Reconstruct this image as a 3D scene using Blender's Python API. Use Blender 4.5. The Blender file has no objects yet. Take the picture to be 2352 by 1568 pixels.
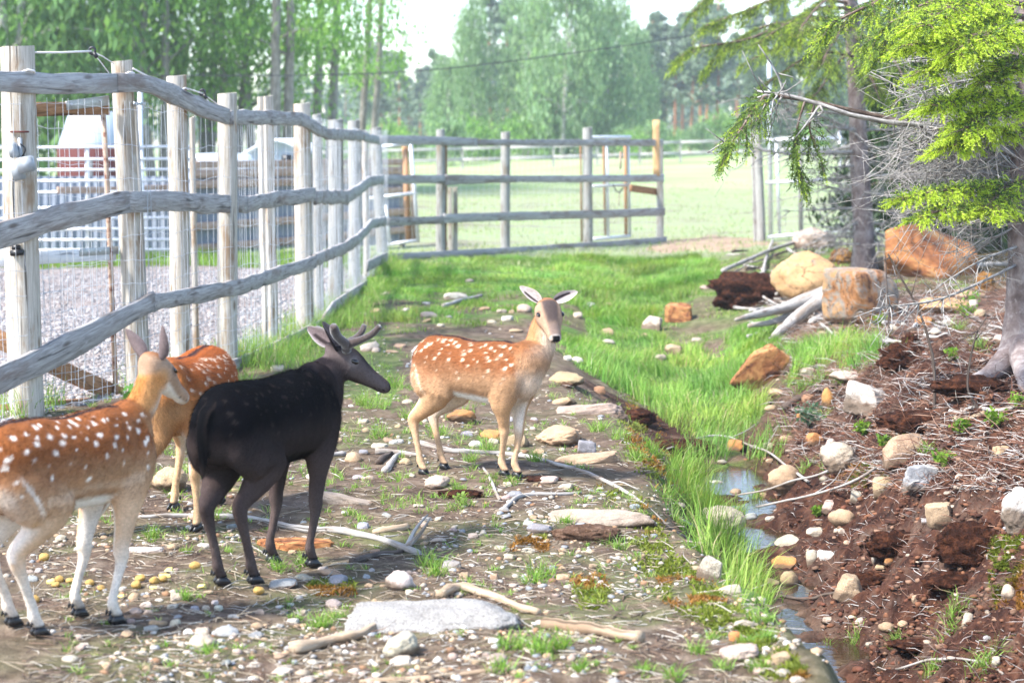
import bpy, bmesh, math, random
import numpy as np
from mathutils import Vector, Matrix, noise as mnoise

SC = bpy.context.scene
COL = SC.collection
R = math.radians
rng = np.random.default_rng(7)
random.seed(7)

# ------------------------------------------------------------------ camera
# picture coordinates used below are those of a 2352 x 1568 view of the photograph
CAM_H, FPX, HORIZON = 1.85, 4000.0, 325.0
PITCH = math.atan((784 - HORIZON) / FPX)
cam_d = bpy.data.cameras.new('camera')
cam = bpy.data.objects.new('camera', cam_d)
COL.objects.link(cam)
cam.location = (0, 0, CAM_H)
cam.rotation_euler = (math.pi / 2 - PITCH, 0, 0)
cam_d.sensor_width = 36.0
cam_d.lens = FPX / 2352 * 36.0
cam_d.clip_end = 3000
cam_d.clip_start = 0.1
cam_d.dof.use_dof = True
cam_d.dof.focus_distance = 9.6
cam_d.dof.aperture_fstop = 2.8
SC.camera = cam

# ------------------------------------------------------------------ sky, sun, exposure
SUN_EL, SUN_AZ = R(50), R(-118)      # azimuth from +Y towards +X : high sun over the left shoulder
w = bpy.data.worlds.new('World'); SC.world = w; w.use_nodes = True
wn = w.node_tree
bg = wn.nodes['Background']
sky = wn.nodes.new('ShaderNodeTexSky')
sky.sky_type = 'NISHITA'; sky.sun_disc = False
sky.sun_elevation = SUN_EL; sky.sun_rotation = SUN_AZ
sky.air_density = 1.0; sky.dust_density = 1.0; sky.ozone_density = 1.0
wn.links.new(sky.outputs[0], bg.inputs[0])
bg.inputs[1].default_value = 0.15
sun_d = bpy.data.lights.new('sun', 'SUN'); sun_d.energy = 3.0; sun_d.angle = R(7.0)
sun_d.color = (1.0, 0.955, 0.89)
sun = bpy.data.objects.new('sun', sun_d); COL.objects.link(sun)
sdir = Vector((math.sin(SUN_AZ) * math.cos(SUN_EL), math.cos(SUN_AZ) * math.cos(SUN_EL), math.sin(SUN_EL)))
sun.rotation_euler = sdir.to_track_quat('Z', 'Y').to_euler()
sun.location = sdir * 30
SC.view_settings.view_transform = 'Standard'
SC.view_settings.look = 'None'
SC.view_settings.exposure = 1.78
SC.view_settings.gamma = 1.0
SC.view_settings.use_curve_mapping = False
SC.render.engine = 'CYCLES'
SC.cycles.max_bounces = 6
SC.cycles.transparent_max_bounces = 4
SC.cycles.use_denoising = True

# ------------------------------------------------------------------ helpers
cP, sP = math.cos(PITCH), math.sin(PITCH)
def ray(vx, vy):
    a = (np.asarray(vx, float) - 1176) / FPX; b = (784 - np.asarray(vy, float)) / FPX
    return np.stack([a, cP + b * sP, -sP + b * cP], -1)
def atY(vx, vy, Y):
    d = ray(vx, vy); t = np.asarray(Y, float) / d[..., 1]
    return np.array([0, 0, CAM_H]) + d * t[..., None]
def atZ(vx, vy, z):
    d = ray(vx, vy); t = (np.asarray(z, float) - CAM_H) / d[..., 2]
    return np.array([0, 0, CAM_H]) + d * t[..., None]
def project(P):
    P = np.asarray(P, float); q = P - np.array([0, 0, CAM_H])
    dep = q[..., 1] * cP - q[..., 2] * sP
    up = q[..., 1] * sP + q[..., 2] * cP
    return 1176 + FPX * q[..., 0] / dep, 784 - FPX * up / dep
def pxm(Y):            # view pixels per metre at depth Y
    return FPX / Y

def _hash(ix, iy, iz, seed):
    h = (ix.astype(np.int64) * 374761393 + iy.astype(np.int64) * 668265263 + iz.astype(np.int64) * 2147483647 + seed * 1274126177) & 0xffffffff
    h = ((h ^ (h >> 13)) * 1274126177) & 0xffffffff
    h = h ^ (h >> 16)
    return (h & 0xffffff) / float(0xffffff)
def vnoise(x, y, z=0.0, seed=0):
    x, y, z = np.broadcast_arrays(np.asarray(x, float), np.asarray(y, float), np.asarray(z, float))
    ix, iy, iz = np.floor(x), np.floor(y), np.floor(z)
    fx, fy, fz = x - ix, y - iy, z - iz
    fx, fy, fz = [f * f * f * (f * (f * 6 - 15) + 10) for f in (fx, fy, fz)]
    r = 0
    for dx in (0, 1):
        for dy in (0, 1):
            for dz in (0, 1):
                wgt = (fx if dx else 1 - fx) * (fy if dy else 1 - fy) * (fz if dz else 1 - fz)
                r = r + wgt * _hash(ix + dx, iy + dy, iz + dz, seed)
    return r * 2 - 1
def fbm(x, y, z=0.0, oct=4, seed=0, gain=0.5):
    r = 0; a = 1.0; f = 1.0
    for k in range(oct):
        r = r + a * vnoise(np.asarray(x) * f, np.asarray(y) * f, np.asarray(z) * f, seed + k); a *= gain; f *= 2.03
    return r
def sstep(a, b, x):
    t = np.clip((x - a) / (b - a), 0, 1); return t * t * (3 - 2 * t)
def mixc(a, b, t):
    t = np.asarray(t)[..., None]; return a * (1 - t) + np.asarray(b, float) * t

def in_poly(px, py, poly):
    px = np.asarray(px); py = np.asarray(py); ins = np.zeros(px.shape, bool); n = len(poly)
    for i in range(n):
        x0, y0 = poly[i]; x1, y1 = poly[(i + 1) % n]
        if y0 == y1: continue
        c = ((y0 > py) != (y1 > py)) & (px < (x1 - x0) * (py - y0) / (y1 - y0) + x0)
        ins ^= c
    return ins

def mesh_np(name, V, F, smooth=False):
    """V (n,3); F (m,k) uniform polygons, or list of such arrays"""
    V = np.asarray(V, np.float32)
    Fs = F if isinstance(F, list) else [F]
    Fs = [np.asarray(f, np.int32) for f in Fs if len(f)]
    me = bpy.data.meshes.new(name)
    me.vertices.add(len(V)); me.vertices.foreach_set('co', V.ravel())
    idx = np.concatenate([f.ravel() for f in Fs]); tot = np.concatenate([np.full(len(f), f.shape[1], np.int32) for f in Fs])
    st = np.concatenate([[0], np.cumsum(tot)[:-1]]).astype(np.int32)
    me.loops.add(len(idx)); me.loops.foreach_set('vertex_index', idx)
    me.polygons.add(len(tot)); me.polygons.foreach_set('loop_start', st); me.polygons.foreach_set('loop_total', tot)
    if smooth: me.polygons.foreach_set('use_smooth', np.ones(len(tot), bool))
    me.update(calc_edges=True)
    return me
def set_col(me, rgb, name='Col'):
    rgb = np.asarray(rgb, np.float32)
    if rgb.shape[1] == 3: rgb = np.concatenate([rgb, np.ones((len(rgb), 1), np.float32)], 1)
    at = me.color_attributes.new(name, 'FLOAT_COLOR', 'POINT')
    at.data.foreach_set('color', rgb.ravel())

def obj(name, me, mat=None, parent=None, label=None, cat=None, group=None, kind=None, loc=None):
    o = bpy.data.objects.new(name, me); COL.objects.link(o)
    if mat is not None and me is not None and len(me.materials) == 0: me.materials.append(mat)
    if parent is not None: o.parent = parent
    tag(o, label, cat, group, kind)
    if loc is not None: o.location = loc
    return o
def tag(o, label=None, cat=None, group=None, kind=None):
    for k, v in (('label', label), ('category', cat), ('group', group), ('kind', kind)):
        if v: o[k] = v
    return o
def thing(name, label, cat, loc=(0, 0, 0), group=None):
    return obj(name, None, None, None, label, cat, group, None, loc)

class MB:
    """collects shapes of ONE object"""
    def __init__(s): s.V = []; s.F4 = []; s.F3 = []; s.n = 0; s.C = []
    def add(s, V, F4=None, F3=None, col=None):
        V = np.asarray(V, float); s.V.append(V)
        if F4 is not None and len(F4): s.F4.append(np.asarray(F4, int) + s.n)
        if F3 is not None and len(F3): s.F3.append(np.asarray(F3, int) + s.n)
        if col is not None: s.C.append(np.broadcast_to(np.asarray(col, float), (len(V), 3)))
        s.n += len(V)
    def tube(s, pts, rad, n=6, cap=True, col=None, ell=None, up=(0, 0, 1), phase=0.0, jit=0.0):
        pts = np.asarray(pts, float); m = len(pts); rad = np.broadcast_to(np.asarray(rad, float), (m,))
        V = []
        prev = None
        for i in range(m):
            t = pts[min(i + 1, m - 1)] - pts[max(i - 1, 0)]; t = t / (np.linalg.norm(t) + 1e-12)
            u = np.asarray(up, float) if prev is None else prev
            u = u - t * u.dot(t)
            if np.linalg.norm(u) < 1e-4: u = np.array([1.0, 0, 0]) - t * t[0]
            u /= np.linalg.norm(u); prev = u; v = np.cross(t, u)
            e = 1.0 if ell is None else (ell if np.isscalar(ell) else ell[i])
            a = phase + np.arange(n) * 2 * math.pi / n
            rr = rad[i] * (1 + (jit * rng.uniform(-1, 1, n) if jit else 0))
            V.append(pts[i] + np.outer(np.cos(a) * rr, u) + np.outer(np.sin(a) * rr * e, v))
        V = np.concatenate(V); F = []
        for i in range(m - 1):
            for k in range(n):
                k2 = (k + 1) % n; F.append((i * n + k, i * n + k2, (i + 1) * n + k2, (i + 1) * n + k))
        F3 = []
        if cap:
            V = np.concatenate([V, pts[:1], pts[-1:]]); a, b = m * n, m * n + 1
            for k in range(n):
                k2 = (k + 1) % n; F3.append((a, k2, k)); F3.append((b, (m - 1) * n + k, (m - 1) * n + k2))
        s.add(V, F, F3, col); return s
    def box(s, c, hx, hy, hz, X=(1, 0, 0), Y=(0, 1, 0), Z=(0, 0, 1), col=None):
        c = np.asarray(c, float); X, Y, Z = [np.asarray(q, float) for q in (X, Y, Z)]
        V = [c + sx * hx * X + sy * hy * Y + sz * hz * Z for sx in (-1, 1) for sy in (-1, 1) for sz in (-1, 1)]
        s.add(V, [(0, 1, 3, 2), (4, 6, 7, 5), (0, 4, 5, 1), (2, 3, 7, 6), (0, 2, 6, 4), (1, 5, 7, 3)], None, col); return s
    def mesh(s, name, smooth=False):
        V = np.concatenate(s.V); Fs = []
        if s.F4: Fs.append(np.concatenate(s.F4))
        if s.F3: Fs.append(np.concatenate(s.F3))
        me = mesh_np(name, V, Fs, smooth)
        if s.C: set_col(me, np.concatenate(s.C))
        return me
    def build(s, name, mat, parent=None, smooth=False, **k):
        return obj(name, s.mesh(name, smooth), mat, parent, **k)

# ------------------------------------------------------------------ material helper
class NT:
    def __init__(s, name, rough=0.8, spec=0.3):
        s.m = bpy.data.materials.new(name); s.m.use_nodes = True; s.t = s.m.node_tree
        s.b = s.t.nodes['Principled BSDF']; s.out = s.t.nodes['Material Output']
        s.set(s.b, 'Roughness', rough); s.set(s.b, 'Specular IOR Level', spec)
    def set(s, node, inp, v):
        i = node.inputs[inp]
        if isinstance(v, bpy.types.NodeSocket): s.t.links.new(v, i)
        elif hasattr(i, 'default_value'):
            if hasattr(i.default_value, '__len__'):
                v = tuple(v); i.default_value = v + (1.0,) if len(v) == 3 and len(i.default_value) == 4 else v
            else: i.default_value = v
    def n(s, typ, out=0, props=None, **inp):
        nd = s.t.nodes.new('ShaderNode' + typ)
        for k, v in (props or {}).items(): setattr(nd, k, v)
        for k, v in inp.items(): s.set(nd, int(k[1:]) if k[0] == '_' and k[1:].isdigit() else k.replace('_', ' '), v)
        return nd.outputs[out]
    def coord(s, kind='Object', scale=(1, 1, 1), rnd=False):
        c = s.n('TexCoord', kind)
        if rnd:
            o = s.n('ObjectInfo', 'Random'); v = s.n('VectorMath', 0, {'operation': 'SCALE'}, _0=(37.0, 17.0, 71.0), Scale=o)
            c = s.n('VectorMath', 0, {'operation': 'ADD'}, _0=c, _1=v)
        return s.n('Mapping', 0, Vector=c, Scale=scale)
    def noise(s, vec, scale=5.0, detail=4.0, rough=0.55, dist=0.0, out=0):
        return s.n('TexNoise', out, Vector=vec, Scale=scale, Detail=detail, Roughness=rough, Distortion=dist)
    def ramp(s, fac, stops):
        nd = s.t.nodes.new('ShaderNodeValToRGB'); s.set(nd, 0, fac); cr = nd.color_ramp
        while len(cr.elements) < len(stops): cr.elements.new(0.5)
        for e, (p, c) in zip(cr.elements, stops):
            e.position = p; e.color = (c, c, c, 1) if np.isscalar(c) else tuple(c) + (1,)
        return nd.outputs[0]
    def mix(s, fac, a, b, mode='MIX'):
        nd = s.t.nodes.new('ShaderNodeMix'); nd.data_type = 'RGBA'; nd.blend_type = mode
        s.set(nd, 0, fac); s.set(nd, 6, a); s.set(nd, 7, b); return nd.outputs[2]
    def math(s, op, a, b=0.0, clamp=False):
        nd = s.t.nodes.new('ShaderNodeMath'); nd.operation = op; nd.use_clamp = clamp
        s.set(nd, 0, a); s.set(nd, 1, b); return nd.outputs[0]
    def base(s, c): s.set(s.b, 'Base Color', c); return s
    def bump(s, h, strength=0.5, dist=0.01):
        s.set(s.b, 'Normal', s.n('Bump', 0, Strength=strength, Distance=dist, Height=h)); return s
    def attr(s, name='Col'): return s.n('Attribute', 'Color', {'attribute_name': name})
# ------------------------------------------------------------------ terrain
FENCE = [  # picture x of post foot, picture y of post foot
    (63, 955), (318, 905), (418, 872), (521, 842), (622, 806), (700, 768), (770, 702), (815, 662), (880, 600)]
def lerp1(x, xs, ys): return np.interp(x, xs, ys)
YS = [4, 6, 6.5, 7, 8, 9, 10.5, 12, 14, 17, 21, 27, 33, 45]
XL = [1.15, 1.04, 1.0, 0.95, 0.78, 0.70, 0.74, 0.68, 0.30, 0.15, 0.10, 0.5, 1.2, 2.2]    # top of left bank
XB = [1.55, 1.44, 1.38, 1.30, 1.26, 1.34, 1.44, 1.48, 1.36, 1.30, 1.35, 1.7, 2.2, 3.0]    # left foot of ditch
XF = [2.1, 1.95, 1.85, 1.72, 1.62, 1.60, 1.70, 1.80, 1.85, 2.0, 2.05, 2.3, 2.6, 3.2]        # right foot
XT = [4.2, 3.7, 3.4, 3.25, 2.95, 2.85, 2.85, 2.95, 3.3, 3.7, 4.2, 4.6, 5.0, 5.6]          # top of right bank
ZB = [-0.60, -0.62, -0.64, -0.655, -0.655, -0.65, -0.65, -0.645, -0.62, -0.56, -0.48, -0.36, -0.28, -0.24]
ZT = [0.35, 0.38, 0.40, 0.40, 0.40, 0.40, 0.33, 0.28, 0.2, 0.10, 0.06, 0.0, -0.1, -0.2]
ZL = [0.10, 0.06, 0.03, -0.02, -0.035, -0.045, -0.07, -0.09, -0.12, -0.16, -0.2, -0.22, -0.22, -0.2]
FARY = [45, 60, 110, 160, 260, 600]; FARZ = [-0.2, -0.05, 0.42, 0.6, 0.8, 0.8]
WATER_Z = -0.675
def g_base(x, y):
    xl, xb, xf, xt = [lerp1(y, YS, q) for q in (XL, XB, XF, XT)]
    wob = 0.10 * vnoise(y * 1.1, x * 0.15, 3.3, 5) + 0.05 * vnoise(y * 2.7, x * .3, 1.2, 6)
    x2 = x + wob
    zb, zt, zl = [lerp1(y, YS, q) for q in (ZB, ZT, ZL)]
    zb = zb - 0.06 * np.exp(-((y - 8.2) / .95) ** 2) - 0.055 * np.exp(-((y - 10.9) / .5) ** 2) - 0.06 * np.exp(-((y - 12.9) / .5) ** 2)
    z = np.where(x2 < xb, zl + (zb - zl) * sstep(xl, xb, x2), zb)
    tr = np.clip((x2 - xf) / (xt - xf), 0, 1)
    z = np.where(x2 > xf, zb + (zt - zb) * (0.72 * tr + 0.28 * sstep(0, 1, tr)), z)
    z = np.where(x2 > xt, zt + 0.05 * np.minimum(x2 - xt, 6), z)
    # little dip under the buck
    z = z - 0.035 * np.exp(-(((x + 0.95) / 0.5) ** 2 + ((y - 8.1) / 0.45) ** 2))
    far = lerp1(y, FARY, FARZ) + 0.030 * np.clip(x, -30, 30) * sstep(55, 100, y)
    k = sstep(36, 60, y)
    return z * (1 - k) + far * k
def soil_w(x, y):      # raw dug peat on the right bank and at the left bank's face
    xb, xf, xt = [lerp1(y, YS, q) for q in (XB, XF, XT)]
    return sstep(-0.25, 0.1, x - xf) * (1 - sstep(0.6, 2.2, x - xt)) * (1 - sstep(12, 19, y))
def g(x, y):
    x = np.asarray(x, float); y = np.asarray(y, float)
    z = g_base(x, y)
    near = 1 - sstep(25, 60, y)
    s = soil_w(x, y)
    z = z + near * (0.030 * fbm(x * 1.3, y * 1.3, 0, 3, 11) + 0.009 * fbm(x * 7, y * 7, 0, 2, 21))
    z = z + s * (0.085 * fbm(x * 3.0, y * 3.0, 0, 4, 31, 0.62) - 0.06 * np.abs(fbm(x * 7, y * 7, 0, 3, 41)))
    z = z + sstep(50, 90, y) * 0.12 * fbm(x * .05, y * .05, 0, 2, 51)
    return z
_HY = np.geomspace(3.0, 420, 900); _HX = np.linspace(-1, 1, 700)
_hw = 1.0 + .42 * _HY
_HG = g(_HX[None, :] * _hw[:, None], np.broadcast_to(_HY[:, None], (900, 700)))
def g_fast(x, y):
    fy = np.clip(np.log(np.maximum(y, 3.0) / 3.0) / math.log(140.0) * 899, 0, 898.99); iy = fy.astype(int); fy = fy - iy
    def row(i):
        fx = np.clip((x / _hw[i] + 1) * .5 * 699, 0, 698.99); ix = fx.astype(int); fx = fx - ix
        return _HG[i, ix] * (1 - fx) + _HG[i, ix + 1] * fx
    return row(iy) * (1 - fy) + row(iy + 1) * fy
_T = np.geomspace(3.6, 400, 520)
def hit(vx, vy):
    """ground point seen at a picture position"""
    d = ray(vx, vy); shp = d.shape[:-1]; d = d.reshape(-1, 3); out = np.empty_like(d); o = np.array([0, 0, CAM_H])
    for c in range(0, len(d), 1500):
        dd = d[c:c + 1500]; X = dd[:, :1] * _T; Y = dd[:, 1:2] * _T; Z = CAM_H + dd[:, 2:] * _T
        df = Z - g_fast(X, Y); neg = df < 0; i = np.where(neg.any(1), neg.argmax(1), len(_T) - 1); i = np.maximum(i, 1); k = np.arange(len(dd))
        a, b = df[k, i - 1], df[k, i]; t = _T[i - 1] + (_T[i] - _T[i - 1]) * np.clip(a / (a - b + 1e-9), 0, 1)
        out[c:c + 1500] = o + dd * t[:, None]
    return out.reshape(shp + (3,))
def on_ground(p, dz=0.0): return np.array([p[0], p[1], float(g(p[0], p[1])) + dz])

# fence line through the posts (used for zones as well)
FP = hit(np.array([a for a, b in FENCE]), np.array([b for a, b in FENCE]))
def fence_x(y): return np.interp(y, FP[:, 1], FP[:, 0])
def fence_Y(vx): return 1 / np.interp(vx, [a for a, b in FENCE], 1 / FP[:, 1])
BACK_Y0, BACK_Y1 = FP[8, 1], None

# zones painted as what the ground is made of
LUSH = [(835, 655), (900, 612), (1100, 588), (1500, 585), (1640, 600), (1670, 650), (1560, 690), (1500, 730), (1540, 800), (1640, 810), (1700, 760),
        (1770, 735), (1790, 800), (1700, 900), (1760, 930), (1740, 980), (1680, 1030), (1600, 1030), (1520, 965), (1440, 905), (1330, 850),
        (1270, 800), (1270, 740), (1200, 740), (900, 770), (830, 740), (800, 700)]
BANKGRASS = [(1560, 1060), (1680, 1040), (1820, 980), (1790, 1080), (1720, 1130), (1760, 1180), (1700, 1230), (1760, 1330), (1760, 1440), (1720, 1470), (1650, 1330), (1590, 1240), (1530, 1180), (1530, 1100)]
RIGHTGRASS = [(1780, 800), (1900, 790), (2030, 800), (2010, 850), (1850, 850), (1800, 900), (1830, 830)]
MIDGRASS = [(560, 860), (720, 770), (830, 740), (900, 770), (920, 860), (900, 940), (760, 900), (740, 840)]
def zone_masks(x, y, z):
    P = np.stack([x, y, z], -1); vx, vy = project(P)
    n = fbm(x * 1.7, y * 1.7, 0, 3, 61); n2 = fbm(x * 4.3, y * 4.3, 0, 2, 67)
    jx, jy = vx + 26 * n2, vy + 22 * n
    def m(poly): return in_poly(jx, jy, poly).astype(float)
    inside = x > fence_x(y)
    near = (y < FP[8, 1] + 2)
    lush = m(LUSH) * near
    bank = m(BANKGRASS) * near
    rg = m(RIGHTGRASS) * near
    mid = m(MIDGRASS) * near * 0.75
    sparse = np.where((y < 20) & inside, np.clip(0.10 + 0.55 * n + 0.3 * n2, 0, 0.5), 0)
    sparse = sparse * (1 - soil_w(x, y)) * (1 - sstep(2.6, 3.2, x))
    far_in = ((y > 20) & (y < FP[8, 1] + 6) & inside).astype(float) * (0.6 + 0.4 * n)
    lush = np.where((x < .9) & (y > 11.5) & (y < 24), lush * np.clip(.55 + .9 * n, .1, 1), lush)
    grass = np.clip(np.maximum.reduce([lush, bank, rg, mid, sparse, far_in]), 0, 1)
    gravel = (~inside) & (y < 29) & (y > 3)
    gravel = gravel * np.clip(1.2 + n2 * .4, 0, 1)
    peat = soil_w(x, y)
    xl, xb = lerp1(y, YS, XL), lerp1(y, YS, XB)
    peat = np.maximum(peat, sstep(0.15, 0.5, (x - xl) / (xb - xl)) * (x < lerp1(y, YS, XF)) * (y < 15.5) * (y > 6.5) * np.clip(0.75 + n, 0, 1))
    peat = np.maximum(peat, .75 * (x > lerp1(y, YS, XT) - .4) * (y < 27) * np.clip(.9 + n, 0, 1) * (1 - rg))
    return grass, np.clip(peat, 0, 1), np.where(inside, 0, gravel)

rows = np.concatenate([np.geomspace(2.2, 6.2, 26)[:-1], np.geomspace(6.2, 34, 330)[:-1], np.geomspace(34, 900, 90)])
tt = np.linspace(-1, 1, 411)
GX = rows[:, None] * (0.345 * tt + 0.9 * tt ** 9)[None, :] + (1.2 * tt + 6 * tt ** 9)[None, :]
GY = np.broadcast_to(rows[:, None], GX.shape)
GZ = g(GX, GY)
nr, nc = GX.shape
ii = np.arange((nr - 1) * nc).reshape(nr - 1, nc)[:, :-1].ravel()
gme = mesh_np('ground', np.stack([GX, GY, GZ], -1).reshape(-1, 3), np.stack([ii, ii + 1, ii + nc + 1, ii + nc], 1), True)
zg, zp, zv = zone_masks(GX.ravel(), GY.ravel(), GZ.ravel())
set_col(gme, np.stack([zg, zp, zv], -1), 'Zone')

m = NT('ground_soil', 0.95, 0.15)
pos = m.n('NewGeometry', 'Position')
sep = m.t.nodes.new('ShaderNodeSeparateColor'); m.set(sep, 0, m.attr('Zone'))
zG, zP, zV = sep.outputs
n1 = m.noise(pos, 1.6, 6, 0.6); n2 = m.noise(pos, 9, 6, 0.65); n3 = m.noise(pos, 60, 4, 0.7)
soil = m.ramp(n2, [(0.27, (0.036, 0.022, 0.015)), (0.48, (0.115, 0.078, 0.055)), (0.68, (0.22, 0.165, 0.122)), (0.8, (0.33, 0.27, 0.21))])
soil = m.mix(m.ramp(n1, [(0.45, 0.0), (0.65, 0.4)]), soil, (0.13, 0.115, 0.06))
soil = m.mix(m.ramp(n3, [(0.6, 0.0), (0.75, 0.7)]), soil, (0.36, 0.29, 0.225))
peat = m.ramp(n2, [(0.3, (0.012, 0.006, 0.005)), (0.5, (0.048, 0.020, 0.013)), (0.66, (0.105, 0.045, 0.026)), (0.8, (0.19, 0.115, 0.08))])
peat = m.mix(m.ramp(m.noise(pos, 3.0, 5, .65, .6), [(.5, 0.0), (.66, .7)]), peat, m.ramp(n3, [(.35, (.075, .045, .033)), (.65, (.17, .115, .085))]))
turf = m.ramp(n2, [(0.3, (0.045, 0.085, 0.018)), (0.55, (0.10, 0.17, 0.035)), (0.75, (0.17, 0.20, 0.07))])
vor = m.n('TexVoronoi', 'Color', Vector=pos, Scale=34.0)
vb = m.n('SeparateColor', 0, Color=vor) if False else vor
gsep = m.t.nodes.new('ShaderNodeSeparateColor'); m.set(gsep, 0, vor)
grav = m.ramp(gsep.outputs[0], [(0.0, (0.12, 0.105, 0.10)), (0.5, (0.27, 0.24, 0.235)), (1.0, (0.46, 0.43, 0.42))])
grav = m.mix(m.ramp(n1, [(0.45, 0.0), (0.7, 0.5)]), grav, (0.30, 0.22, 0.18))
# beyond the far fence line the ground is a meadow, patchy with bare earth
fy = m.n('SeparateXYZ', 1, Vector=pos)
meadow = m.ramp(m.noise(pos, 0.55, 8, 0.68), [(0.34, (0.16, 0.145, 0.11)), (0.44, (0.25, 0.26, 0.16)), (0.6, (0.25, 0.32, 0.155)), (0.75, (0.34, 0.39, 0.22))])
meadow2 = m.ramp(m.noise(pos, 0.12, 6, 0.6), [(0.4, (0.24, 0.33, 0.13)), (0.6, (0.34, 0.38, 0.20))])
far2 = m.ramp(m.math('DIVIDE', fy, 200.0), [(0.27, 0.0), (0.36, 1.0)])
meadow = m.mix(far2, meadow, meadow2)
c = m.mix(m.math('POWER', zG, 1.7), soil, turf); c = m.mix(zP, c, peat); c = m.mix(zV, c, grav)
isfar = m.ramp(m.math('DIVIDE', fy, 100.0), [(0.295, 0.0), (0.33, 1.0)])
c = m.mix(isfar, c, meadow)
m.base(c)
h = m.math('ADD', m.math('MULTIPLY', n2, 1.0), m.math('MULTIPLY', n3, 0.4))
vd = m.n('TexVoronoi', 'Distance', Vector=pos, Scale=34.0)
h = m.math('SUBTRACT', h, m.math('MULTIPLY', m.math('MULTIPLY', vd, zV), 1.5))
m.bump(h, 0.9, 0.035)
MAT_GROUND = m.m
obj('ground', gme, MAT_GROUND, kind='structure')

# stream in the ditch
sy = np.linspace(4.6, 14.6, 90)
sx0, sx1 = lerp1(sy, YS, XB) - 0.45, lerp1(sy, YS, XF) + 0.3
nx = 7
SX = sx0[:, None] + (sx1 - sx0)[:, None] * np.linspace(0, 1, nx)[None]
SY = np.broadcast_to(sy[:, None], SX.shape); SZ = np.full(SX.shape, WATER_Z)
ii = np.arange(89 * nx).reshape(89, nx)[:, :-1].ravel()
wme = mesh_np('stream', np.stack([SX, SY, SZ], -1).reshape(-1, 3), np.stack([ii, ii + 1, ii + nx + 1, ii + nx], 1), True)
m = NT('stream_water', 0.04, 0.5)
pos = m.n('NewGeometry', 'Position')
m.base((0.035, 0.022, 0.012)); m.set(m.b, 'IOR', 1.45)
m.set(m.b, 'Specular IOR Level', 0.9)
m.bump(m.noise(m.n('Mapping', 0, Vector=pos, Scale=(14, 30, 10)), 1.0, 2), 0.12, 0.02)
obj('stream', wme, m.m, kind='structure')
# ------------------------------------------------------------------ fallow deer
def ring_loft(mb, P, A, B, up=(0, 0, 1), n=16):
    """closed loft; P centres, A half-size sideways, B half-size along 'up'"""
    P = np.asarray(P, float); m = len(P)
    V = []
    for i in range(m):
        t = P[min(i + 1, m - 1)] - P[max(i - 1, 0)]; t /= np.linalg.norm(t) + 1e-9
        u = np.asarray(up[i] if np.ndim(up) == 2 else up, float); u = u - t * u.dot(t); u /= np.linalg.norm(u) + 1e-9
        s = np.cross(u, t)
        a = np.arange(n) * 2 * math.pi / n
        V.append(P[i] + np.outer(np.cos(a) * A[i], s) + np.outer(np.sin(a) * B[i], u))
    V = np.concatenate(V + [P[:1], P[-1:]])
    F = [(i * n + k, i * n + (k + 1) % n, (i + 1) * n + (k + 1) % n, (i + 1) * n + k) for i in range(m - 1) for k in range(n)]
    F3 = []
    for k in range(n):
        F3 += [(m * n, (k + 1) % n, k), (m * n + 1, (m - 1) * n + k, (m - 1) * n + (k + 1) % n)]
    mb.add(V, F, F3)
def spline(P, n):
    """Catmull-Rom through rows of P (any number of columns)"""
    P = np.asarray(P, float); Q = np.concatenate([2 * P[:1] - P[1:2], P, 2 * P[-1:] - P[-2:-1]]); out = []
    m = len(P) - 1
    for s in np.linspace(0, m, n):
        i = min(int(s), m - 1); t = s - i; a, b, c, d = Q[i:i + 4]
        out.append(0.5 * (2 * b + (c - a) * t + (2 * a - 5 * b + 4 * c - d) * t * t + (3 * b - a - 3 * c + d) * t ** 3))
    return np.array(out)
def seg_dist(V, P, rad):
    """normalised distance of V to polyline P with radii; returns (dist, parameter 0..1)"""
    best = np.full(len(V), 1e9); par = np.zeros(len(V)); m = len(P)
    for i in range(m - 1):
        a, b = P[i], P[i + 1]; ab = b - a; t = np.clip(((V - a) @ ab) / (ab @ ab), 0, 1)
        d = np.linalg.norm(V - (a + t[:, None] * ab), axis=1) / (rad[i] + (rad[i + 1] - rad[i]) * t)
        k = d < best; best = np.where(k, d, best); par = np.where(k, (i + t) / (m - 1), par)
    return best, par

m = NT('deer_coat', 0.8, 0.10)
col = m.attr('Col'); pos = m.coord('Object')
nz = m.noise(m.n('Mapping', 0, Vector=pos, Scale=(60, 160, 160)), 1.0, 4, 0.6)
m.base(m.mix(1.0, col, m.ramp(nz, [(0.25, 0.72), (0.75, 1.22)]), 'MULTIPLY'))
m.bump(nz, 0.35, 0.006)
m.set(m.b, 'Sheen Weight', 0.03); m.set(m.b, 'Sheen Roughness', 0.5)
MAT_COAT = m.m
MAT_COAT_DARK = m.m.copy(); MAT_COAT_DARK.name = 'deer_coat_dark'; _b = MAT_COAT_DARK.node_tree.nodes['Principled BSDF']; _b.inputs['Specular IOR Level'].default_value = .015; _b.inputs['Sheen Weight'].default_value = 0.0
m = NT('deer_fur', 0.7, 0.10); m.base(m.attr('Col')); MAT_FUR = m.m
m = NT('deer_fur_dark', 0.75, 0.02); m.base(m.attr('Col')); MAT_FUR_DARK = m.m
m = NT('deer_eye', 0.08, 0.6); m.base((0.010, 0.006, 0.004)); MAT_EYE = m.m
m = NT('deer_velvet', 0.9, 0.1); pos = m.coord('Object')
m.base(m.ramp(m.noise(pos, 120, 3), [(0.3, (0.035, 0.024, 0.022)), (0.7, (0.085, 0.062, 0.056))])); m.bump(m.noise(pos, 300, 2), .5, .004)
m.set(m.b, 'Sheen Weight', 0.5); MAT_VELVET = m.m
m = NT('deer_hoof', 0.35, 0.5); m.base((0.012, 0.011, 0.012)); MAT_HOOF = m.m

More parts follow.
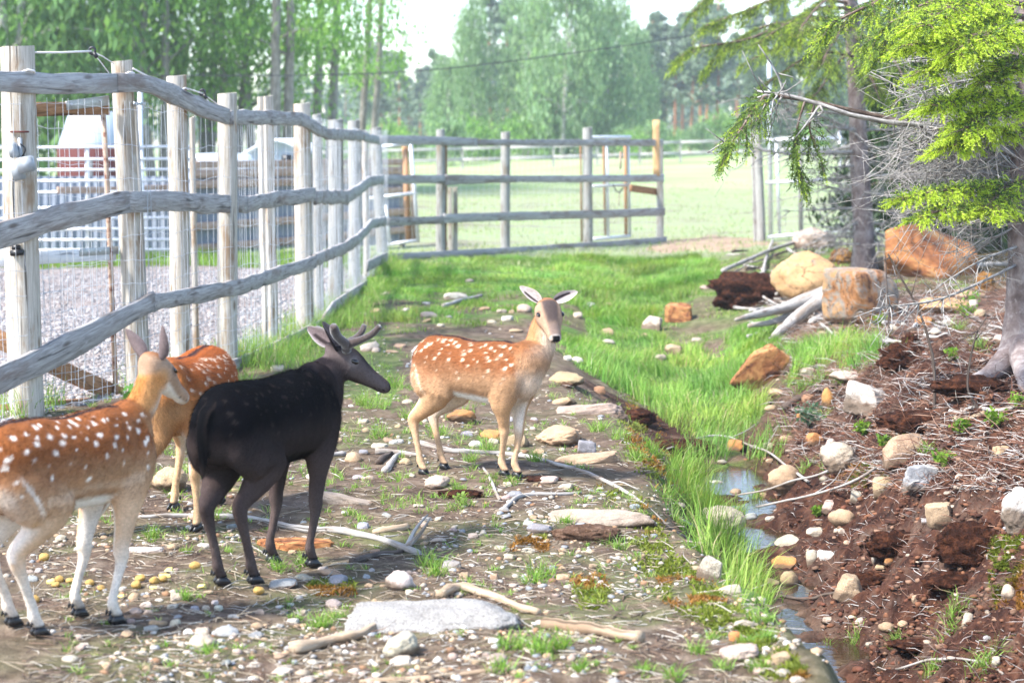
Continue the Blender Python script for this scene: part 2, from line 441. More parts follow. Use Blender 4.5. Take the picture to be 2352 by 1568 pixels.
def make_deer(spec):
    k = spec.get('k', 1.0)                       # size
    feet_w = np.array(spec['feet'])              # hind right, hind left, front right, front left (world xyz)
    hm, fm = feet_w[:2].mean(0), feet_w[2:].mean(0)
    if 'heading' in spec: hd = np.array(spec['heading'], float)
    else: hd = (fm - hm)[:2]
    hd = hd / np.linalg.norm(hd); ang = math.atan2(hd[1], hd[0])
    org = (hm + fm) / 2 + np.array(spec.get('off', (0, 0, 0.0))) + np.array([hd[0], hd[1], 0]) * spec.get('shift', 0.045) * k; org[2] = feet_w[:, 2].mean() + spec.get('dz', 0.0)
    Rm = np.array([[hd[0], hd[1], 0], [-hd[1], hd[0], 0], [0, 0, 1.0]])
    toL = lambda p: (np.asarray(p, float) - org) @ Rm.T
    toLd = lambda d: np.asarray(d, float) @ Rm.T
    feet = toL(feet_w)
    mb = MB()
    parts = {}
    # torso
    fat = spec.get('fat', 1.0)
    T = np.array([(-.425, .645, .05, .035), (-.405, .640, .10, .07), (-.36, .630, .140, .108), (-.29, .622, .160, .132), (-.18, .613, .163, .140), (-.06, .603, .165, .148),
                  (.06, .598, .170, .150), (.16, .598, .176, .143), (.25, .603, .170, .124), (.33, .612, .142, .095), (.39, .622, .095, .06), (.415, .628, .04, .03)])
    T = spline(T, 30)
    P = np.stack([T[:, 0], 0 * T[:, 0], T[:, 1]], 1) * k
    ring_loft(mb, P, T[:, 3] * k * fat, T[:, 2] * k, n=24)
    parts['torso'] = (P, T[:, 2] * k)
    # legs
    def leg(nm, pts, rl, rs, lateral):
        q = spline(np.concatenate([np.array(pts, float), np.array(rl)[:, None], np.array(rs)[:, None]], 1), 34)
        ring_loft(mb, q[:, :3], np.maximum(q[:, 4], .008), np.maximum(q[:, 3], .008), up=(1, 0, 0), n=12)
        parts[nm] = (q[:, :3], np.maximum(q[:, 3], .01))
    for i, (nm, sg) in enumerate((('hr', -1), ('hl', 1))):
        f = feet[i]; fx, fy, fz = f; fz += 0.012 * k
        hip = np.array([-.285, sg * .062, .60]) * k; stf = np.array([-.19, sg * .10, .475]) * k
        stf = stf + np.array([(fx + .29 * k) * .25, (fy - sg * .075 * k) * .3, 0])
        hock = np.array([fx - .075 * k, fy * .85 + sg * .012 * k, fz + .285 * k]); hock[0] = hock[0] * .8 + .2 * (-.365 * k)
        fet = np.array([fx - .022 * k, fy, fz + .075 * k]); ho = np.array([fx + .012 * k, fy, fz + .012])
        leg(nm, [hip + (0, 0, .07 * k), hip, (hip + stf) / 2 + np.array([-.01, 0, 0]) * k, stf, (stf * .5 + hock * .5) + np.array([-.002, 0, 0]) * k, hock + (0.004 * k, 0, .03 * k), hock, (hock * .62 + fet * .38), fet + (-.004 * k, 0, .03 * k), fet, (fet + ho) / 2, ho],
            np.array([.06, .125, .130, .100, .058, .039, .036, .0215, .021, .025, .022, .026]) * k,
            np.array([.04, .080, .082, .066, .043, .028, .025, .018, .018, .021, .019, .020]) * k, sg)
    for i, (nm, sg) in enumerate((('fr', -1), ('fl', 1))):
        f = feet[2 + i]; fx, fy, fz = f; fz += 0.012 * k
        sh = np.array([.27, sg * .078, .60]) * k; elb = np.array([.225, sg * .088, .455]) * k
        elb = elb + np.array([(fx - .2 * k) * .15, (fy - sg * .07 * k) * .15, 0])
        kn = np.array([fx + .008 * k, fy, fz]) + np.array([0, 0, .245]) * k
        kn[0] += (elb[0] - fx) * .35; kn[1] += (elb[1] - fy) * .35
        fet = np.array([fx - .014 * k, fy, fz + .068 * k]); ho = np.array([fx + .016 * k, fy, fz + .012])
        leg(nm, [sh + (0.02 * k, 0, .08 * k), sh, elb, (elb * .55 + kn * .45), kn + (0, 0, .03 * k), kn, kn + (-.002 * k, 0, -.028 * k), (kn + fet) / 2, fet + (0, 0, .03 * k), fet, (fet + ho) / 2, ho],
            np.array([.05, .100, .080, .047, .033, .032, .025, .0195, .020, .024, .021, .026]) * k,
            np.array([.03, .060, .052, .035, .028, .028, .022, .017, .0175, .021, .018, .020]) * k, sg)
    # neck
    hp = toL(spec['poll']); hu = toLd(spec['face']); hu = hu / np.linalg.norm(hu)
    hup = toLd(spec.get('headup', (0, 0, 1))); hup = hup - hu * hup.dot(hu); hup /= np.linalg.norm(hup); hs = np.cross(hup, hu)
    hk = spec.get('hk', k)
    nb0 = np.array([.20, 0, .63]) * k; nb1 = np.array([.33, 0, .665]) * k
    mids = [toL(q) for q in spec['neck']]
    nend = hp - hup * .035 * hk + hu * .02 * hk
    npts = np.array([nb0, nb1] + mids + [nend])
    nw = spec.get('neckw', 1.0)
    nr = np.array([.115, .125] + list(np.linspace(.092, .068, len(mids)) * nw) + [.060]) * k
    q = spline(np.concatenate([npts, nr[:, None]], 1), 24)
    # keep the neck's fore-aft direction: perpendicular to side
    upv = np.stack([np.full(24, -.6), np.zeros(24), np.full(24, .8)], 1)
    ring_loft(mb, q[:, :3], q[:, 3] * .74, q[:, 3], up=upv, n=18)
    parts['neck'] = (q[:, :3], q[:, 3])
    if spec.get('apple') is not None: 
        a = toL(spec['apple']); ring_loft(mb, [a + (0, 0, .03), a + (0, 0, .015), a, a + (0, 0, -.02), a + (0, 0, -.03)], [.008, .022, .026, .018, .006], [.008, .026, .032, .022, .006])
    # head : s along face, w half width, h half height, dz offset
    L = 1.0 * hk
    HS = np.array([(-.055, .030, .035, -.020), (-.035, .050, .054, -.012), (.0, .060, .066, -.012), (.04, .063, .068, -.018), (.075, .062, .064, -.024), (.105, .054, .057, -.031), (.14, .043, .048, -.037),
                   (.18, .0345, .040, -.042), (.215, .0315, .0345, -.047), (.24, .030, .031, -.050), (.258, .024, .024, -.052), (.268, .012, .012, -.053)]) * L
    HS[:, 1] *= spec.get('hwide', 1.06); HS[:, 0] *= spec.get('hlong', 1.0); q = spline(HS, 30); HP = hp + np.outer(q[:, 0], hu) + np.outer(q[:, 3], hup)
    ring_loft(mb, HP, q[:, 1], q[:, 2], up=hup, n=20)
    # brow ridges and cheek
    for sg in (-1, 1):
        c = hp + hu * .062 * L + hup * .012 * L + hs * sg * .046 * L
        ring_loft(mb, [c - hu * .03 * L, c - hu * .015 * L, c, c + hu * .018 * L, c + hu * .032 * L], np.array([.006, .015, .019, .015, .006]) * L, np.array([.005, .012, .015, .012, .005]) * L, up=hup, n=10)
    parts['head'] = (HP, q[:, 2])
    # tail
    tb = np.array([-.415, 0, .69]) * k; tail = spline([tb + np.array([.05, 0, .02]) * k, tb + np.array([-.012, 0, -.0]) * k, tb + np.array([-.035, 0, -.08]) * k, tb + np.array([-.03, spec.get('tailside', 0.0), -.17]) * k, tb + np.array([-.035, spec.get('tailside', 0.0) * 1.5, -.245]) * k], 12)
    tr = np.array([.02, .026, .028, .028, .028, .028, .027, .026, .023, .019, .013, .006]) * k
    ring_loft(mb, tail, tr, tr * .6, up=(1, 0, 0), n=10)
    parts['tail'] = (tail, tr)
    tmp = bpy.data.objects.new('tmp', mb.mesh('tmp')); COL.objects.link(tmp)
    md = tmp.modifiers.new('r', 'REMESH'); md.mode = 'VOXEL'; md.voxel_size = spec.get('vox', 0.0098); md.use_smooth_shade = True
    ms = tmp.modifiers.new('s', 'SMOOTH'); ms.iterations = 6; ms.factor = 0.5
    dg = bpy.context.evaluated_depsgraph_get(); me = bpy.data.meshes.new_from_object(tmp.evaluated_get(dg))
    bpy.data.objects.remove(tmp)
    nv = len(me.vertices); V = np.empty(nv * 3, np.float32); me.vertices.foreach_get('co', V); V = V.reshape(-1, 3).astype(float)
    N = np.empty(nv * 3, np.float32); me.vertices.foreach_get('normal', N); N = N.reshape(-1, 3).astype(float)
    V = V + N * (.0045 * fbm(V[:, 0] * 7, V[:, 1] * 7, V[:, 2] * 5, 2, 17) + .0022 * fbm(V[:, 0] * 26, V[:, 1] * 26, V[:, 2] * 14, 2, 19))[:, None] * sstep(.30, .42, V[:, 2])[:, None] * (1 - .7 * sstep(.85, .95, V[:, 2]))[:, None]
    rib = np.sin((V[:, 0] + .25 * V[:, 2]) * 95) * sstep(-.12, -.06, V[:, 0]) * sstep(.20, .14, V[:, 0]) * sstep(.48, .54, V[:, 2]) * sstep(.70, .62, V[:, 2]); V = V + N * (.0016 * rib)[:, None]
    # ---- part of every vertex
    names = list(parts); D = []; PR = []
    for nm in names:
        d, p = seg_dist(V, *parts[nm]); D.append(d); PR.append(p)
    D = np.array(D); PR = np.array(PR); D[names.index('tail')] *= 0.62
    which = D.argmin(0)
    par = {nm: PR[i] for i, nm in enumerate(names)}
    isn = lambda nm: which == names.index(nm)
    x, y, z = V[:, 0] / k, V[:, 1] / k, V[:, 2] / k
    pal = spec['pal']; n1 = fbm(V[:, 0] * 9, V[:, 1] * 9, V[:, 2] * 9, 3, 3); n2 = fbm(V[:, 0] * 40, V[:, 1] * 60, V[:, 2] * 60, 2, 9)
    legm = isn('hr') | isn('hl') | isn('fr') | isn('fl')
    legp = np.where(isn('hr'), par['hr'], np.where(isn('hl'), par['hl'], np.where(isn('fr'), par['fr'], par['fl'])))
    hindm = isn('hr') | isn('hl')
    Dd = {nm: D[i] for i, nm in enumerate(names)}; Dleg = np.minimum.reduce([Dd[q] for q in ('hr', 'hl', 'fr', 'fl')])
    w_neck = sstep(-.30, .30, np.minimum(Dd['torso'], Dleg) - Dd['neck']); w_head = sstep(-.16, .16, Dd['neck'] - Dd['head']) * (Dd['head'] < Dd['torso']); w_leg = sstep(-.25, .2, np.minimum(Dd['torso'], Dd['neck']) - Dleg)
    # body: saddle -> flank -> belly
    C = np.tile(np.array(pal['saddle'], float), (nv, 1))
    C = mixc(C, pal['flank'], sstep(.67, .52, z + .03 * n1 - .04 * x))
    if pal.get('band'): C = mixc(C, pal['band'], .55 * sstep(.54, .515, z + .015 * n1) * sstep(.485, .51, z + .01 * n1) * (np.abs(x) < .25))
    C = mixc(C, pal['belly'], sstep(.485, .46, z + .012 * n1 + .02 * (x < -.2)) * (~legm) + sstep(-.55, -.8, N[:, 2]) * (z < .53) * (~legm))
    # legs
    lc = np.tile(np.array(pal['leg'], float), (nv, 1))
    inner = np.where(hindm | True, -np.sign(y) * N[:, 1], 0)
    lc = mixc(lc, pal['leg_in'], sstep(.1, .6, inner) * .9)
    lc = mixc(lc, pal['leg_in'], .55 * sstep(-.2, -.8, N[:, 0]) * hindm * (z > .3))
    lw = sstep(.56, .40, z + .03 * n1) * w_leg
    C = C * (1 - lw[:, None]) + lc * lw[:, None]
    # hind quarter paler
    C = mixc(C, pal['rump'], .75 * sstep(-.36, -.405, x + .015 * n1) * sstep(.60, .54, z) * (z > .35))
    # neck
    nk = isn('neck'); up_n = N[:, 2] * .55 - N[:, 0] * .8
    nc = mixc(np.tile(np.array(pal['neck'], float), (nv, 1)), pal['throat'], sstep(.12, -.45, up_n + .12 * n1))
    nc = mixc(nc, pal['nape'], sstep(.55, .85, up_n) * .85)
    wn = w_neck * sstep(.12, .5, par['neck'] + .05 * n1)
    C = C * (1 - wn[:, None]) + nc * wn[:, None]
    chest = sstep(.30, .40, x + .02 * n1) * sstep(.66, .56, z) * (~legm)
    C = mixc(C, pal['flank'], sstep(.16, .34, x) * (1 - w_leg) * sstep(.76, .66, z) * .8)
    C = mixc(C, pal['throat'], chest * .85)
    # dorsal stripe
    ds = sstep(.024, .012, np.abs(y) + .006 * n1) * sstep(.70, .73, z) * (x < .28) * (x > -.47) * (~nk)
    C = mixc(C, pal['dorsal'], ds * .92)
    # rump : dark edge beside the tail
    C = mixc(C, pal['dorsal'], .9 * sstep(-.385, -.41, x) * sstep(.10, .03, np.abs(y)) * sstep(.60, .68, z) * (~isn('tail')))
    # spots in rough rows
    if pal.get('spots'):
        r2 = np.random.default_rng(spec.get('seed', 1)); sp = []
        for row, zz in enumerate((.748, .725, .695, .665, .63, .595, .555)):
            cnt = (15, 12, 10, 8, 6, 5, 3)[row]
            for xx in np.linspace(-.37, .29, cnt):
                sp.append((xx + r2.uniform(-.03, .03), zz + r2.uniform(-.016, .016), r2.uniform(.0035, .0095)))
        wgt = np.zeros(nv)
        for xx, zz, rr in sp:
            d = np.hypot((x - xx) * .8, z - zz); wgt = np.maximum(wgt, sstep(rr * 1.25, rr * .6, d + .004 * n2))
        wgt *= (~nk | (par['neck'] < .3)) * (~isn('head')) * (z > .5) * (np.abs(N[:, 1]) > .18)
        C = mixc(C, pal['spots'], wgt * spec.get('spot', .85))
        if pal.get('haunch'):
            xa = -.33 + (.60 - z) * .55
            st = sstep(.012, .005, np.abs(x - xa) + .004 * n2) * sstep(.62, .58, z) * sstep(.44, .48, z)
            C = mixc(C, pal['spots'], st * .7 * (np.abs(N[:, 1]) > .3))
    # lower legs, hooves
    C = np.where((legm & (z < .33))[:, None], mixc(C, pal['shank'], sstep(.33, .2, z)), C)
    ftz = np.where(isn('hr'), feet[0, 2], np.where(isn('hl'), feet[1, 2], np.where(isn('fr'), feet[2, 2], feet[3, 2])))
    hf = sstep(.052, .040, (V[:, 2] - ftz) / k - .25 * (legp > .9) * 0) * legm
    C = mixc(C, (.012, .011, .012), hf)
    C = mixc(C, (.16, .115, .085), .5 * sstep(.30, .06, z) * sstep(-.1, .5, n1 + .4 * n2) * legm * (0.35 if spec.get('dark') else 1.0))
    # tail
    tl = isn('tail'); C = np.where(tl[:, None], mixc(np.tile(np.array(pal['tail_out'], float), (nv, 1)), pal['tail_in'], np.maximum(sstep(.004, .015, np.abs(y) - .008) * .9, sstep(.72, .9, par['tail']))), C)
    # head
    hd_ = isn('head'); q3 = (V - hp); hx = q3 @ hu / L / spec.get('hlong', 1.0); hz = q3 @ hup / L; hy = q3 @ hs / L / spec.get('hwide', 1.06)
    hc = np.tile(np.array(pal['face'], float), (nv, 1))
    hc = mixc(hc, pal['forehead'], sstep(-.004, .018, hz + .006 * n1 + .28 * np.maximum(hx - .05, 0)) * sstep(.046, .026, np.abs(hy) + .10 * np.maximum(hx - .06, 0)) * sstep(-.035, .0, hx) * sstep(.23, .13, hx))
    hc = mixc(hc, pal['muzzle'], sstep(.15, .19, hx) * sstep(-.05, -.03, hz) * sstep(.03, .018, np.abs(hy)) * .85)
    hc = mixc(hc, pal['crown'], sstep(.015, -.03, hx) * sstep(.0, .03, hz))
    hc = mixc(hc, pal['chin'], sstep(-.062, -.078, hz + .10 * (hx - .2) + .004 * n1) * (hx > .05))
    hc = mixc(hc, pal['chin'], sstep(.236, .246, hx) * .3)
    hc = mixc(hc, pal['eyering'], sstep(.028, .014, np.sqrt((hx - .068) ** 2 + (hz + .0) ** 2)) * (np.abs(hy) > .03) * .8)
    hc = mixc(hc, (.010, .009, .010), sstep(.247, .252, hx + .004 * n2) * sstep(-.062, -.052, hz) * sstep(.020, .016, np.abs(hy)))
    hc = mixc(hc, (.015, .010, .010), sstep(.003, .001, np.abs(hz + .062 - .12 * (hx - .24))) * (hx > .19) * .9)
    C = C * (1 - w_head[:, None]) + hc * w_head[:, None]
    bl = sstep(.92, .75, par['neck']) if False else None
    # ---- ears (same mesh)
    eV, eF, eC = [], [], []; base_n = nv
    for sg, eu in ((-1, spec['ear_r']), (1, spec['ear_l'])):
        eu = toLd(eu); eu = eu / np.linalg.norm(eu)
        root = hp - hu * .028 * L + hs * sg * .047 * L + hup * .022 * L
        face = toLd(spec['ear_face_r' if sg < 0 else 'ear_face_l']); face = face - eu * face.dot(eu); face /= np.linalg.norm(face)
        sd = np.cross(eu, face); nu, nw_ = 14, 11; EL = spec.get('earlen', .155) * hk
        for side in (0, 1):
            for i in range(nu):
                t = i / (nu - 1); wd = EL * (.10 + .20 * math.sin(math.pi * min(t * .97 + .03, 1.0)) ** .9) * (1.12 - .55 * t) if t < .97 else EL * .012
                if t < .12: wd *= .75 + t * 2
                for j in range(nw_):
                    a = (j / (nw_ - 1) - .5) * 2; cur = (1 - t * .6) * .9
                    p = root + eu * EL * (t - .08) + sd * wd * math.sin(a * 1.1) / math.sin(1.1) * (1 - .25 * cur) + face * (wd * cur * (abs(a) ** 1.8) * 0.85 - (side * .0045 * hk if abs(a) < .999 else .002))
                    eV.append(p)
                    edge = max(abs(a) - .55, 0) / .45
                    if side == 0: cc = np.array(pal['ear_in']) * (1 - edge) + np.array(pal['ear_edge']) * edge
                    else: cc = np.array(pal['ear_out'])
                    if side == 0 and abs(a + .25) < .22 and t < .75: cc = np.array(pal['ear_dark'])
                    eC.append(cc * (1 + .12 * random.uniform(-1, 1)))
            for i in range(nu - 1):
                for j in range(nw_ - 1):
                    q0 = base_n + i * nw_ + j; f = (q0, q0 + 1, q0 + nw_ + 1, q0 + nw_); eF.append(f if side else f[::-1])
            base_n += nu * nw_
    np_ = len(me.polygons); ls = np.empty(len(me.loops), np.int32); me.loops.foreach_get('vertex_index', ls)
    tot = np.empty(np_, np.int32); me.polygons.foreach_get('loop_total', tot)
    st = np.empty(np_, np.int32); me.polygons.foreach_get('loop_start', st)
    f4 = ls[(st[tot == 4])[:, None] + np.arange(4)]; f3 = ls[(st[tot == 3])[:, None] + np.arange(3)]
    me2 = mesh_np('deer_body', np.concatenate([V, np.array(eV)]), [np.concatenate([f4, np.array(eF)]), f3], True)
    Cc = np.clip(np.concatenate([C * (1 + .10 * n1[:, None]), np.array(eC)]), 0.003, 1)
    set_col(me2, Cc)
    bpy.data.meshes.remove(me)
    root = thing(spec['name'], spec['label'], 'deer', org, spec.get('group')); root.rotation_euler = (0, 0, ang)
    body = obj('body', me2, MAT_COAT_DARK if spec.get('dark') else MAT_COAT, root)
    # eyes
    for sg in (-1, 1):
        c = hp + hu * .070 * L + hup * .003 * L + hs * sg * .0520 * L * spec.get('hwide', 1.06)
        e = MB(); ring_loft(e, [c - hu * .019 * L, c - hu * .015 * L, c - hu * .006 * L, c + hu * .006 * L, c + hu * .015 * L, c + hu * .019 * L], np.array([.002, .011, .015, .015, .011, .002]) * L, np.array([.001, .008, .0115, .0115, .008, .001]) * L * spec.get('eyeopen', 1.0), up=hup, n=10)
        e.build('eye', MAT_EYE, root, True)
    # hooves : two claws each plus dew claws
    for i, (nm, f) in enumerate(zip(('hr', 'hl', 'fr', 'fl'), feet)):
        e = MB(); fz = f[2] + .004
        toe = toLd(np.append(np.array(spec.get('toe', hd)), 0.0)); toe = toe / np.linalg.norm(toe); sd = np.array([-toe[1], toe[0], 0])
        for sg in (-1, 1):
            b = np.array([f[0], f[1], fz]) + sd * sg * .0125 * k
            ring_loft(e, [b - toe * .022 * k + (0, 0, .012 * k), b - toe * .010 * k + (0, 0, .020 * k), b + toe * .014 * k + (0, 0, .018 * k), b + toe * .026 * k + (0, 0, .011 * k), b + toe * .036 * k + (0, 0, .004 * k)],
                      np.array([.007, .0115, .0115, .008, .003]) * k, np.array([.010, .019, .017, .010, .004]) * k, n=10)
            d = np.array([f[0], f[1], fz + .055 * k]) - toe * .030 * k + sd * sg * .011 * k
            ring_loft(e, [d + (0, 0, .01 * k), d, d - toe * .006 * k - np.array([0, 0, .012 * k])], np.array([.003, .006, .002]) * k, np.array([.003, .007, .002]) * k, n=8)
        e.build('hoof', MAT_HOOF, root, True)
    # antlers in velvet
    for nm, ant in spec.get('antlers', {}).items():
        e = MB()
        for pts, rad in ant:
            q = spline(np.concatenate([np.array([toL(p) for p in pts]), np.array(rad)[:, None]], 1), 14)
            e.tube(q[:, :3], q[:, 3], 12, True)
        e.build('antler', MAT_VELVET, root, True)
    # ---- short fur lying along the body
    nfur = spec.get('fur', 36000)
    ar = np.array([p.area for p in me2.polygons]); nb = len(f4); 
    fi = rng.choice(nb, nfur, p=ar[:nb] / ar[:nb].sum())
    cen = V[f4[fi]]; wq = rng.dirichlet((1, 1, 1, 1), nfur); Pp = (cen * wq[..., None]).sum(1)
    Nn = (N[f4[fi]] * wq[..., None]).sum(1); Nn /= np.linalg.norm(Nn, axis=1)[:, None] + 1e-9
    Cf = (Cc[f4[fi]] * wq[..., None]).sum(1)
    wh = which[f4[fi, 0]]; hid, nid = names.index('head'), names.index('neck')
    flow = np.tile(np.array([-1.0, 0, -.55]), (nfur, 1)); flow[wh == hid] = -hu; flow[wh == nid] = np.array([-.35, 0, -1.0])
    lg = np.isin(wh, [names.index(q) for q in ('hr', 'hl', 'fr', 'fl')]) & (Pp[:, 2] < .45 * k); flow[lg] = (-.25, 0, -1)
    flow += rng.normal(0, .28, flow.shape); flow -= Nn * (flow * Nn).sum(1)[:, None]; flow /= np.linalg.norm(flow, axis=1)[:, None] + 1e-9
    ln = np.where(wh == hid, .006, np.where(lg, .010, .021)) * rng.uniform(.5, 1.4, nfur) * k
    ln = np.where((Pp[:, 2] < .06 * k) & lg, .001, ln)
    wv = np.cross(Nn, flow); wid = rng.uniform(.0007, .0014, nfur)[:, None]
    tip = Pp + (flow * .9 + Nn * .32) * ln[:, None]
    FV = np.stack([Pp - wv * wid - Nn * .001, Pp + wv * wid - Nn * .001, tip], 1).reshape(-1, 3)
    fm_ = mesh_np('fur', FV, np.arange(nfur * 3).reshape(-1, 3))
    jit = rng.uniform(.6, 1.32, nfur)[:, None]
    set_col(fm_, np.repeat(np.clip(Cf * jit, .002, 1), 3, 0))
    obj('fur', fm_, MAT_FUR_DARK if spec.get('dark') else MAT_FUR, body, kind='stuff')
    return root

PAL_DOE = dict(saddle=(.215, .073, .024), flank=(.43, .25, .135), belly=(.72, .66, .60), leg=(.50, .30, .16), leg_in=(.72, .62, .52), shank=(.58, .38, .23), rump=(.62, .45, .30), neck=(.46, .24, .11), throat=(.66, .52, .40), nape=(.36, .15, .05),
               dorsal=(.012, .010, .013), spots=(.85, .68, .50), tail_out=(.012, .010, .012), tail_in=(.78, .74, .70), face=(.36, .235, .155), forehead=(.075, .055, .050), muzzle=(.15, .11, .095), crown=(.26, .12, .055), chin=(.78, .73, .68), eyering=(.16, .10, .075),
               ear_in=(.40, .34, .32), ear_edge=(.52, .45, .39), ear_dark=(.05, .036, .036), ear_out=(.17, .12, .10), haunch=True)
PAL_DOE1 = dict(PAL_DOE, saddle=(.24, .08, .024), neck=(.55, .27, .10), nape=(.42, .17, .045), leg=(.62, .42, .27), shank=(.78, .68, .58), leg_in=(.80, .76, .72), throat=(.70, .56, .44), band=(.68, .50, .36), rump=(.72, .60, .50), spots=(.90, .82, .72), ear_out=(.13, .10, .10))
PAL_DOE3 = dict(PAL_DOE, saddle=(.28, .072, .014), flank=(.38, .15, .045), belly=(.50, .31, .17), neck=(.40, .17, .06), throat=(.46, .26, .12), leg=(.55, .33, .17), shank=(.62, .40, .22), haunch=False)
PAL_BUCK = dict(saddle=(.0025, .0025, .0040), flank=(.034, .025, .024), belly=(.020, .014, .012), leg=(.070, .050, .047), leg_in=(.050, .036, .033), shank=(.095, .07, .064), rump=(.060, .044, .042), neck=(.055, .042, .043), throat=(.10, .078, .078), nape=(.012, .010, .012),
                dorsal=(.004, .004, .005), spots=(.09, .07, .06), tail_out=(.004, .004, .005), tail_in=(.02, .015, .014), face=(.105, .082, .079), forehead=(.035, .028, .028), muzzle=(.060, .044, .042), crown=(.015, .012, .013), chin=(.060, .046, .043), eyering=(.19, .16, .155),
                ear_in=(.13, .10, .10), ear_edge=(.36, .32, .31), ear_dark=(.03, .022, .022), ear_out=(.020, .016, .018), haunch=False)

def px_feet(l): return hit(np.array([a for a, b in l]), np.array([b for a, b in l]))
# the doe in the middle
f = px_feet([(972, 1092), (1019, 1079), (1157, 1095), (1187, 1099)])
Yh = f[2:, 1].mean() - 0.0
make_deer(dict(name='fallow_doe', label='spotted chestnut fallow doe facing the camera beside the ditch, both ears spread', feet=f, k=1.02, poll=atY(1258, 706, Yh + .02), face=(.20, -.84, -.50), hwide=1.24, hlong=.93,
    neck=[atY(1236, 800, Yh + .03), atY(1246, 750, Yh + .04)], hk=1.0, neckw=1.0, ear_r=(-.70, .12, .55), ear_l=(.86, .12, .36), ear_face_r=(.35, -1, .25), ear_face_l=(-.3, -1, .25), earlen=.150, eyeopen=.7,
    pal=PAL_DOE, seed=4, toe=(.75, -.6), tailside=.02, spot=.75))
# black buck
f = px_feet([(584, 1344), (508, 1347), (717, 1305), (626, 1296)])
Yb = f[2:, 1].mean()
make_deer(dict(name='fallow_buck', dark=True, label='black fallow buck with stubby velvet antlers standing in profile', feet=f, k=1.13, heading=(.42, .90), fat=1.08, poll=atY(778, 812, Yb + .28), face=(.88, .12, -.42), headup=(0.1, 0, 1),
    neck=[atY(733, 905, Yb + .22), atY(752, 862, Yb + .26)], neckw=1.34, hk=1.08, apple=atY(797, 905, Yb + .2), ear_r=(-.28, -.55, .78), ear_l=(-.78, .35, .45), ear_face_r=(.9, -.3, .2), ear_face_l=(-.1, -.95, .2), earlen=.165,
    pal=PAL_BUCK, seed=8, spot=.2, toe=(.85, .5), group=None,
    antlers={'r': [([atY(796, 806, Yb + .22), atY(798, 792, Yb + .20), atY(830, 780, Yb + .18), atY(856, 766, Yb + .15), atY(872, 749, Yb + .13)], [.022, .023, .017, .0155, .013]),
                   ([atY(797, 800, Yb + .22), atY(792, 788, Yb + .18), atY(776, 774, Yb + .13), atY(768, 758, Yb + .09), atY(766, 748, Yb + .07)], [.022, .022, .021, .022, .016])],
             'l': [([atY(792, 802, Yb + .32), atY(800, 788, Yb + .34), atY(818, 776, Yb + .36), atY(832, 760, Yb + .38), atY(836, 747, Yb + .40)], [.021, .021, .016, .0145, .012]),
                   ([atY(790, 800, Yb + .32), atY(776, 786, Yb + .36), atY(756, 772, Yb + .40), atY(736, 762, Yb + .44), atY(727, 754, Yb + .46)], [.021, .021, .020, .022, .016])]}))
# doe on the left
f = px_feet([(89, 1464), (29, 1440), (267, 1437), (181, 1420)])
Ya = f[2:, 1].mean()
make_deer(dict(name='fallow_doe', label='white legged spotted fallow doe looking away over the black buck', feet=f, k=1.03, heading=(.52, .85), poll=atY(352, 836, Ya + .30), face=(.40, .74, -.50), headup=(-.1, -.1, 1),
    neck=[atY(300, 985, Ya + .22), atY(336, 905, Ya + .28)], neckw=.86, hk=.93, ear_r=(.15, -.18, .95), ear_l=(-.50, .28, .78), ear_face_r=(.75, .6, .2), ear_face_l=(.25, .9, .2), earlen=.15,
    pal=PAL_DOE1, seed=15, spot=.95, toe=(.7, .7)))
# doe grazing behind
f = px_feet([(400, 1172), (505, 1158), (288, 1212), (452, 1222)])
Yc = f[2:, 1].mean()
make_deer(dict(name='fallow_doe', label='reddish spotted fallow doe grazing, half hidden behind the black buck', feet=f, k=1.08, heading=(-.13, -.99), off=(.07, .05, 0), poll=atY(235, 1110, Yc - .1), face=(-.5, -.3, -.8), headup=(-.6, -.4, .6), fat=1.1,
    neck=[atY(362, 985, Yc - .02), atY(290, 1060, Yc - .12)], neckw=1.0, hk=1.0, ear_r=(-.3, .4, .6), ear_l=(.3, -.1, .7), ear_face_r=(-1, 0, 0), ear_face_l=(0, -1, 0), pal=PAL_DOE3, seed=21, spot=.8, toe=(-.55, -.8)))
# ------------------------------------------------------------------ fences, gates and the yard
def wood_mat(name, dark, mid, pale, streak, scale=(4.0, 42.0, 42.0), sp=0.25, bump=0.6, bd=0.006):
    m = NT(name, 0.85, sp); gr = m.attr('Grain')
    rnd = m.n('ObjectInfo', 'Random'); off = m.n('VectorMath', 0, {'operation': 'SCALE'}, _0=(31.0, 11.0, 53.0), Scale=rnd)
    gr = m.n('VectorMath', 0, {'operation': 'ADD'}, _0=gr, _1=off)
    a = m.noise(m.n('Mapping', 0, Vector=gr, Scale=scale), 1.0, 6, 0.7, 1.3)
    b = m.noise(m.n('Mapping', 0, Vector=gr, Scale=(2.2, 7, 7)), 1.0, 4, 0.6, 0.4)
    c = m.ramp(a, [(0.28, dark), (0.5, mid), (0.72, pale)])
    c = m.mix(m.ramp(b, [(0.52, 0.0), (0.66, 0.85)]), c, streak)
    cr = m.ramp(m.noise(m.n('Mapping', 0, Vector=gr, Scale=(scale[0] * .5, scale[1] * .6, scale[2] * .6)), 1.0, 3, .5), [(0.30, 1.0), (0.37, 0.0)])
    c = m.mix(m.math('MULTIPLY', cr, 0.8), c, tuple(q * .35 for q in dark))
    kv = m.n('TexVoronoi', 'Distance', Vector=m.n('Mapping', 0, Vector=gr, Scale=(2.6, 7.5, 7.5)), Scale=1.0); kn = m.ramp(kv, [(.07, .9), (.17, 0.0)]); c = m.mix(kn, c, tuple(.5 * p + .5 * q * .4 for p, q in zip(streak, dark)))
    m.base(c); m.bump(m.math('SUBTRACT', a, m.math('MULTIPLY', cr, .8)), bump, bd); return m.m
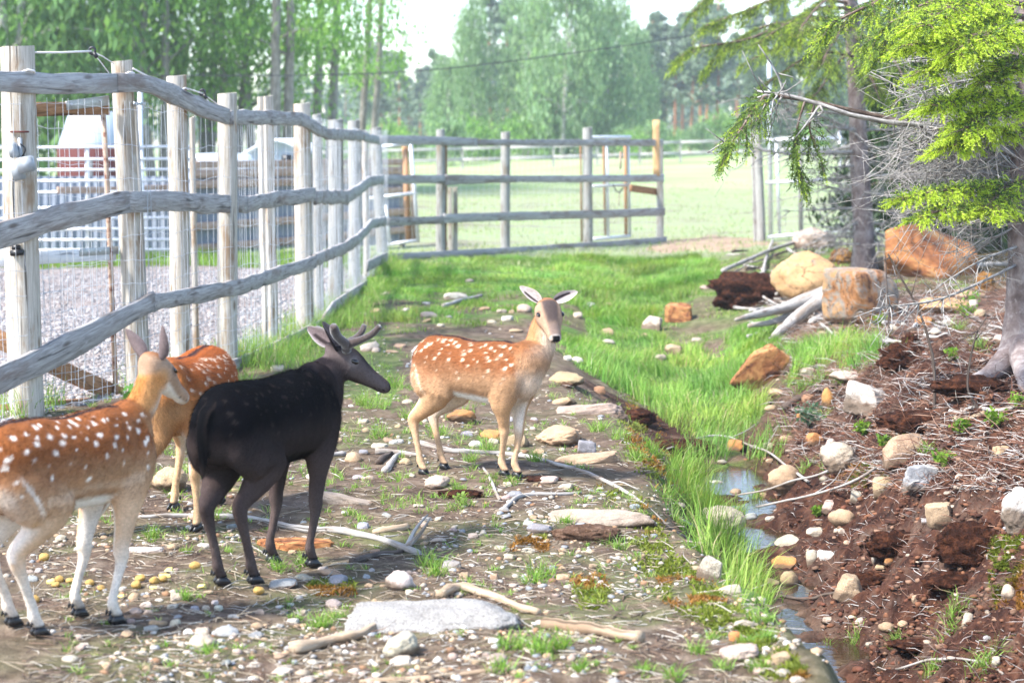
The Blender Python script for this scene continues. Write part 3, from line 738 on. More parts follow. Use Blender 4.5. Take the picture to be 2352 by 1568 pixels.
MAT_RAIL = wood_mat('weathered_rail', (.14, .128, .122), (.33, .312, .30), (.52, .50, .485), (.20, .155, .13))
MAT_RAIL2 = wood_mat('pale_weathered_rail', (.20, .19, .185), (.38, .37, .365), (.54, .53, .53), (.26, .22, .20))
MAT_POST = wood_mat('peeled_post', (.19, .155, .12), (.47, .43, .37), (.66, .62, .56), (.27, .175, .10), (2.4, 70, 70))
MAT_POST2 = wood_mat('grey_post', (.14, .135, .125), (.31, .305, .285), (.47, .465, .45), (.20, .165, .12), (2.4, 70, 70))
MAT_TIMBER = wood_mat('brown_timber', (.15, .075, .035), (.34, .185, .095), (.45, .27, .15), (.20, .10, .05))
MAT_FRESH = wood_mat('fresh_plank', (.46, .26, .12), (.62, .38, .19), (.72, .48, .27), (.5, .29, .13), bump=.2)
MAT_PLANK = wood_mat('pen_plank', (.26, .17, .12), (.45, .32, .24), (.56, .43, .35), (.34, .22, .15))
MAT_WHITE = wood_mat('white_painted', (.55, .57, .62), (.74, .76, .80), (.82, .83, .85), (.60, .62, .66), bump=.2)
def metal(name, c, rough=.45, met=.9, rust=None):
    m = NT(name, rough, .5); pos = m.n('NewGeometry', 'Position')
    n = m.noise(pos, 30, 4, .6)
    col = m.mix(m.ramp(n, [(.35, 0.0), (.7, 1.0)]), tuple(q * .8 for q in c), c)
    if rust: col = m.mix(m.ramp(m.noise(pos, 14, 5, .7), [(.5, 0.0), (.62, 1.0)]), col, rust)
    m.base(col); m.set(m.b, 'Metallic', met); m.bump(n, .15, .003); return m.m
MAT_WIRE = metal('galvanised_wire', (.62, .65, .70), .5, .35)
MAT_PIPE = metal('galvanised_pipe', (.70, .73, .78), .42, .45)
MAT_STRAP = metal('hinge_strap', (.42, .45, .47), .45, .6)
MAT_RUST = metal('rusty_tube', (.55, .40, .30), .8, .2, (.17, .055, .03))
MAT_SHEET = metal('sheet_steel', (.27, .31, .38), .55, .3)
MAT_LAMP = metal('lamp_grey', (.36, .39, .42), .5, .1)
m = NT('black_plastic', .4, .5); m.base((.012, .012, .015)); MAT_BLACK = m.m
m = NT('white_rope', .7, .3); m.base((.80, .76, .74)); MAT_ROPE = m.m
m = NT('tarp', .55, .4); m.base(m.mix(m.noise(m.n('NewGeometry', 'Position'), 1.5, 3), (.36, .43, .54), (.46, .53, .62))); MAT_TARP = m.m
m = NT('dark_red_board', .8, .2); m.base((.10, .028, .024)); MAT_RED = m.m
m = NT('bale_wrap', .35, .5); m.base((.50, .55, .60)); m.bump(m.noise(m.n('NewGeometry', 'Position'), 9, 3), .6, .03); MAT_BALE = m.m

def part(mb, name, mat, root, smooth=False, **k):
    o = mb.build(name, mat, root, smooth, **k)
    if root is not None and root.parent is None: o.location = -root.location
    return o
def with_grain(mb, G, name, mat, root, smooth=True, **k):
    o = part(mb, name, mat, root, smooth, **k); set_col(o.data, G, 'Grain'); return o

def board(root, P, hh, th=0.016, name='rail', mat=None, side=None, edge=0.0, seg=None, **k):
    """a plank whose wide face follows points P; hh half height per point"""
    P = np.asarray(P, float); hh = np.broadcast_to(np.asarray(hh, float), (len(P),))
    L = np.concatenate([[0], np.cumsum(np.linalg.norm(np.diff(P, axis=0), axis=1))])
    n = seg or max(6, int(L[-1] / .12)); s = np.linspace(0, L[-1], n)
    Q = np.stack([np.interp(s, L, P[:, i]) for i in range(3)], 1)
    if len(P) > 2:      # soften the bends
        for _ in range(1): Q[1:-1] = .5 * Q[1:-1] + .25 * (Q[:-2] + Q[2:])
    H = np.interp(s, L, hh); mb = MB(); V = []; G = []; o = rng.uniform(0, 50)
    for i in range(n):
        t = Q[min(i + 1, n - 1)] - Q[max(i - 1, 0)]; t /= np.linalg.norm(t)
        nn = np.cross(t, (0, 0, 1)); nn /= np.linalg.norm(nn) + 1e-9
        if side is not None: nn = np.asarray(side, float)
        u = np.cross(nn, t); u /= np.linalg.norm(u)
        e1 = 1 + edge * vnoise(s[i] * 6, o, 0, 3) + edge * .5 * vnoise(s[i] * 19, o, 1, 4); e0 = 1 + edge * 1.4 * vnoise(s[i] * 5, o + 9, 0, 5) + edge * .6 * vnoise(s[i] * 17, o, 7, 6)
        cs = [(-1, -e0 + .05), (-1, 0), (-1, e1 - .05), (-.8, e1), (.8, e1), (1, e1 - .05), (1, 0), (1, -e0 + .05), (.8, -e0), (-.8, -e0)]
        for a, b in cs:
            V.append(Q[i] + nn * a * th + u * b * H[i]); G.append((s[i], b * H[i], a * th))
    m_ = 10; F = [(i * m_ + j, i * m_ + (j + 1) % m_, (i + 1) * m_ + (j + 1) % m_, (i + 1) * m_ + j) for i in range(n - 1) for j in range(m_)]
    V += [Q[0], Q[-1]]; G += [(s[0], 0, 0), (s[-1], 0, 0)]; F3 = []
    for j in range(m_): F3 += [(n * m_, (j + 1) % m_, j), (n * m_ + 1, (n - 1) * m_ + j, (n - 1) * m_ + (j + 1) % m_)]
    mb.add(V, F, F3)
    ob = with_grain(mb, np.array(G), name, mat or MAT_RAIL, root, False, **k)
    return ob
def post(root, top, foot, r, name='post', mat=None, taper=.9, n=18, rings=26, slant=.01, square=False, crack=None, sink=.12, **k):
    top = np.asarray(top, float); foot = np.asarray(foot, float) - np.array([0, 0, sink]); ax = top - foot; Lh = np.linalg.norm(ax); ax /= Lh
    u = np.array([1.0, 0, 0]) - ax * ax[0]; u /= np.linalg.norm(u); v = np.cross(ax, u); V = []; G = []; o = rng.uniform(0, 50)
    for i in range(rings):
        t = i / (rings - 1); c = foot + ax * Lh * t + u * .006 * vnoise(t * 4, o, 0, 2) + v * .006 * vnoise(t * 4, o, 4, 3)
        for j in range(n):
            a = j * 2 * math.pi / n
            if square: q = 1 / max(abs(math.cos(a)), abs(math.sin(a))); q = min(q, 1.34)
            else: q = 1 + .045 * vnoise(math.cos(a) * 1.5 + o, math.sin(a) * 1.5, t * 2.2, 7) + .022 * vnoise(math.cos(a) * 7 + o, math.sin(a) * 7, t * 3, 8)
            if crack is not None and abs(((a - crack + math.pi) % (2 * math.pi)) - math.pi) < .2: q *= .72
            rr = r * q * (1 + (taper - 1) * t)
            zz = slant * (math.cos(a) + .4 * math.sin(2 * a)) if i == rings - 1 else 0
            V.append(c + u * rr * math.cos(a) + v * rr * math.sin(a) + ax * zz); G.append((Lh * t, r * math.cos(a), r * math.sin(a)))
    F = [(i * n + j, i * n + (j + 1) % n, (i + 1) * n + (j + 1) % n, (i + 1) * n + j) for i in range(rings - 1) for j in range(n)]
    V.append(top + ax * .003); G.append((0, 0, 0)); F3 = [((rings - 1) * n + j, (rings - 1) * n + (j + 1) % n, len(V) - 1) for j in range(n)]
    mb = MB(); mb.add(V, F, F3)
    ob = with_grain(mb, np.array(G), name, mat or MAT_POST, root, True, **k)
    if hasattr(ob.data, 'set_sharp_from_angle'): ob.data.set_sharp_from_angle(angle=R(50))
    return ob
_FL = np.concatenate([FP[:1] + (FP[:1] - FP[1:2]) * 1.2, FP, FP[8:] + (FP[8:] - FP[7:8]) * .5])
def fence_plane(vx, vy, off):
    """depth at which a picture ray meets the fence line moved sideways by off (towards the enclosure)"""
    d = _FL[1:, :2] - _FL[:-1, :2]; n = np.stack([d[:, 1], -d[:, 0]], 1); n /= np.linalg.norm(n, axis=1)[:, None]
    nn = np.concatenate([n[:1], (n[1:] + n[:-1]) / 2, n[-1:]]); Q = _FL[:, :2] + nn * off
    rr = Q[:, 0] / Q[:, 1]; r = ray(vx, vy); r = r[0] / r[1]
    return 1 / np.interp(r, rr, 1 / Q[:, 1])
def fpts(l, off):     # picture points on the left fence's plane
    return np.array([atY(a, b, fence_plane(a, b, off)) for a, b in l])
def hpx(l, h, off):   # half heights in metres from picture heights
    return np.array([0.5 * q / pxm(fence_plane(a, b, off)) for (a, b), q in zip(l, h)])

LF = thing('deer_fence', 'tall deer fence of peeled log posts and bent grey rails beside the gravel yard', 'fence', tuple(FP[0]))
POSTS = [((37, 108), 0, 80, None), ((279, 141), 1, 51, None), ((405, 175), 2, 47, None), ((521, 215), 3, 47, None), ((609, 222), 4, 38, 4.5), ((694, 238), 5, 41, None),
         ((771, 275), 6, 36, None), ((813, 277), 7, 28, None), ((862, 293), 8, 26, None)]
for (tx, ty), i, wd, cr in POSTS:
    Y = FP[i, 1]; lab = {0: 'thick pale log post carrying the grey lamp', 4: 'post with a long open crack'}.get(i)
    post(LF, atY(tx, ty, Y), FP[i], .5 * wd / pxm(Y), taper=.94, crack=cr, mat=MAT_POST if i < 6 else MAT_POST2, label=lab, rings=34 if i < 4 else 20)
for (tx, ty), (bx, by), wd in (((727, 263), (733, 752), 24), ((838, 302), (842, 640), 15), ((312, 240), (340, 880), 12), ((440, 270), (452, 850), 15)):
    Y = fence_Y(bx) + .35; post(LF, atY(tx, ty, Y), on_ground(atY(bx, by, Y)), .5 * wd / pxm(Y), mat=MAT_POST2 if wd != 15 else MAT_POST, rings=14)
OFF = .125
RAILS = [  # picture polyline, picture heights, pale?
    ([(-40, 186), (120, 192), (266, 190)], [50, 47, 42], 1), ([(264, 188), (330, 191), (400, 216), (460, 247), (523, 270)], [42, 42, 42, 40, 34], 0),
    ([(526, 270), (610, 270), (691, 274)], [34, 32, 29], 0), ([(689, 273), (712, 284), (734, 301), (752, 308)], [29, 27, 26, 24], 0), ([(750, 308), (785, 309), (827, 312)], [25, 24, 23], 0), ([(826, 310), (846, 318), (869, 322)], [21, 20, 19], 1),
    ([(-40, 552), (90, 513), (200, 482), (293, 463)], [62, 58, 52, 48], 0), ([(290, 463), (400, 462), (480, 468), (567, 470)], [47, 45, 44, 40], 0), ([(565, 469), (640, 456), (721, 447)], [35, 35, 33], 0),
    ([(724, 453), (798, 453)], [31, 30], 0), ([(797, 453), (830, 432), (848, 417), (880, 412)], [28, 25, 23, 20], 1),
    ([(-40, 890), (60, 843), (150, 800), (240, 752), (310, 714), (353, 690)], [64, 62, 58, 52, 46, 42], 0), ([(351, 694), (440, 680), (560, 655), (601, 643)], [40, 38, 36, 34], 0), ([(599, 642), (660, 621), (723, 600)], [34, 32, 28], 0),
    ([(721, 598), (790, 570), (821, 550)], [27, 26, 25], 0), ([(819, 552), (838, 532), (852, 514), (886, 508)], [24, 22, 21, 20], 1)]
for l, h, pale in RAILS:
    board(LF, fpts(l, OFF), hpx(l, h, OFF), .02, 'rail', MAT_RAIL2 if pale else MAT_RAIL, edge=.13)
for l, h in (([(525, 846), (575, 826), (610, 812)], [34, 34, 34]), ([(609, 812), (640, 798), (664, 787)], [34, 34, 33]), ([(662, 788), (700, 768), (744, 744)], [33, 32, 29]), ([(742, 740), (764, 706), (800, 682), (842, 655)], [26, 26, 25, 24]), ([(843, 612), (866, 600), (889, 590)], [24, 23, 22])):
    board(LF, fpts(l, OFF + .02), hpx(l, h, OFF), .016, 'skirt_board', MAT_RAIL, edge=.05)
# wire netting on the yard side of the rails
def netting(root, P0, P1, z0, z1, dv, hs, r=.0016, wav=.012, name='wire_netting', skew=0):
    mb = MB(); P0 = np.asarray(P0, float); P1 = np.asarray(P1, float); d = P1 - P0; Lh = np.linalg.norm(d[:2]); n = max(2, int(Lh / dv)); nrm = np.array([d[1], -d[0], 0]) / Lh
    for i in range(n + 1):
        t = i / n; b = P0 + d * t; zz = np.linspace(z0, z1, 7); o = rng.uniform(0, 99)
        sw = wav * (vnoise(zz * 2.3, o, 0, 3))
        mb.tube([(b[0] + d[0] / Lh * s + nrm[0] * s, b[1] + d[1] / Lh * s, b[2] + z) for z, s in zip(zz, sw)], r, 3, False)
    for hz in hs:
        m_ = max(4, int(Lh / .09)); tt_ = np.linspace(0, 1, m_); o = rng.uniform(0, 99)
        zz = hz + .012 * np.sin(tt_ * 9 + o) + .004 * np.where(np.arange(m_) % 2, 1, -1) + skew * (tt_ - .5)
        mb.tube([(P0[0] + d[0] * t, P0[1] + d[1] * t, P0[2] + d[2] * t + z) for t, z in zip(tt_, zz)], r * 1.05, 3, False)
    return part(mb, name, MAT_WIRE, root, kind='stuff')
for i in range(8):
    a, b = FP[i].copy(), FP[i + 1].copy(); zt = float(atY(POSTS[i][0][0], POSTS[i][0][1], a[1])[2])
    hgt = 2.25
    a += np.array([.10, -.01, 0]); b += np.array([.10, -.01, 0])
    if i == 0: a = a + (a - b) * .7
    netting(LF, a, b, .02, hgt, .085 if i < 4 else .12, [.04, .13, .23, .34, .46, .59, .73, .88, 1.05, 1.24, 1.44, 1.66, 1.92, 2.2] if i < 5 else [.1, .3, .5, .75, 1.0, 1.3, 1.6, 1.95], r=.0021 if i < 3 else .0024)
# lamps, plug and cable on the first post
yl = FP[0, 1] - .16
fl = thing('flood_lamp', 'pair of small grey lamp heads on a bracket strapped to the thick post', 'lamp', tuple(atY(48, 400, yl)))
def pbox(root, name, mat, vx, vy, wd, ht, Y, dep=.03, rot=0.0, **k):
    c = atY(vx, vy, Y); s = pxm(Y); X = (math.cos(rot), 0, math.sin(rot)); Z = (-math.sin(rot), 0, math.cos(rot)); mb = MB(); hw, hh = wd / 2 / s, ht / 2 / s
    e = min(hw, hh, dep) * .25
    for (ix, iy, iz) in ((1, 1 - e / dep, 1 - e / hh), (1 - e / hw, 1, 1 - e / hh), (1 - e / hw, 1 - e / dep, 1)): mb.box(c, hw * ix, dep * iy, hh * iz, X, (0, 1, 0), Z)
    return part(mb, name, mat, root, **k)
pbox(fl, 'bracket', MAT_LAMP, 47, 352, 9, 70, yl + .03, .012)
pbox(fl, 'lamp_head', MAT_LAMP, 31, 345, 20, 34, yl, .03, .25); pbox(fl, 'lamp_head', MAT_LAMP, 60, 378, 38, 36, yl - .03, .03, .2); pbox(fl, 'lamp_head', MAT_LAMP, 40, 392, 26, 44, yl - .01, .03, .3)
pbox(fl, 'strap', MAT_RED, 45, 303, 42, 4, yl + .03, .01)
mb = MB(); mb.tube(spline([atY(x_, y_, yl + .02) for x_, y_ in ((46, 330), (58, 345), (40, 380), (30, 420), (33, 500))], 20), .006, 6); part(mb, 'cable', MAT_BLACK, fl, True)
pg = thing('power_plug', 'black cable plug hanging on the thick fence post under the middle rail', 'plug', tuple(atY(38, 590, yl)))
pbox(pg, 'collar', MAT_BLACK, 37, 568, 18, 12, yl + .02, .02); pbox(pg, 'plug_body', MAT_BLACK, 39, 580, 28, 14, yl + .02, .03, .1)
mb = MB(); mb.tube([atY(44, 584, yl + .02), atY(46, 593, yl + .02)], .003, 5); part(mb, 'prong', MAT_PIPE, pg)
# white electric rope with black knots
er = thing('electric_rope', 'white electric fence rope strung over the log posts with black insulators', 'rope', tuple(atY(213, 118, fence_Y(213))))
def rope(l, r=.007, off=.02, mat=MAT_ROPE, name='rope'):
    mb = MB(); mb.tube(np.array([atY(a, b, fence_Y(a) + off) for a, b in l]), r, 6); part(mb, name, mat, er, True)
rope([(76, 121), (140, 121), (210, 118)]); rope([(214, 120), (236, 130), (262, 147)], .005); rope([(214, 122), (232, 144), (250, 168)], .004); rope([(306, 158), (340, 176), (408, 208)], .007, -.02); rope([(430, 203), (450, 210), (466, 215), (500, 240)], .005); rope([(468, 217), (484, 240), (500, 252)], .0035)
rope([(50, 166), (64, 161), (78, 163), (80, 168)], .008, -.13); rope([(286, 172), (296, 166), (308, 168)], .007, -.1); rope([(416, 206), (426, 202), (432, 206)], .006, -.1)
for (a, b) in ((212, 117), (465, 213)):
    mb = MB(); c = atY(a, b, fence_Y(a) + .02); q = np.linspace(0, 2 * math.pi, 12); mb.tube(np.stack([c[0] + .022 * np.cos(q), c[1] + 0 * q, c[2] + .025 * np.sin(q)], 1), .010, 6, False); mb.tube([c + (.01, 0, -.015), c + (.035, 0, -.05)], .016, 7); part(mb, 'insulator', MAT_BLACK, er, True)

# ---- yard gate between the first posts
yg = thing('yard_gate', 'narrow gate of wire mesh and timber with long strap hinges behind the first fence posts', 'gate', tuple(on_ground(atY(180, 900, fence_Y(180) + .2))))
GO = .22
def gp(a, b, o=GO): return atY(a, b, fence_Y(a) + o)
def gboard(name, l, h, mat, th=.02, o=GO): return board(yg, [gp(a, b, o) for a, b in l], [.5 * q / pxm(fence_Y(a) + o) for (a, b), q in zip(l, h)], th, name, mat, edge=.02)
gboard('top_timber', [(70, 252), (160, 250), (247, 247)], [32, 31, 34], MAT_TIMBER); gboard('middle_board', [(-40, 598), (100, 590), (262, 583)], [34, 32, 28], MAT_WHITE)
gboard('diagonal_brace', [(-40, 762), (60, 808), (160, 858), (276, 908)], [42, 42, 40, 38], MAT_TIMBER, .02, GO + .05); gboard('bottom_timber', [(-40, 950), (120, 938), (282, 924)], [36, 36, 34], MAT_TIMBER)
for l, h in (([(152, 243), (250, 231)], [20, 22]), ([(182, 580), (272, 574)], [17, 18]), ([(210, 936), (300, 916)], [18, 18])): gboard('hinge_strap', l, h, MAT_STRAP, .005, GO - .03)
mb = MB(); mb.tube([gp(237, 262, GO - .02), gp(246, 420, GO - .02), gp(252, 560, GO - .02), gp(266, 905, GO - .02)], .021, 8); part(mb, 'steel_tube', MAT_RUST, yg, True)
for (a, b) in ((165, 240), (232, 233), (205, 579), (230, 577), (258, 575)):
    mb = MB(); c = gp(a, b, GO - .04); mb.tube([c, c + (0, -.012, 0)], .008, 6); part(mb, 'bolt', MAT_PIPE, yg)
netting(yg, gp(82, 905), gp(262, 890), .05, 2.0, .10, [.15, .35, .55, .75, .95, 1.2, 1.45, 1.7, 1.95], .0022, .004, 'wire_mesh')
mb = MB(); mb.tube([gp(308, 239, 0), gp(332, 239, -.02)], .011, 7); mb.tube([gp(306, 239, 0), gp(311, 239, -.02)], .02, 6); part(mb, 'hinge_bolt', MAT_STRAP, yg)

# ---- rear run of the fence with its wicket gate
BP0 = FP[8]; BP1 = hit(np.array(1521.), np.array(556.))
def back_Y(vx): return 1 / np.interp(vx, [880, 1521], [1 / BP0[1], 1 / BP1[1]])
RF = thing('rear_fence', 'low rail fence with round posts and netting across the far end of the enclosure', 'fence', tuple(BP0))
def bp(a, b, o=0.0): return atY(a, b, back_Y(a) + o)
for a, t, b, wd, mt, sq in ((1012, 297, 577, 22, MAT_POST2, False), (1161, 303, 570, 23, MAT_POST2, False), (1350, 293, 562, 24, MAT_POST2, False), (1516, 330, 557, 16, MAT_POST2, True), (1023, 322, 577, 8, MAT_TIMBER, True)):
    post(RF, bp(a, t), on_ground(bp(a, b)), .5 * wd / pxm(back_Y(a)), mat=mt, square=sq, rings=14)
for a in (1034, 1046): post(RF, bp(a, 430, .1), on_ground(bp(a, 578, .1)), .5 * 11 / pxm(back_Y(a)), mat=MAT_POST, square=True, rings=8)
def bboard(l, h, mat, name='rail', o=-.14, root=None, th=.02): return board(root or RF, [bp(a, b, o) for a, b in l], [.5 * q / pxm(back_Y(a)) for (a, b), q in zip(l, h)], th, name, mat, edge=.05)
bboard([(868, 321), (960, 322), (1096, 327)], [20, 20, 19], MAT_RAIL2); bboard([(1094, 327), (1300, 328), (1522, 328)], [14, 15, 16], MAT_RAIL)
bboard([(880, 412), (1021, 412)], [20, 20], MAT_RAIL2); bboard([(1022, 413), (1100, 412), (1185, 411)], [24, 20, 16], MAT_RAIL); bboard([(1183, 411), (1330, 411), (1524, 409)], [16, 16, 17], MAT_RAIL2)
bboard([(885, 510), (1018, 505)], [19, 19], MAT_RAIL); bboard([(1019, 502), (1160, 497), (1262, 495)], [21, 20, 20], MAT_RAIL2); bboard([(1260, 495), (1400, 491), (1526, 486)], [19, 19, 19], MAT_RAIL)
bboard([(888, 590), (1050, 582), (1260, 570)], [15, 15, 15], MAT_RAIL2, 'skirt_board'); bboard([(1258, 570), (1400, 562), (1530, 552)], [17, 17, 17], MAT_RAIL, 'skirt_board')
board(RF, [bp(1507, 276, -.18), bp(1508, 404, -.18)], .5 * 15 / pxm(BP1[1]), .02, 'fresh_plank', MAT_FRESH, side=(0, -1, 0), label='fresh orange plank nailed upright at the gateway')
board(RF, [bp(1448, 432, .1), bp(1512, 441, .1)], .5 * 16 / pxm(BP1[1]), .02, 'brace', MAT_TIMBER)
netting(RF, bp(888, 585, .1), bp(1516, 556, .1), .0, 1.95, .16, [.1, .25, .42, .6, .8, 1.05, 1.35, 1.7], .0018, .006)
WG = thing('wicket_gate', 'white tubular metal gate frame standing behind the rear rail fence', 'gate', tuple(on_ground(bp(1405, 560, .25))))
def bar(root, l, w, mat=MAT_PIPE, Yf=back_Y, o=.25, name='bar'):
    mb = MB(); mb.tube([atY(a, b, Yf(a) + o) for a, b in l], .5 * w / pxm(Yf(l[0][0])), 8); return part(mb, name, mat, root, True)
bar(WG, [(1356, 316), (1448, 315)], 8); bar(WG, [(1393, 318), (1397, 545)], 7); bar(WG, [(1443, 318), (1447, 545)], 6); bar(WG, [(1364, 549), (1447, 542)], 8); bar(WG, [(1362, 428), (1443, 425)], 7)
bar(WG, [(1386, 320), (1390, 540)], 5, MAT_TIMBER, o=.3, name='wood_batten'); bar(WG, [(1436, 330), (1438, 540)], 8, MAT_TIMBER, o=.3, name='wood_batten'); bar(WG, [(1333, 320), (1336, 555)], 4, MAT_TIMBER, o=.1, name='wood_batten')
bar(WG, [(1408, 424), (1416, 440), (1424, 442), (1432, 430)], 3, MAT_BLACK, o=.2, name='chain'); bar(WG, [(1423, 442), (1421, 472)], 2.5, MAT_RUST, o=.2, name='chain'); bar(WG, [(1426, 348), (1425, 388)], 5, MAT_RUST, o=.2, name='rusty_handle')

# ---- fence on the right: post, tubular gate, white pole
RY = float(hit(np.array(1745.), np.array(556.))[1]); rY = lambda a: RY - (a - 1745) * .0
TG = thing('field_gate', 'grey tubular field gate hung on a round post beyond the big spruce', 'gate', tuple(on_ground(atY(1745, 553, RY))))
post(TG, atY(1740, 297, RY), on_ground(atY(1750, 553, RY)), .5 * 21 / pxm(RY), mat=MAT_POST2, rings=14); post(TG, atY(1728, 302, RY + .1), on_ground(atY(1736, 550, RY + .1)), .5 * 8 / pxm(RY), mat=MAT_RAIL, square=True, rings=8)
for l, w_ in (([(1758, 420), (1850, 416), (1960, 408)], 8), ([(1762, 545), (1860, 536), (1960, 530), (2230, 522)], 8), ([(1783, 330), (1791, 540)], 7), ([(1928, 300), (1934, 535)], 7), ([(1758, 322), (1960, 318)], 7)): bar(TG, l, w_, MAT_PIPE, rY, 0)
for l, w_ in (([(1837, 320), (1840, 540)], 11), ([(1946, 320), (1952, 540)], 12)): bar(TG, l, w_, MAT_POST2, rY, .05, 'upright')
netting(TG, atY(1762, 548, RY), atY(2230, 540, RY), .02, 1.7, .17, [.15, .35, .6, .9, 1.3, 1.6], .0018, .004)
WP = thing('lamp_pole', 'slim white metal pole rising behind the spruce branches', 'pole', tuple(on_ground(atY(1771, 545, RY + 1.5))))
mb = MB(); mb.tube([atY(1764, -60, RY + 1.5), atY(1768, 250, RY + 1.5), on_ground(atY(1771, 545, RY + 1.5), -.1)], .5 * 11 / pxm(RY), 10); part(mb, 'shaft', MAT_PIPE, WP, True)
mb = MB(); mb.tube([atY(1768, 255, RY + 1.5), atY(1768, 270, RY + 1.5)], .5 * 14 / pxm(RY), 10); part(mb, 'collar', MAT_PIPE, WP, True)

# ---- open white frame gate at the corner
CY = float(FP[8, 1]) + 1.2; cY = lambda a: CY
CG = thing('frame_gate', 'open white tubular gate frame leaning behind the fence corner', 'gate', tuple(on_ground(atY(925, 560, CY))))
for l, w_ in (([(862, 340), (945, 328)], 10), ([(943, 328), (952, 440), (960, 556)], 9), ([(890, 562), (958, 552)], 8), ([(848, 456), (952, 444)], 9), ([(886, 470), (896, 562)], 8)): bar(CG, l, w_, MAT_PIPE, cY, 0)
for l, w_ in (([(930, 336), (938, 556)], 14), ([(944, 332), (950, 556)], 10)): bar(CG, l, w_, MAT_TIMBER if w_ == 14 else MAT_POST, cY, .12, 'upright')

# ---- cattle pen : pipe gates, planks, sheet
PY = 29.5; pY = lambda a: PY
PG = thing('pipe_gate', 'long galvanised pipe gate standing across the gravel yard', 'gate', tuple(on_ground(atY(320, 600, PY))))
for yy in (337, 365, 389, 414, 440, 476, 500, 525, 550, 573, 598): bar(PG, [(-60, yy + 3), (200, yy + 1), (436, yy)], 6.5, MAT_PIPE, pY, 0)
for xx in (-50, 200, 325, 434): bar(PG, [(xx, 335), (xx + 2, 600)], 10, MAT_PIPE, pY, .04, 'upright')
bar(PG, [(322, 212), (326, 600)], 11, MAT_PIPE, pY, .1, 'tall_upright')
PP = thing('cattle_pen', 'cattle pen wall of pinkish planks over grey corrugated sheet behind the fence', 'pen', tuple(on_ground(atY(690, 585, 31.5))))
def pen_Y(a): return 31.0 + (a - 440) * .0075
for l, w_ in (([(440, 379), (930, 371)], 17), ([(440, 400), (930, 389)], 19), ([(440, 424), (930, 408)], 18), ([(440, 464), (930, 436)], 16), ([(440, 521), (940, 484)], 18), ([(440, 571), (945, 528)], 17), ([(130, 437), (430, 432)], 14), ([(260, 470), (440, 462)], 14)):
    a0, a1 = l[0][0], l[1][0]; cuts = np.linspace(a0, a1, 2 + (a1 - a0) // 260)
    for u0, u1 in zip(cuts[:-1], cuts[1:]):
        f_ = lambda a: l[0][1] + (l[1][1] - l[0][1]) * (a - a0) / (a1 - a0)
        board(PP, [atY(u0 + 2, f_(u0), pen_Y(u0)), atY(u1 - 2, f_(u1) + rng.uniform(-2, 2), pen_Y(u1))], .5 * w_ / pxm(31.5), .02, 'plank', MAT_PLANK)
mb = MB(); n = 260; V = []
for i in range(n):
    a = -60 + (930 + 60) * i / (n - 1); dy = .02 * math.sin(i * 1.25)
    t_ = atY(a, 388 if a > 420 else 405, max(pen_Y(a), 30.6) + .12 + dy); b_ = on_ground(atY(a, 590, max(pen_Y(a), 30.6) + .12 + dy), .05); V += [t_, b_]
mb.add(V, [(2 * i, 2 * i + 1, 2 * i + 3, 2 * i + 2) for i in range(n - 1)]); part(mb, 'corrugated_sheet', MAT_SHEET, PP, True)
for a in (205, 445, 600, 745, 925): post(PP, atY(a, 365, pen_Y(max(a, 440)) + .1), on_ground(atY(a, 588, pen_Y(max(a, 440)) + .1)), .06, mat=MAT_POST2, square=True, rings=6)
# feed shelter with arched roof
SY_ = 38.0
FS = thing('feed_shelter', 'small blue grey shelter with a white arched roof beyond the cattle pen', 'shelter', tuple(on_ground(atY(620, 480, SY_))))
arc = [(548, 356), (566, 346), (590, 332), (612, 322), (632, 318), (654, 322), (676, 332), (694, 346)]
mb = MB(); A = np.array([atY(a, b, SY_) for a, b in arc]); B = A + (0.2, 2.2, 0); A2, B2 = A - (0, 0, .07), B - (0, 0, .07); V = np.concatenate([A, B, A2, B2]); q = len(arc)
F = [(i, i + 1, q + i + 1, q + i) for i in range(q - 1)] + [(2 * q + i, 3 * q + i, 3 * q + i + 1, 2 * q + i + 1) for i in range(q - 1)] + [(i, 2 * q + i, 2 * q + i + 1, i + 1) for i in range(q - 1)]
mb.add(V, F); part(mb, 'roof', MAT_WHITE, FS, True); FS.children[0].data.attributes.new('Grain', 'FLOAT_COLOR', 'POINT')
mb = MB(); W = [atY(a, b + 5, SY_ + .15) for a, b in arc[1:-1]]; base = [on_ground(atY(arc[1][0], 470, SY_ + .15)), on_ground(atY(arc[-2][0], 470, SY_ + .15))]
V = W + [base[1], base[0]]; cen = np.mean(V, 0); nV = len(V); V = V + [v + (0, 1.8, 0) for v in V] + [cen, cen + (0, 1.8, 0)]
mb.add(V, [(i, (i + 1) % nV, nV + (i + 1) % nV, nV + i) for i in range(nV)], [(i, (i + 1) % nV, 2 * nV) for i in range(nV)] + [(nV + (i + 1) % nV, nV + i, 2 * nV + 1) for i in range(nV)]); part(mb, 'wall', MAT_TARP, FS)
pbox(FS, 'window', MAT_BLACK, 658, 366, 22, 20, SY_ + .13, .03); pbox(FS, 'window', MAT_BLACK, 606, 372, 18, 18, SY_ + .13, .03)
for i, (a, wd, Yb_) in enumerate(((510, 95, 35.5),)):
    c = atY(a, 372, Yb_); rr = .6; mb = MB(); xs = np.array([-.62, -.6, -.5, 0, .5, .6, .62]); rads = np.array([.05, .45, .58, .6, .58, .45, .05]); c[2] = float(g(c[0], c[1])) + 1.26
    mb.tube([c + (x_ * 1.1, 0, 0) for x_ in xs], rads, 20); part(mb, 'bale', MAT_BALE, None, True, label=('round silage bale in white wrap stacked beside the arched shelter', 'white wrapped round bale farther behind the first one')[i], cat='bale')
    mb = MB(); mb.tube([c + (x_ * 1.1 + .3, .5, -.72) for x_ in xs], rads, 20); part(mb, 'bale', MAT_BALE, None, True, label='white wrapped round bale at ground level under another bale', cat='bale')
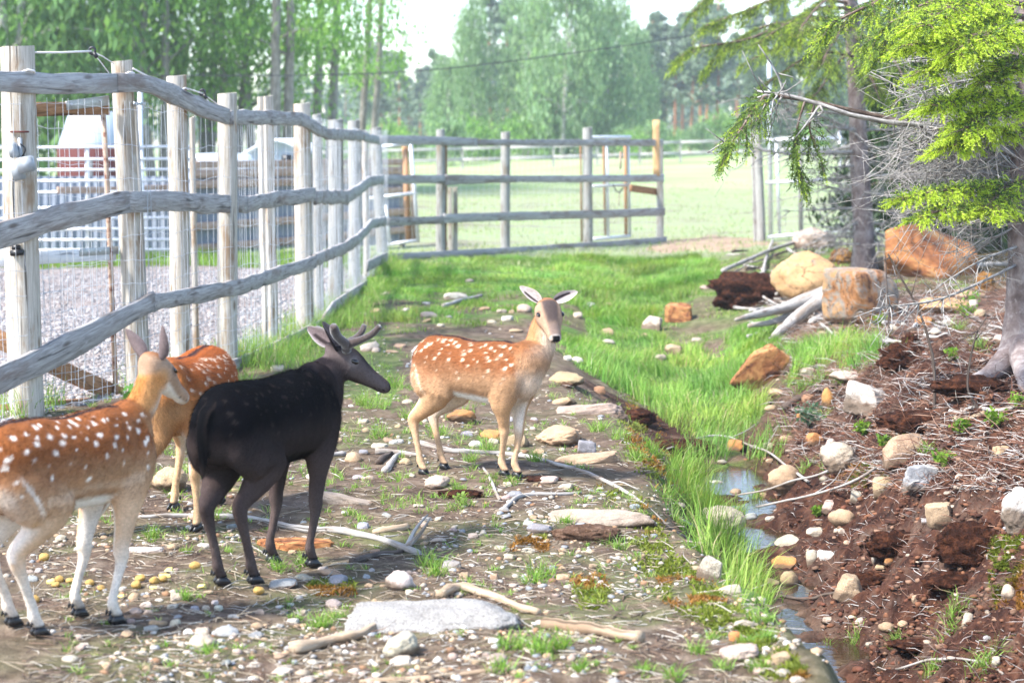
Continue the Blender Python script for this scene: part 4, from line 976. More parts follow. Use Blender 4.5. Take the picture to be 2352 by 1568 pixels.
# pale tarp hall
HY = 46.0
TH = thing('tarp_hall', 'pale blue tarpaulin hall with a dark red base beyond the pipe gate', 'hall', tuple(on_ground(atY(200, 400, HY))))
l1 = [(136, 338), (158, 262), (262, 256), (268, 338)]; V = np.array([atY(a, b, HY) for a, b in l1]); V2 = V + (0, 6, 0); V2[:, 0] *= 52 / 46 + .004
mb = MB(); mb.add(np.concatenate([V, V2]), [(0, 1, 2, 3), (7, 6, 5, 4), (0, 4, 5, 1), (1, 5, 6, 2), (2, 6, 7, 3)]); part(mb, 'tarpaulin', MAT_TARP, TH)
b0, b1 = on_ground(atY(132, 400, HY)), on_ground(atY(272, 400, HY)); top = atY(120, 336, HY)[2]; c = (b0 + b1) / 2 + np.array([0, 3, 0]); c[2] = (top + min(b0[2], b1[2])) / 2
mb = MB(); sk = np.array([c[0] / HY, 1, 0]); mb.box(c + (c[0] / HY * 3, 0, 0), (b1[0] - b0[0]) / 2, 3.1, (top - min(b0[2], b1[2])) / 2 + .02, Y=sk); part(mb, 'base_wall', MAT_RED, TH)

# ---- far paddock fence
FF = thing('paddock_fence', 'distant two rail paddock fence of grey wood in front of the forest', 'fence', (0, 104, float(g(0, 104))))
PB = [(700, 393), (860, 390), (1063, 386), (1168, 384), (1271, 382), (1372, 380), (1470, 377), (1563, 373), (1665, 367), (1790, 364), (1923, 362), (2060, 360), (2200, 357), (2340, 354), (2480, 351)]
ff = lambda a: 104.0
for a, b in PB: 
    f_ = on_ground(atY(a, b, 104)); post(FF, f_ + (0, 0, 1.36), f_, .075, mat=MAT_POST2, square=True, rings=3, n=8, slant=0)
for (a, b), (c_, d) in zip(PB[:-1], PB[1:]):
    f0, f1 = on_ground(atY(a, b, 104)), on_ground(atY(c_, d, 104))
    for z_ in (1.22, .58): board(FF, [f0 + (0, -.1, z_), f1 + (0, -.1, z_)], .085, .02, 'rail', MAT_RAIL2, seg=3)
# ---- overhead cable
OC = MB(); OC.tube(spline([atY(a, b, 48) for a, b in ((-200, 168), (230, 173), (700, 173), (1000, 160), (1330, 120), (1640, 74), (2500, -60))], 60), .016, 5)
part(OC, 'overhead_cable', MAT_BLACK, None, True, label='thin dark overhead cable sagging in front of the trees', cat='cable')
# ------------------------------------------------------------------ trees beyond the enclosure
def leaf_mat(name, trans=.45, rough=.6, spec=.25):
    m = NT(name, rough, spec); c = m.attr('Col'); m.base(c)
    tr = m.n('BsdfTranslucent', 0, Color=m.mix(1.0, c, (1.25, 1.35, .65), 'MULTIPLY'))
    ms = m.t.nodes.new('ShaderNodeMixShader'); ms.inputs[0].default_value = trans
    m.t.links.new(m.b.outputs[0], ms.inputs[1]); m.t.links.new(tr, ms.inputs[2]); m.t.links.new(ms.outputs[0], m.out.inputs[0]); return m.m
MAT_LEAF = leaf_mat('broad_leaf', .5); MAT_NEEDLE = leaf_mat('needle_far', .15)
def bark_mat(name, dark, mid, pale, scale=(4, 18, 18), sp=.15, bump=.8, bd=.02):
    m = NT(name, .9, sp); gr = m.attr('Grain'); a = m.noise(m.n('Mapping', 0, Vector=gr, Scale=scale), 1, 5, .65, .3)
    b = m.noise(m.n('Mapping', 0, Vector=gr, Scale=(scale[0] * 4, scale[1] * 3, scale[2] * 3)), 1, 4, .6)
    c = m.ramp(a, [(.3, dark), (.5, mid), (.68, pale)]); c = m.mix(m.ramp(b, [(.58, 0.0), (.7, .7)]), c, pale)
    m.base(c); m.bump(m.math('ADD', a, m.math('MULTIPLY', b, .5)), bump, bd); return m.m
MAT_BIRCH = bark_mat('birch_bark', (.10, .09, .085), (.42, .40, .37), (.62, .60, .57), (9, 3, 3)); MAT_PINE = bark_mat('pine_bark', (.16, .065, .03), (.34, .15, .07), (.45, .22, .11)); MAT_GREYBARK = bark_mat('grey_bark', (.09, .08, .07), (.22, .20, .18), (.36, .34, .31))
MAT_DARKBARK = bark_mat('dark_bark', (.05, .035, .03), (.11, .085, .075), (.19, .16, .14))
def grain_tube(mb, G, pts, rad, n=8, **k):
    pts = np.asarray(pts, float); n0 = mb.n; mb.tube(pts, rad, n, True, **k)
    L = np.concatenate([[0], np.cumsum(np.linalg.norm(np.diff(pts, axis=0), axis=1))]); rad = np.broadcast_to(np.asarray(rad, float), (len(pts),)); a = np.arange(n) * 2 * math.pi / n; o = rng.uniform(0, 9)
    for i in range(len(pts)): G += [(L[i] + o, rad[i] * math.cos(q), rad[i] * math.sin(q)) for q in a]
    G += [(L[0] + o, 0, 0), (L[-1] + o, 0, 0)]
def leaves(cent, spread, per, size, cols, droop=0.0, flat=.75, r2=None, shade=None):
    """leaf quads scattered about cluster centres"""
    r2 = r2 or rng; cent = np.asarray(cent, float); n = len(cent) * per; ci = np.repeat(np.arange(len(cent)), per)
    sp = np.asarray(spread if np.ndim(spread) else [spread] * len(cent))[ci]
    off = r2.normal(0, 1, (n, 3)) * np.array([1, 1, flat]) * sp[:, None] * .55
    if droop: off[:, 2] -= np.abs(r2.normal(0, 1, n)) * droop * sp
    P = cent[ci] + off; u = r2.normal(0, 1, (n, 3)); u /= np.linalg.norm(u, axis=1)[:, None]; v = np.cross(u, r2.normal(0, 1, (n, 3))); v /= np.linalg.norm(v, axis=1)[:, None]
    if droop: u = u * .6 + np.array([0, 0, -.8]); v -= u * (u * v).sum(1)[:, None]
    s = size * r2.uniform(.6, 1.35, n)[:, None]
    V = np.stack([P - u * s, P - v * s * .55, P + u * s, P + v * s * .55], 1).reshape(-1, 3)
    c = np.asarray(cols)[r2.integers(0, len(cols), n)] * r2.uniform(.75, 1.25, (n, 1)) * (r2.uniform(.8, 1.2, len(cent))[ci])[:, None]
    return V, np.arange(n * 4).reshape(-1, 4), np.repeat(c, 4, 0)
GREEN_A = [(.17, .32, .065), (.22, .39, .09), (.13, .26, .05), (.28, .43, .13)]      # aspen, alder
GREEN_B = [(.20, .31, .16), (.25, .37, .20), (.17, .27, .14), (.30, .42, .24)]         # hanging birch, paled to carry distance haze in the leaf colour
GREEN_P = [(.15, .21, .135), (.185, .25, .16), (.12, .175, .11)]                   # pine
GREEN_S = [(.075, .125, .065), (.095, .155, .075), (.11, .17, .08)]                      # spruce
def broad_tree(seed, h, rad, low, ncl, per, size, cols, droop, bark, stems=1, spread=.9, lean=0.0):
    r2 = np.random.default_rng(seed); tm = MB(); G = []; cents = []
    for s in range(stems):
        base = np.array([r2.uniform(-.5, .5) * (stems > 1), r2.uniform(-.5, .5) * (stems > 1), -.2]); topx = np.array([r2.uniform(-.5, .5) * rad * .7 * (stems > 1) + lean, r2.uniform(-.4, .4) * rad * (stems > 1), h * r2.uniform(.86, 1.0)])
        mid = base * .5 + topx * .5 + r2.normal(0, .12, 3) * h * .05; pts = spline([base, mid, topx], 10); r0 = h * .0135; grain_tube(tm, G, pts, np.linspace(r0, r0 * .2, 10), 8)
        nb = ncl // stems
        for b in range(nb // 3):
            t = r2.uniform(.22, .96); p = pts[int(t * 9)]; a = r2.uniform(0, 2 * math.pi); ln = rad * (1.05 - .75 * abs(t - low - .15)) * r2.uniform(.5, 1.0)
            if p[2] / h < low: continue
            e = p + np.array([math.cos(a) * ln, math.sin(a) * ln, ln * r2.uniform(.15, .7)]); m_ = (p + e) / 2 + (0, 0, .12 * ln)
            grain_tube(tm, G, spline([p, m_, e], 5), np.linspace(r0 * .35 * (1.1 - t), .012, 5), 5); cents += [m_, e, (e * .8 + p * .2) + r2.normal(0, .3, 3)]
    # fill the crown's surface
    n = ncl * 2; u = r2.normal(0, 1, (n, 3)); u /= np.linalg.norm(u, axis=1)[:, None]; q = r2.uniform(.55, 1.0, (n, 1)) ** .6
    cc = u * q * np.array([rad, rad, h * (1 - low) * .52]); cc[:, 2] += h * (low + (1 - low) * .5); shape = np.sqrt(np.clip(1.25 - (cc[:, 2] / h), .12, 1)); cc[:, :2] *= shape[:, None] * 1.1; cc[:, 0] += lean * cc[:, 2] / h
    cc *= (1 + .22 * fbm(cc[:, 0] * .35 + seed, cc[:, 1] * .35, cc[:, 2] * .45, 2, seed + 1))[:, None] ** np.array([1, 1, .4]); keep = fbm(cc[:, 0] * .5 + seed, cc[:, 1] * .5, cc[:, 2] * .5, 2, seed) > -.12
    cents = np.concatenate([np.array(cents), cc[keep]])
    V, F, C = leaves(cents, spread * r2.uniform(.6, 1.25, len(cents)), per, size, cols, droop, r2=r2)
    tme = tm.mesh('trunk', True); set_col(tme, np.array(G), 'Grain'); tme.materials.append(bark)
    cme = mesh_np('crown', V, F); set_col(cme, C); cme.materials.append(MAT_LEAF)
    return tme, cme
def pine_tree(seed, h, crown=.5, rad=1.9, per=26, size=.26, cols=GREEN_P):
    r2 = np.random.default_rng(seed); tm = MB(); G = []; pts = spline([(0, 0, -.3), (r2.normal(0, .15), 0, h * .5), (r2.normal(0, .25), 0, h)], 10); grain_tube(tm, G, pts, np.linspace(h * .0125, h * .003, 10), 8); cents = []; sp = []
    for k in range(46):
        t = r2.uniform(1 - crown, 1.0); p = np.array([np.interp(t * 9, range(10), pts[:, i]) for i in range(3)]); a = r2.uniform(0, 2 * math.pi); ln = rad * (1.15 - .85 * (t - (1 - crown)) / crown) * r2.uniform(.45, 1.05)
        e = p + np.array([math.cos(a) * ln, math.sin(a) * ln, ln * r2.uniform(-.1, .35)]); grain_tube(tm, G, [p, (p + e) / 2 + (0, 0, .1), e], [.05, .03, .01], 4); cents += [e, p * .4 + e * .6]; sp += [.62, .5]
    for k in range(7):
        t = r2.uniform(.25, 1 - crown); p = pts[int(t * 9)]; a = r2.uniform(0, 6.3); e = p + np.array([math.cos(a), math.sin(a), r2.uniform(-.3, .1)]) * r2.uniform(.4, 1.0); grain_tube(tm, G, [p, e], [.02, .006], 4)
    V, F, C = leaves(cents, np.array(sp), per, size, cols, flat=.5, r2=r2); tme = tm.mesh('trunk', True); set_col(tme, np.array(G), 'Grain'); tme.materials.append(MAT_PINE); cme = mesh_np('crown', V, F); set_col(cme, C); cme.materials.append(MAT_NEEDLE); return tme, cme
def spruce_far(seed, h, rad=1.8, per=22, cols=GREEN_S):
    r2 = np.random.default_rng(seed); tm = MB(); G = []; grain_tube(tm, G, [(0, 0, -.3), (0, 0, h)], [h * .014, .02], 7); cents = []; sp = []
    for z_ in np.arange(.9, h, .38):
        rr = rad * (1 - z_ / h) ** .8
        for a in np.arange(0, 6.28, max(.5, .9 / max(rr, .3))): a += r2.uniform(0, .6); cents += [(math.cos(a) * rr * r2.uniform(.4, 1), math.sin(a) * rr * r2.uniform(.4, 1), z_ - .18 * rr)]; sp += [.34 + .12 * rr]
    V, F, C = leaves(cents, np.array(sp), per, .17, cols, droop=.3, flat=.5, r2=r2); tme = tm.mesh('trunk', True); set_col(tme, np.array(G), 'Grain'); tme.materials.append(MAT_DARKBARK); cme = mesh_np('crown', V, F); set_col(cme, C); cme.materials.append(MAT_NEEDLE); return tme, cme
def plant_tree(name, meshes, vx, Y, label, group=None, sc=1.0, rz=None, sx=1.0, sink=0.0):
    x = float(atY(vx, 325, Y)[0]); t = thing(name, label, 'tree', (x, Y, float(g(x, Y)) - .1 - sink), group); t.rotation_euler = (0, 0, rng.uniform(0, 6.28) if rz is None else rz); t.scale = (sc * sx, sc * sx, sc)
    obj('trunk', meshes[0], None, t); obj('crown', meshes[1], None, t); return t
ALD = [broad_tree(100 + i, 13, 3.4, .16, 66, 84, .095, GREEN_A, .15, MAT_GREYBARK, stems=3, spread=1.05) for i in range(2)] + [broad_tree(103, 15, 3.0, .22, 46, 70, .09, GREEN_A, .15, MAT_GREYBARK, stems=2, spread=.95)]
BIR = [broad_tree(110 + i, 13, 3.3, .10, 80, 54, .19, GREEN_B, 1.1, MAT_BIRCH, stems=1 + i, spread=1.1) for i in range(2)]
BIRL = broad_tree(114, 14, 3.6, .05, 80, 60, .15, [(.12, .23, .08), (.16, .28, .10), (.09, .18, .06)], 1.2, MAT_BIRCH, stems=2, spread=1.1)
PIN = [pine_tree(120 + i, 15, .55 + .06 * i) for i in range(3)]; SPR = [spruce_far(130 + i, 13) for i in range(2)]
BUSH = [broad_tree(140 + i, 2.6, 1.5, .02, 18, 60, .12, GREEN_A if i else GREEN_B, .3, MAT_GREYBARK, stems=3, spread=.55) for i in range(2)]
LAB = {335: 'dense bright leafy tree right beside the orange pine trunk', 450: 'broad bright leafy tree behind the end of the pipe gate', 555: 'dense leafy tree behind the stacked white bales', 655: 'tall thin crowned tree with pale grey stems behind the arched shelter', 745: 'thin crowned leafy tree behind the cattle pen planks', 818: 'outermost thin crowned leafy tree standing against open sky'}
for vx, Y, i, sc in ((335, 60, 0, 1.1), (450, 66, 1, 1.2), (555, 64, 0, 1.1), (655, 60, 2, 1.15), (745, 68, 2, 1.15), (818, 76, 2, 1.0)): plant_tree('alder_tree', ALD[i], vx, Y, LAB[vx], None, sc)
plant_tree('birch_tree', BIRL, 60, 58, 'dark green hanging birch behind the pale tarpaulin hall, thickest crown of its kind', None, 1.15); plant_tree('birch_tree', BIRL, 165, 66, 'dark green hanging birch beside the orange pine trunk', None, 1.1); plant_tree('birch_tree', BIRL, -60, 62, 'dark green hanging birch farthest from the orange pine trunk', None, 1.2)
plant_tree('pine_tree', PIN[0], 248, 62, 'pine with an orange trunk between the dark birches and the bright leafy trees', None, 1.15)
for vx, Y, i, sc, sx, lb in ((1300, 122, 1, 1.24, .74, 'tallest hanging birch in the middle of the meadow edge'), (1215, 128, 0, 1.08, .66, 'hanging birch leaning against the tallest birch beside the dark pine'), (1395, 127, 0, 1.02, .7, 'hanging birch beside the tallest birch on the side of the orange pine trunks'), (1455, 138, 1, .86, .62, 'smaller hanging birch next to the row of orange pine trunks'),
                         (1085, 128, 0, 1.02, .5, 'slender pale birch in front of the dark pine'), (1030, 132, 1, .66, .7, 'short pale birch next to the slender pale birch')): plant_tree('birch_tree', BIR[i], vx, Y, lb, None, sc, sx=sx)
plant_tree('pine_tree', PIN[2], 1130, 150, 'dark tall pine squeezed between the slender birch and the tallest birch', None, .98); plant_tree('pine_tree', PIN[1], 1165, 160, 'dark pine showing its red trunk beside the tallest birch', None, 1.0)
gp_ = 'pines at the far side of the meadow'; LP = 'slim pine with a dark crown in the distant row beyond the meadow'
for k, vx in enumerate(list(range(835, 1020, 21)) + list(range(1490, 1660, 19)) + list(range(1690, 2420, 48))):
    plant_tree('pine_tree', PIN[k % 3], vx + rng.uniform(-5, 5), rng.uniform(165, 215) if vx < 1100 else rng.uniform(150, 185), LP, gp_, rng.uniform(.60, .76) if vx < 1100 else rng.uniform(.74, .95))
for vx, Y, sc, lb in ((1497, 165, 1.0, 'pointed dark spruce rising over the row of orange pine trunks'), (1000, 205, .85, 'pointed spruce among the slim pines beside the short birch'), (860, 190, .9, 'pointed spruce beside the leafy trees behind the pen')): plant_tree('spruce_tree', SPR[0], vx, Y, lb, None, sc)
for vx in range(1720, 2420, 90): plant_tree('spruce_tree', SPR[1], vx + rng.uniform(-20, 20), rng.uniform(120, 150), 'dark spruce in the distance behind the near spruce branches', 'distant spruces behind the near branches', rng.uniform(.8, 1.05))
gb = 'bushes along the meadow edge'
for k, vx in enumerate(list(range(690, 1200, 42)) + list(range(1210, 1700, 44)) + list(range(1720, 2400, 75))):
    plant_tree('bush', BUSH[k % 2], vx + rng.uniform(-12, 12), rng.uniform(112, 150), 'green bush growing at the foot of the forest edge', gb, rng.uniform(.7, 1.35))
for o in list(COL.objects):
    if o.name.startswith('bush') and o.get('category') == 'tree': o['category'] = 'bush'
# the wood behind reads as one dark mass
r2 = np.random.default_rng(5); cents = []; tm = MB(); G = []
for k in range(210):
    Y = r2.uniform(215, 330); vx = r2.uniform(-250, 2600); x = float(atY(vx, 325, Y)[0]); z0 = float(g(x, Y)); h = r2.uniform(11, 16.0)
    h *= .62 if 870 < vx < 1080 else (.78 if 1400 < vx < 1640 else 1.0)
    for t in r2.uniform(.15, 1, 22): rr = 2.0 * (1.08 - t) + .3; cents.append((x + r2.normal(0, rr * .6), Y + r2.normal(0, rr * .6), z0 + h * t))
    grain_tube(tm, G, [(x, Y, z0 - .3), (x, Y, z0 + h)], [.16, .03], 5)
V, F, C = leaves(cents, .95, 11, .5, GREEN_P, flat=.7, r2=r2); cme = mesh_np('far_forest', V, F); set_col(cme, C); obj('far_forest', cme, MAT_NEEDLE, label='dark pine forest mass beyond the meadow trees', cat='forest', kind='stuff')
tme = tm.mesh('far_trunks', True); set_col(tme, np.array(G), 'Grain'); obj('far_forest_trunks', tme, MAT_PINE, label='thin trunks of the dark far pine forest', cat='forest', kind='stuff')
# ------------------------------------------------------------------ near spruces on the right bank
MAT_SPRUCE = bark_mat('spruce_bark', (.10, .072, .066), (.21, .165, .155), (.36, .315, .30), (7, 9, 9), bump=.9, bd=.012); MAT_LICHEN = bark_mat('lichen_twig', (.13, .118, .11), (.31, .29, .275), (.50, .485, .46), (14, 40, 40), bump=.4); MAT_BROWNTWIG = bark_mat('brown_twig', (.05, .032, .025), (.13, .09, .07), (.27, .22, .19), (14, 40, 40), bump=.4)
MAT_NEEDLES = leaf_mat('spruce_needle', .30, .5, .35)
def shoot_proto(r2, L=.085, n=22, nl=.0165):
    t = r2.uniform(0.02, 1, n); a = r2.uniform(0, 2 * math.pi, n); b = np.stack([t * L, 0 * t, 0 * t], 1); d = np.stack([np.full(n, .75), np.cos(a), np.sin(a) * .8], 1); d /= np.linalg.norm(d, axis=1)[:, None]; w_ = np.cross(d, r2.normal(0, 1, (n, 3))); w_ /= np.linalg.norm(w_, axis=1)[:, None]
    ln = nl * r2.uniform(.75, 1.2, n)[:, None] * (1.15 - .5 * t)[:, None]; return np.stack([b - w_ * .0027, b + w_ * .0027, b + d * ln], 1)
SHOOTS = [shoot_proto(np.random.default_rng(600 + i)) for i in range(5)]
def shoots(P, D, Lk, col, r2):
    """needle shoots at P along D"""
    n = len(P); D = D / (np.linalg.norm(D, axis=1)[:, None] + 1e-9); U = np.cross(D, np.tile([0, 0, 1.0], (n, 1)) + r2.normal(0, .2, (n, 3))); U /= np.linalg.norm(U, axis=1)[:, None] + 1e-9; W = np.cross(D, U); out = []; C = []
    pick = r2.integers(0, 5, n)
    for k in range(5):
        i = np.where(pick == k)[0]; S = SHOOTS[k]; q = S[None] * Lk[i][:, None, None, None]
        V = P[i][:, None, None, :] + q[..., :1] * D[i][:, None, None, :] + q[..., 1:2] * U[i][:, None, None, :] + q[..., 2:] * W[i][:, None, None, :]
        out.append(V.reshape(-1, 3)); C.append(np.repeat(col[i], S.shape[0] * 3, 0))
    return np.concatenate(out), np.concatenate(C)
def bough(P, width, r2, dens=1.0, young=.5, droop=.5, start=.25, dark=(.055, .10, .028), mid=(.16, .25, .05), lime=(.46, .58, .06)):
    """needle carrying side twigs hanging from a limb polyline P; returns twig polylines and shoots"""
    P = spline(P, 24); twigs = []; SP = []; SD = []; SL = []; SCc = []
    Ltot = np.linalg.norm(np.diff(P, axis=0), axis=1).sum(); nt = int(Ltot * 29 * dens)
    for k in range(nt):
        t = r2.uniform(start, 1.0); i = min(int(t * 23), 22); p = P[i] + (P[i + 1] - P[i]) * (t * 23 - i); d = P[i + 1] - P[i]; d /= np.linalg.norm(d); s = np.cross(d, (0, 0, 1)); s /= np.linalg.norm(s) + 1e-9; sg = 1 if k % 2 else -1
        ln = width * r2.uniform(.4, 1.0) * (1.1 - .6 * t); e = p + (d * r2.uniform(.25, .7) + s * sg * r2.uniform(.4, .9)) * ln + np.array([0, 0, -droop * ln * r2.uniform(.5, 1.3)]); m_ = (p + e) / 2 + np.array([0, 0, .12 * ln]); T = spline([p, m_, e], 7); twigs.append((T, .0035))
        ns = max(3, int(ln / .028))
        for q in np.linspace(.12, 1, ns):
            j = min(int(q * 6), 5); pp = T[j] + (T[j + 1] - T[j]) * (q * 6 - j); dd = T[j + 1] - T[j]; dd = dd / (np.linalg.norm(dd) + 1e-9)
            for r_ in range(2): SP.append(pp); SD.append(dd + r2.normal(0, .5, 3) + (0, 0, -.12)); y_ = r2.random() < young * (.35 + .65 * q); SL.append(r2.uniform(.6, 1.0) if y_ else r2.uniform(.7, 1.15)); c = np.array(lime if y_ else (mid if r2.random() < .55 else dark)); SCc.append(c * r2.uniform(.75, 1.25))
            if q > .96: SP.append(pp); SD.append(dd); SL.append(1.1); SCc.append(np.array(lime) * r2.uniform(.85, 1.15) if r2.random() < young + .2 else np.array(mid))
    return twigs, np.array(SP), np.array(SD), np.array(SL), np.array(SCc)
def dead_branch(mb, G, P, r0, r2, twig=8, tl=.35, droop=-.05, lvl=1):
    P = spline(P, 12); grain_tube(mb, G, P, np.linspace(r0, r0 * .25, 12), 4, jit=.15)
    for k in range(twig):
        i = int(r2.uniform(.15, .98) * 11); d = P[min(i + 1, 11)] - P[max(i - 1, 0)]; d /= np.linalg.norm(d) + 1e-9; e = P[i] + (d * r2.uniform(.3, .9) + r2.normal(0, .55, 3)) * tl * r2.uniform(.4, 1.1) + (0, 0, droop); m_ = (P[i] + e) / 2 + r2.normal(0, .04, 3) * tl * 2; T = spline([P[i], m_, e], 5); grain_tube(mb, G, T, np.linspace(r0 * .42, r0 * .16, 5), 4)
        if lvl:
            for _ in range(3): j = int(r2.integers(1, 5)); e2 = T[j] + r2.normal(0, .11, 3) * (tl / .35) + (0, 0, -.02); grain_tube(mb, G, [T[j], (T[j] + e2) / 2 + r2.normal(0, .012, 3), e2], [r0 * .22, r0 * .17, r0 * .09], 3)
def spruce(name, label, trunk_px, widths, Y, limbs, deads, seed, young=.4, base=None):
    r2 = np.random.default_rng(seed); P = np.array([atY(a, b, Y) for a, b in trunk_px]); P[-1] = on_ground(P[-1], -.1); t = thing(name, label, 'tree', tuple(on_ground(P[-1]))); s = pxm(Y); mb = MB(); G = []
    q = spline(np.concatenate([P, np.array(widths)[:, None] / 2 / s], 1), 40); grain_tube(mb, G, q[:, :3], q[:, 3], 20, jit=.035)
    if base:
        for l, rr in base: PP = np.array([atY(a, b, Y - d_) for a, b, d_ in l]); PP[1:, 2] = np.maximum(PP[1:, 2], g(PP[1:, 0], PP[1:, 1]) - .01); qq = spline(np.concatenate([PP, np.array(rr)[:, None] / s], 1), 14); grain_tube(mb, G, qq[:, :3], qq[:, 3], 12, jit=.06)
    with_grain(mb, np.array(G), 'trunk', MAT_SPRUCE, t, True)
    for l, r_, tw, tl in deads:
        mb = MB(); G = []; PP = [atY(a, b, Y + dy) for a, b, dy in l]; dead_branch(mb, G, PP, r_ / s, r2, tw, tl); with_grain(mb, np.array(G), 'dead_branch', MAT_LICHEN, t, True)
    for l, r_, wd, dens, yg_ in limbs:
        mb = MB(); G = []; PP = np.array([atY(a, b, Y + dy) for a, b, dy in l]); Q = spline(PP, 20); grain_tube(mb, G, Q, np.linspace(r_, r_ * .25, 20) / s, 6, jit=.1)
        tw, SP, SD, SL, CC = bough(PP, wd, r2, dens, yg_, droop=.14 if yg_ > .7 else .38)
        for T, rr in tw: grain_tube(mb, G, T, np.linspace(rr, rr * .4, len(T)), 3)
        lb = with_grain(mb, np.array(G), 'limb', MAT_BROWNTWIG, t, True)
        V, C = shoots(SP, SD, SL, CC, r2); me = mesh_np('needles', V, np.arange(len(V)).reshape(-1, 3)); set_col(me, C); obj('needles', me, MAT_NEEDLES, lb, kind='stuff')
    return t
YA = float(hit(np.array(1985.), np.array(628.))[1]); YB = float(hit(np.array(2345.), np.array(845.))[1])
dA = []
r4 = np.random.default_rng(9)
for yy in (262, 300, 335, 380, 405, 440, 478, 505, 528, 545, 560):      # stubs and whorls of dead branches
    for sg in (-1, 1):
        xx = np.interp(yy, [100, 625], [1960, 1985]); ln = r4.uniform(70, 210) * (1 if yy < 480 else .6); up = r4.uniform(-30, 40)
        dA.append(([(xx, yy, 0), (xx + sg * ln * .5, yy + up * .4, r4.uniform(-.8, .3)), (xx + sg * ln, yy + up, r4.uniform(-1.4, .6))], r4.uniform(2.2, 4), 11, .42))
dA += [([(1975, 348, 0), (1800, 352, -.5), (1640, 315, -.6)], 5, 16, .4), ([(1960, 300, 0), (1820, 240, -.8), (1700, 220, -1)], 4, 16, .5)]
spruce('spruce_tree', 'slim grey spruce trunk with bare dead branches rising among the boulders', [(1945, -80), (1958, 60), (1966, 200), (1972, 330), (1980, 480), (1984, 570), (1986, 626)], [30, 34, 38, 41, 46, 52, 70], YA,
    [([(1960, 60, 0), (1850, 40, -.8), (1720, 90, -1.2), (1600, 110, -1.3), (1552, 140, -1.3)], 5, .62, 1.0, .42), ([(1960, 20, 0), (1880, 20, -1.0), (1800, 60, -1.6), (1740, 100, -1.8)], 5, .6, 1.0, .35), ([(1965, 130, 0), (1880, 120, -.8), (1800, 165, -1.2), (1750, 200, -1.3)], 4, .5, .9, .3),
     ([(1960, -20, 0), (2040, 20, -1), (2120, 80, -1.3), (2160, 140, -1.3)], 4, .6, 1.0, .35), ([(1962, 40, 0), (1940, 60, -1.6), (1900, 120, -2.2), (1890, 150, -2.3)], 4, .55, .9, .4), ([(1955, -40, 0), (1800, -50, -1), (1650, -20, -1.2), (1590, 30, -1.3)], 5, .6, .9, .25), ([(1960, 0, 0), (2050, -20, .6), (2150, 10, 1.0), (2230, 60, 1.2)], 4, .7, .8, .1),
     ([(1965, 90, 0), (2010, 90, -1.4), (2060, 150, -2.0), (2090, 210, -2.1)], 4, .5, .9, .3), ([(1960, 10, 0), (1820, -10, -.5), (1700, 30, -.7), (1620, 60, -.8)], 5, .7, 1.3, .5), ([(1962, 70, 0), (1860, 70, .2), (1780, 110, .3), (1700, 150, .3)], 4, .6, 1.2, .4), ([(1960, -10, 0), (1900, 0, -1.2), (1850, 50, -1.9), (1830, 90, -2.0)], 4, .6, 1.2, .5), ([(1962, 30, 0), (2030, 40, -.6), (2090, 60, -.9), (2140, 40, -1.0)], 4, .6, 1.3, .4), ([(1965, 110, 0), (1920, 150, -1.0), (1880, 210, -1.4), (1850, 240, -1.5)], 4, .4, 1.2, .45), ([(1966, 160, 0), (2000, 180, -1.2), (2020, 230, -1.5)], 4, .35, 1.3, .5), ([(1960, 40, 0), (1760, 60, .6), (1660, 120, .8), (1610, 170, .9)], 4, .5, 1.1, .3)], dA, 31)
dB = []
for i in range(34):
    yy = r4.uniform(140, 520); sg = -1; ln = r4.uniform(140, 320); dB.append(([(2350, yy, 0), (2350 - ln * .5, yy + r4.uniform(-30, 40), r4.uniform(-.5, .4)), (2350 - ln, yy + r4.uniform(-40, 70), r4.uniform(-.9, .6))], r4.uniform(2.2, 5), 15, .42))
dB += [([(2345, 365, 0), (2200, 300, -.3), (2000, 275, -.5), (1850, 230, -.5), (1780, 215, -.5), (1740, 225, -.5)], 8, 16, .35), ([(2352, 600, 0), (2180, 680, -.6), (2080, 700, -.9), (2005, 708, -1.0)], 4, 22, .22), ([(2352, 560, 0), (2250, 600, -.4), (2150, 660, -.6)], 4, 14, .2)]
lime = dict()
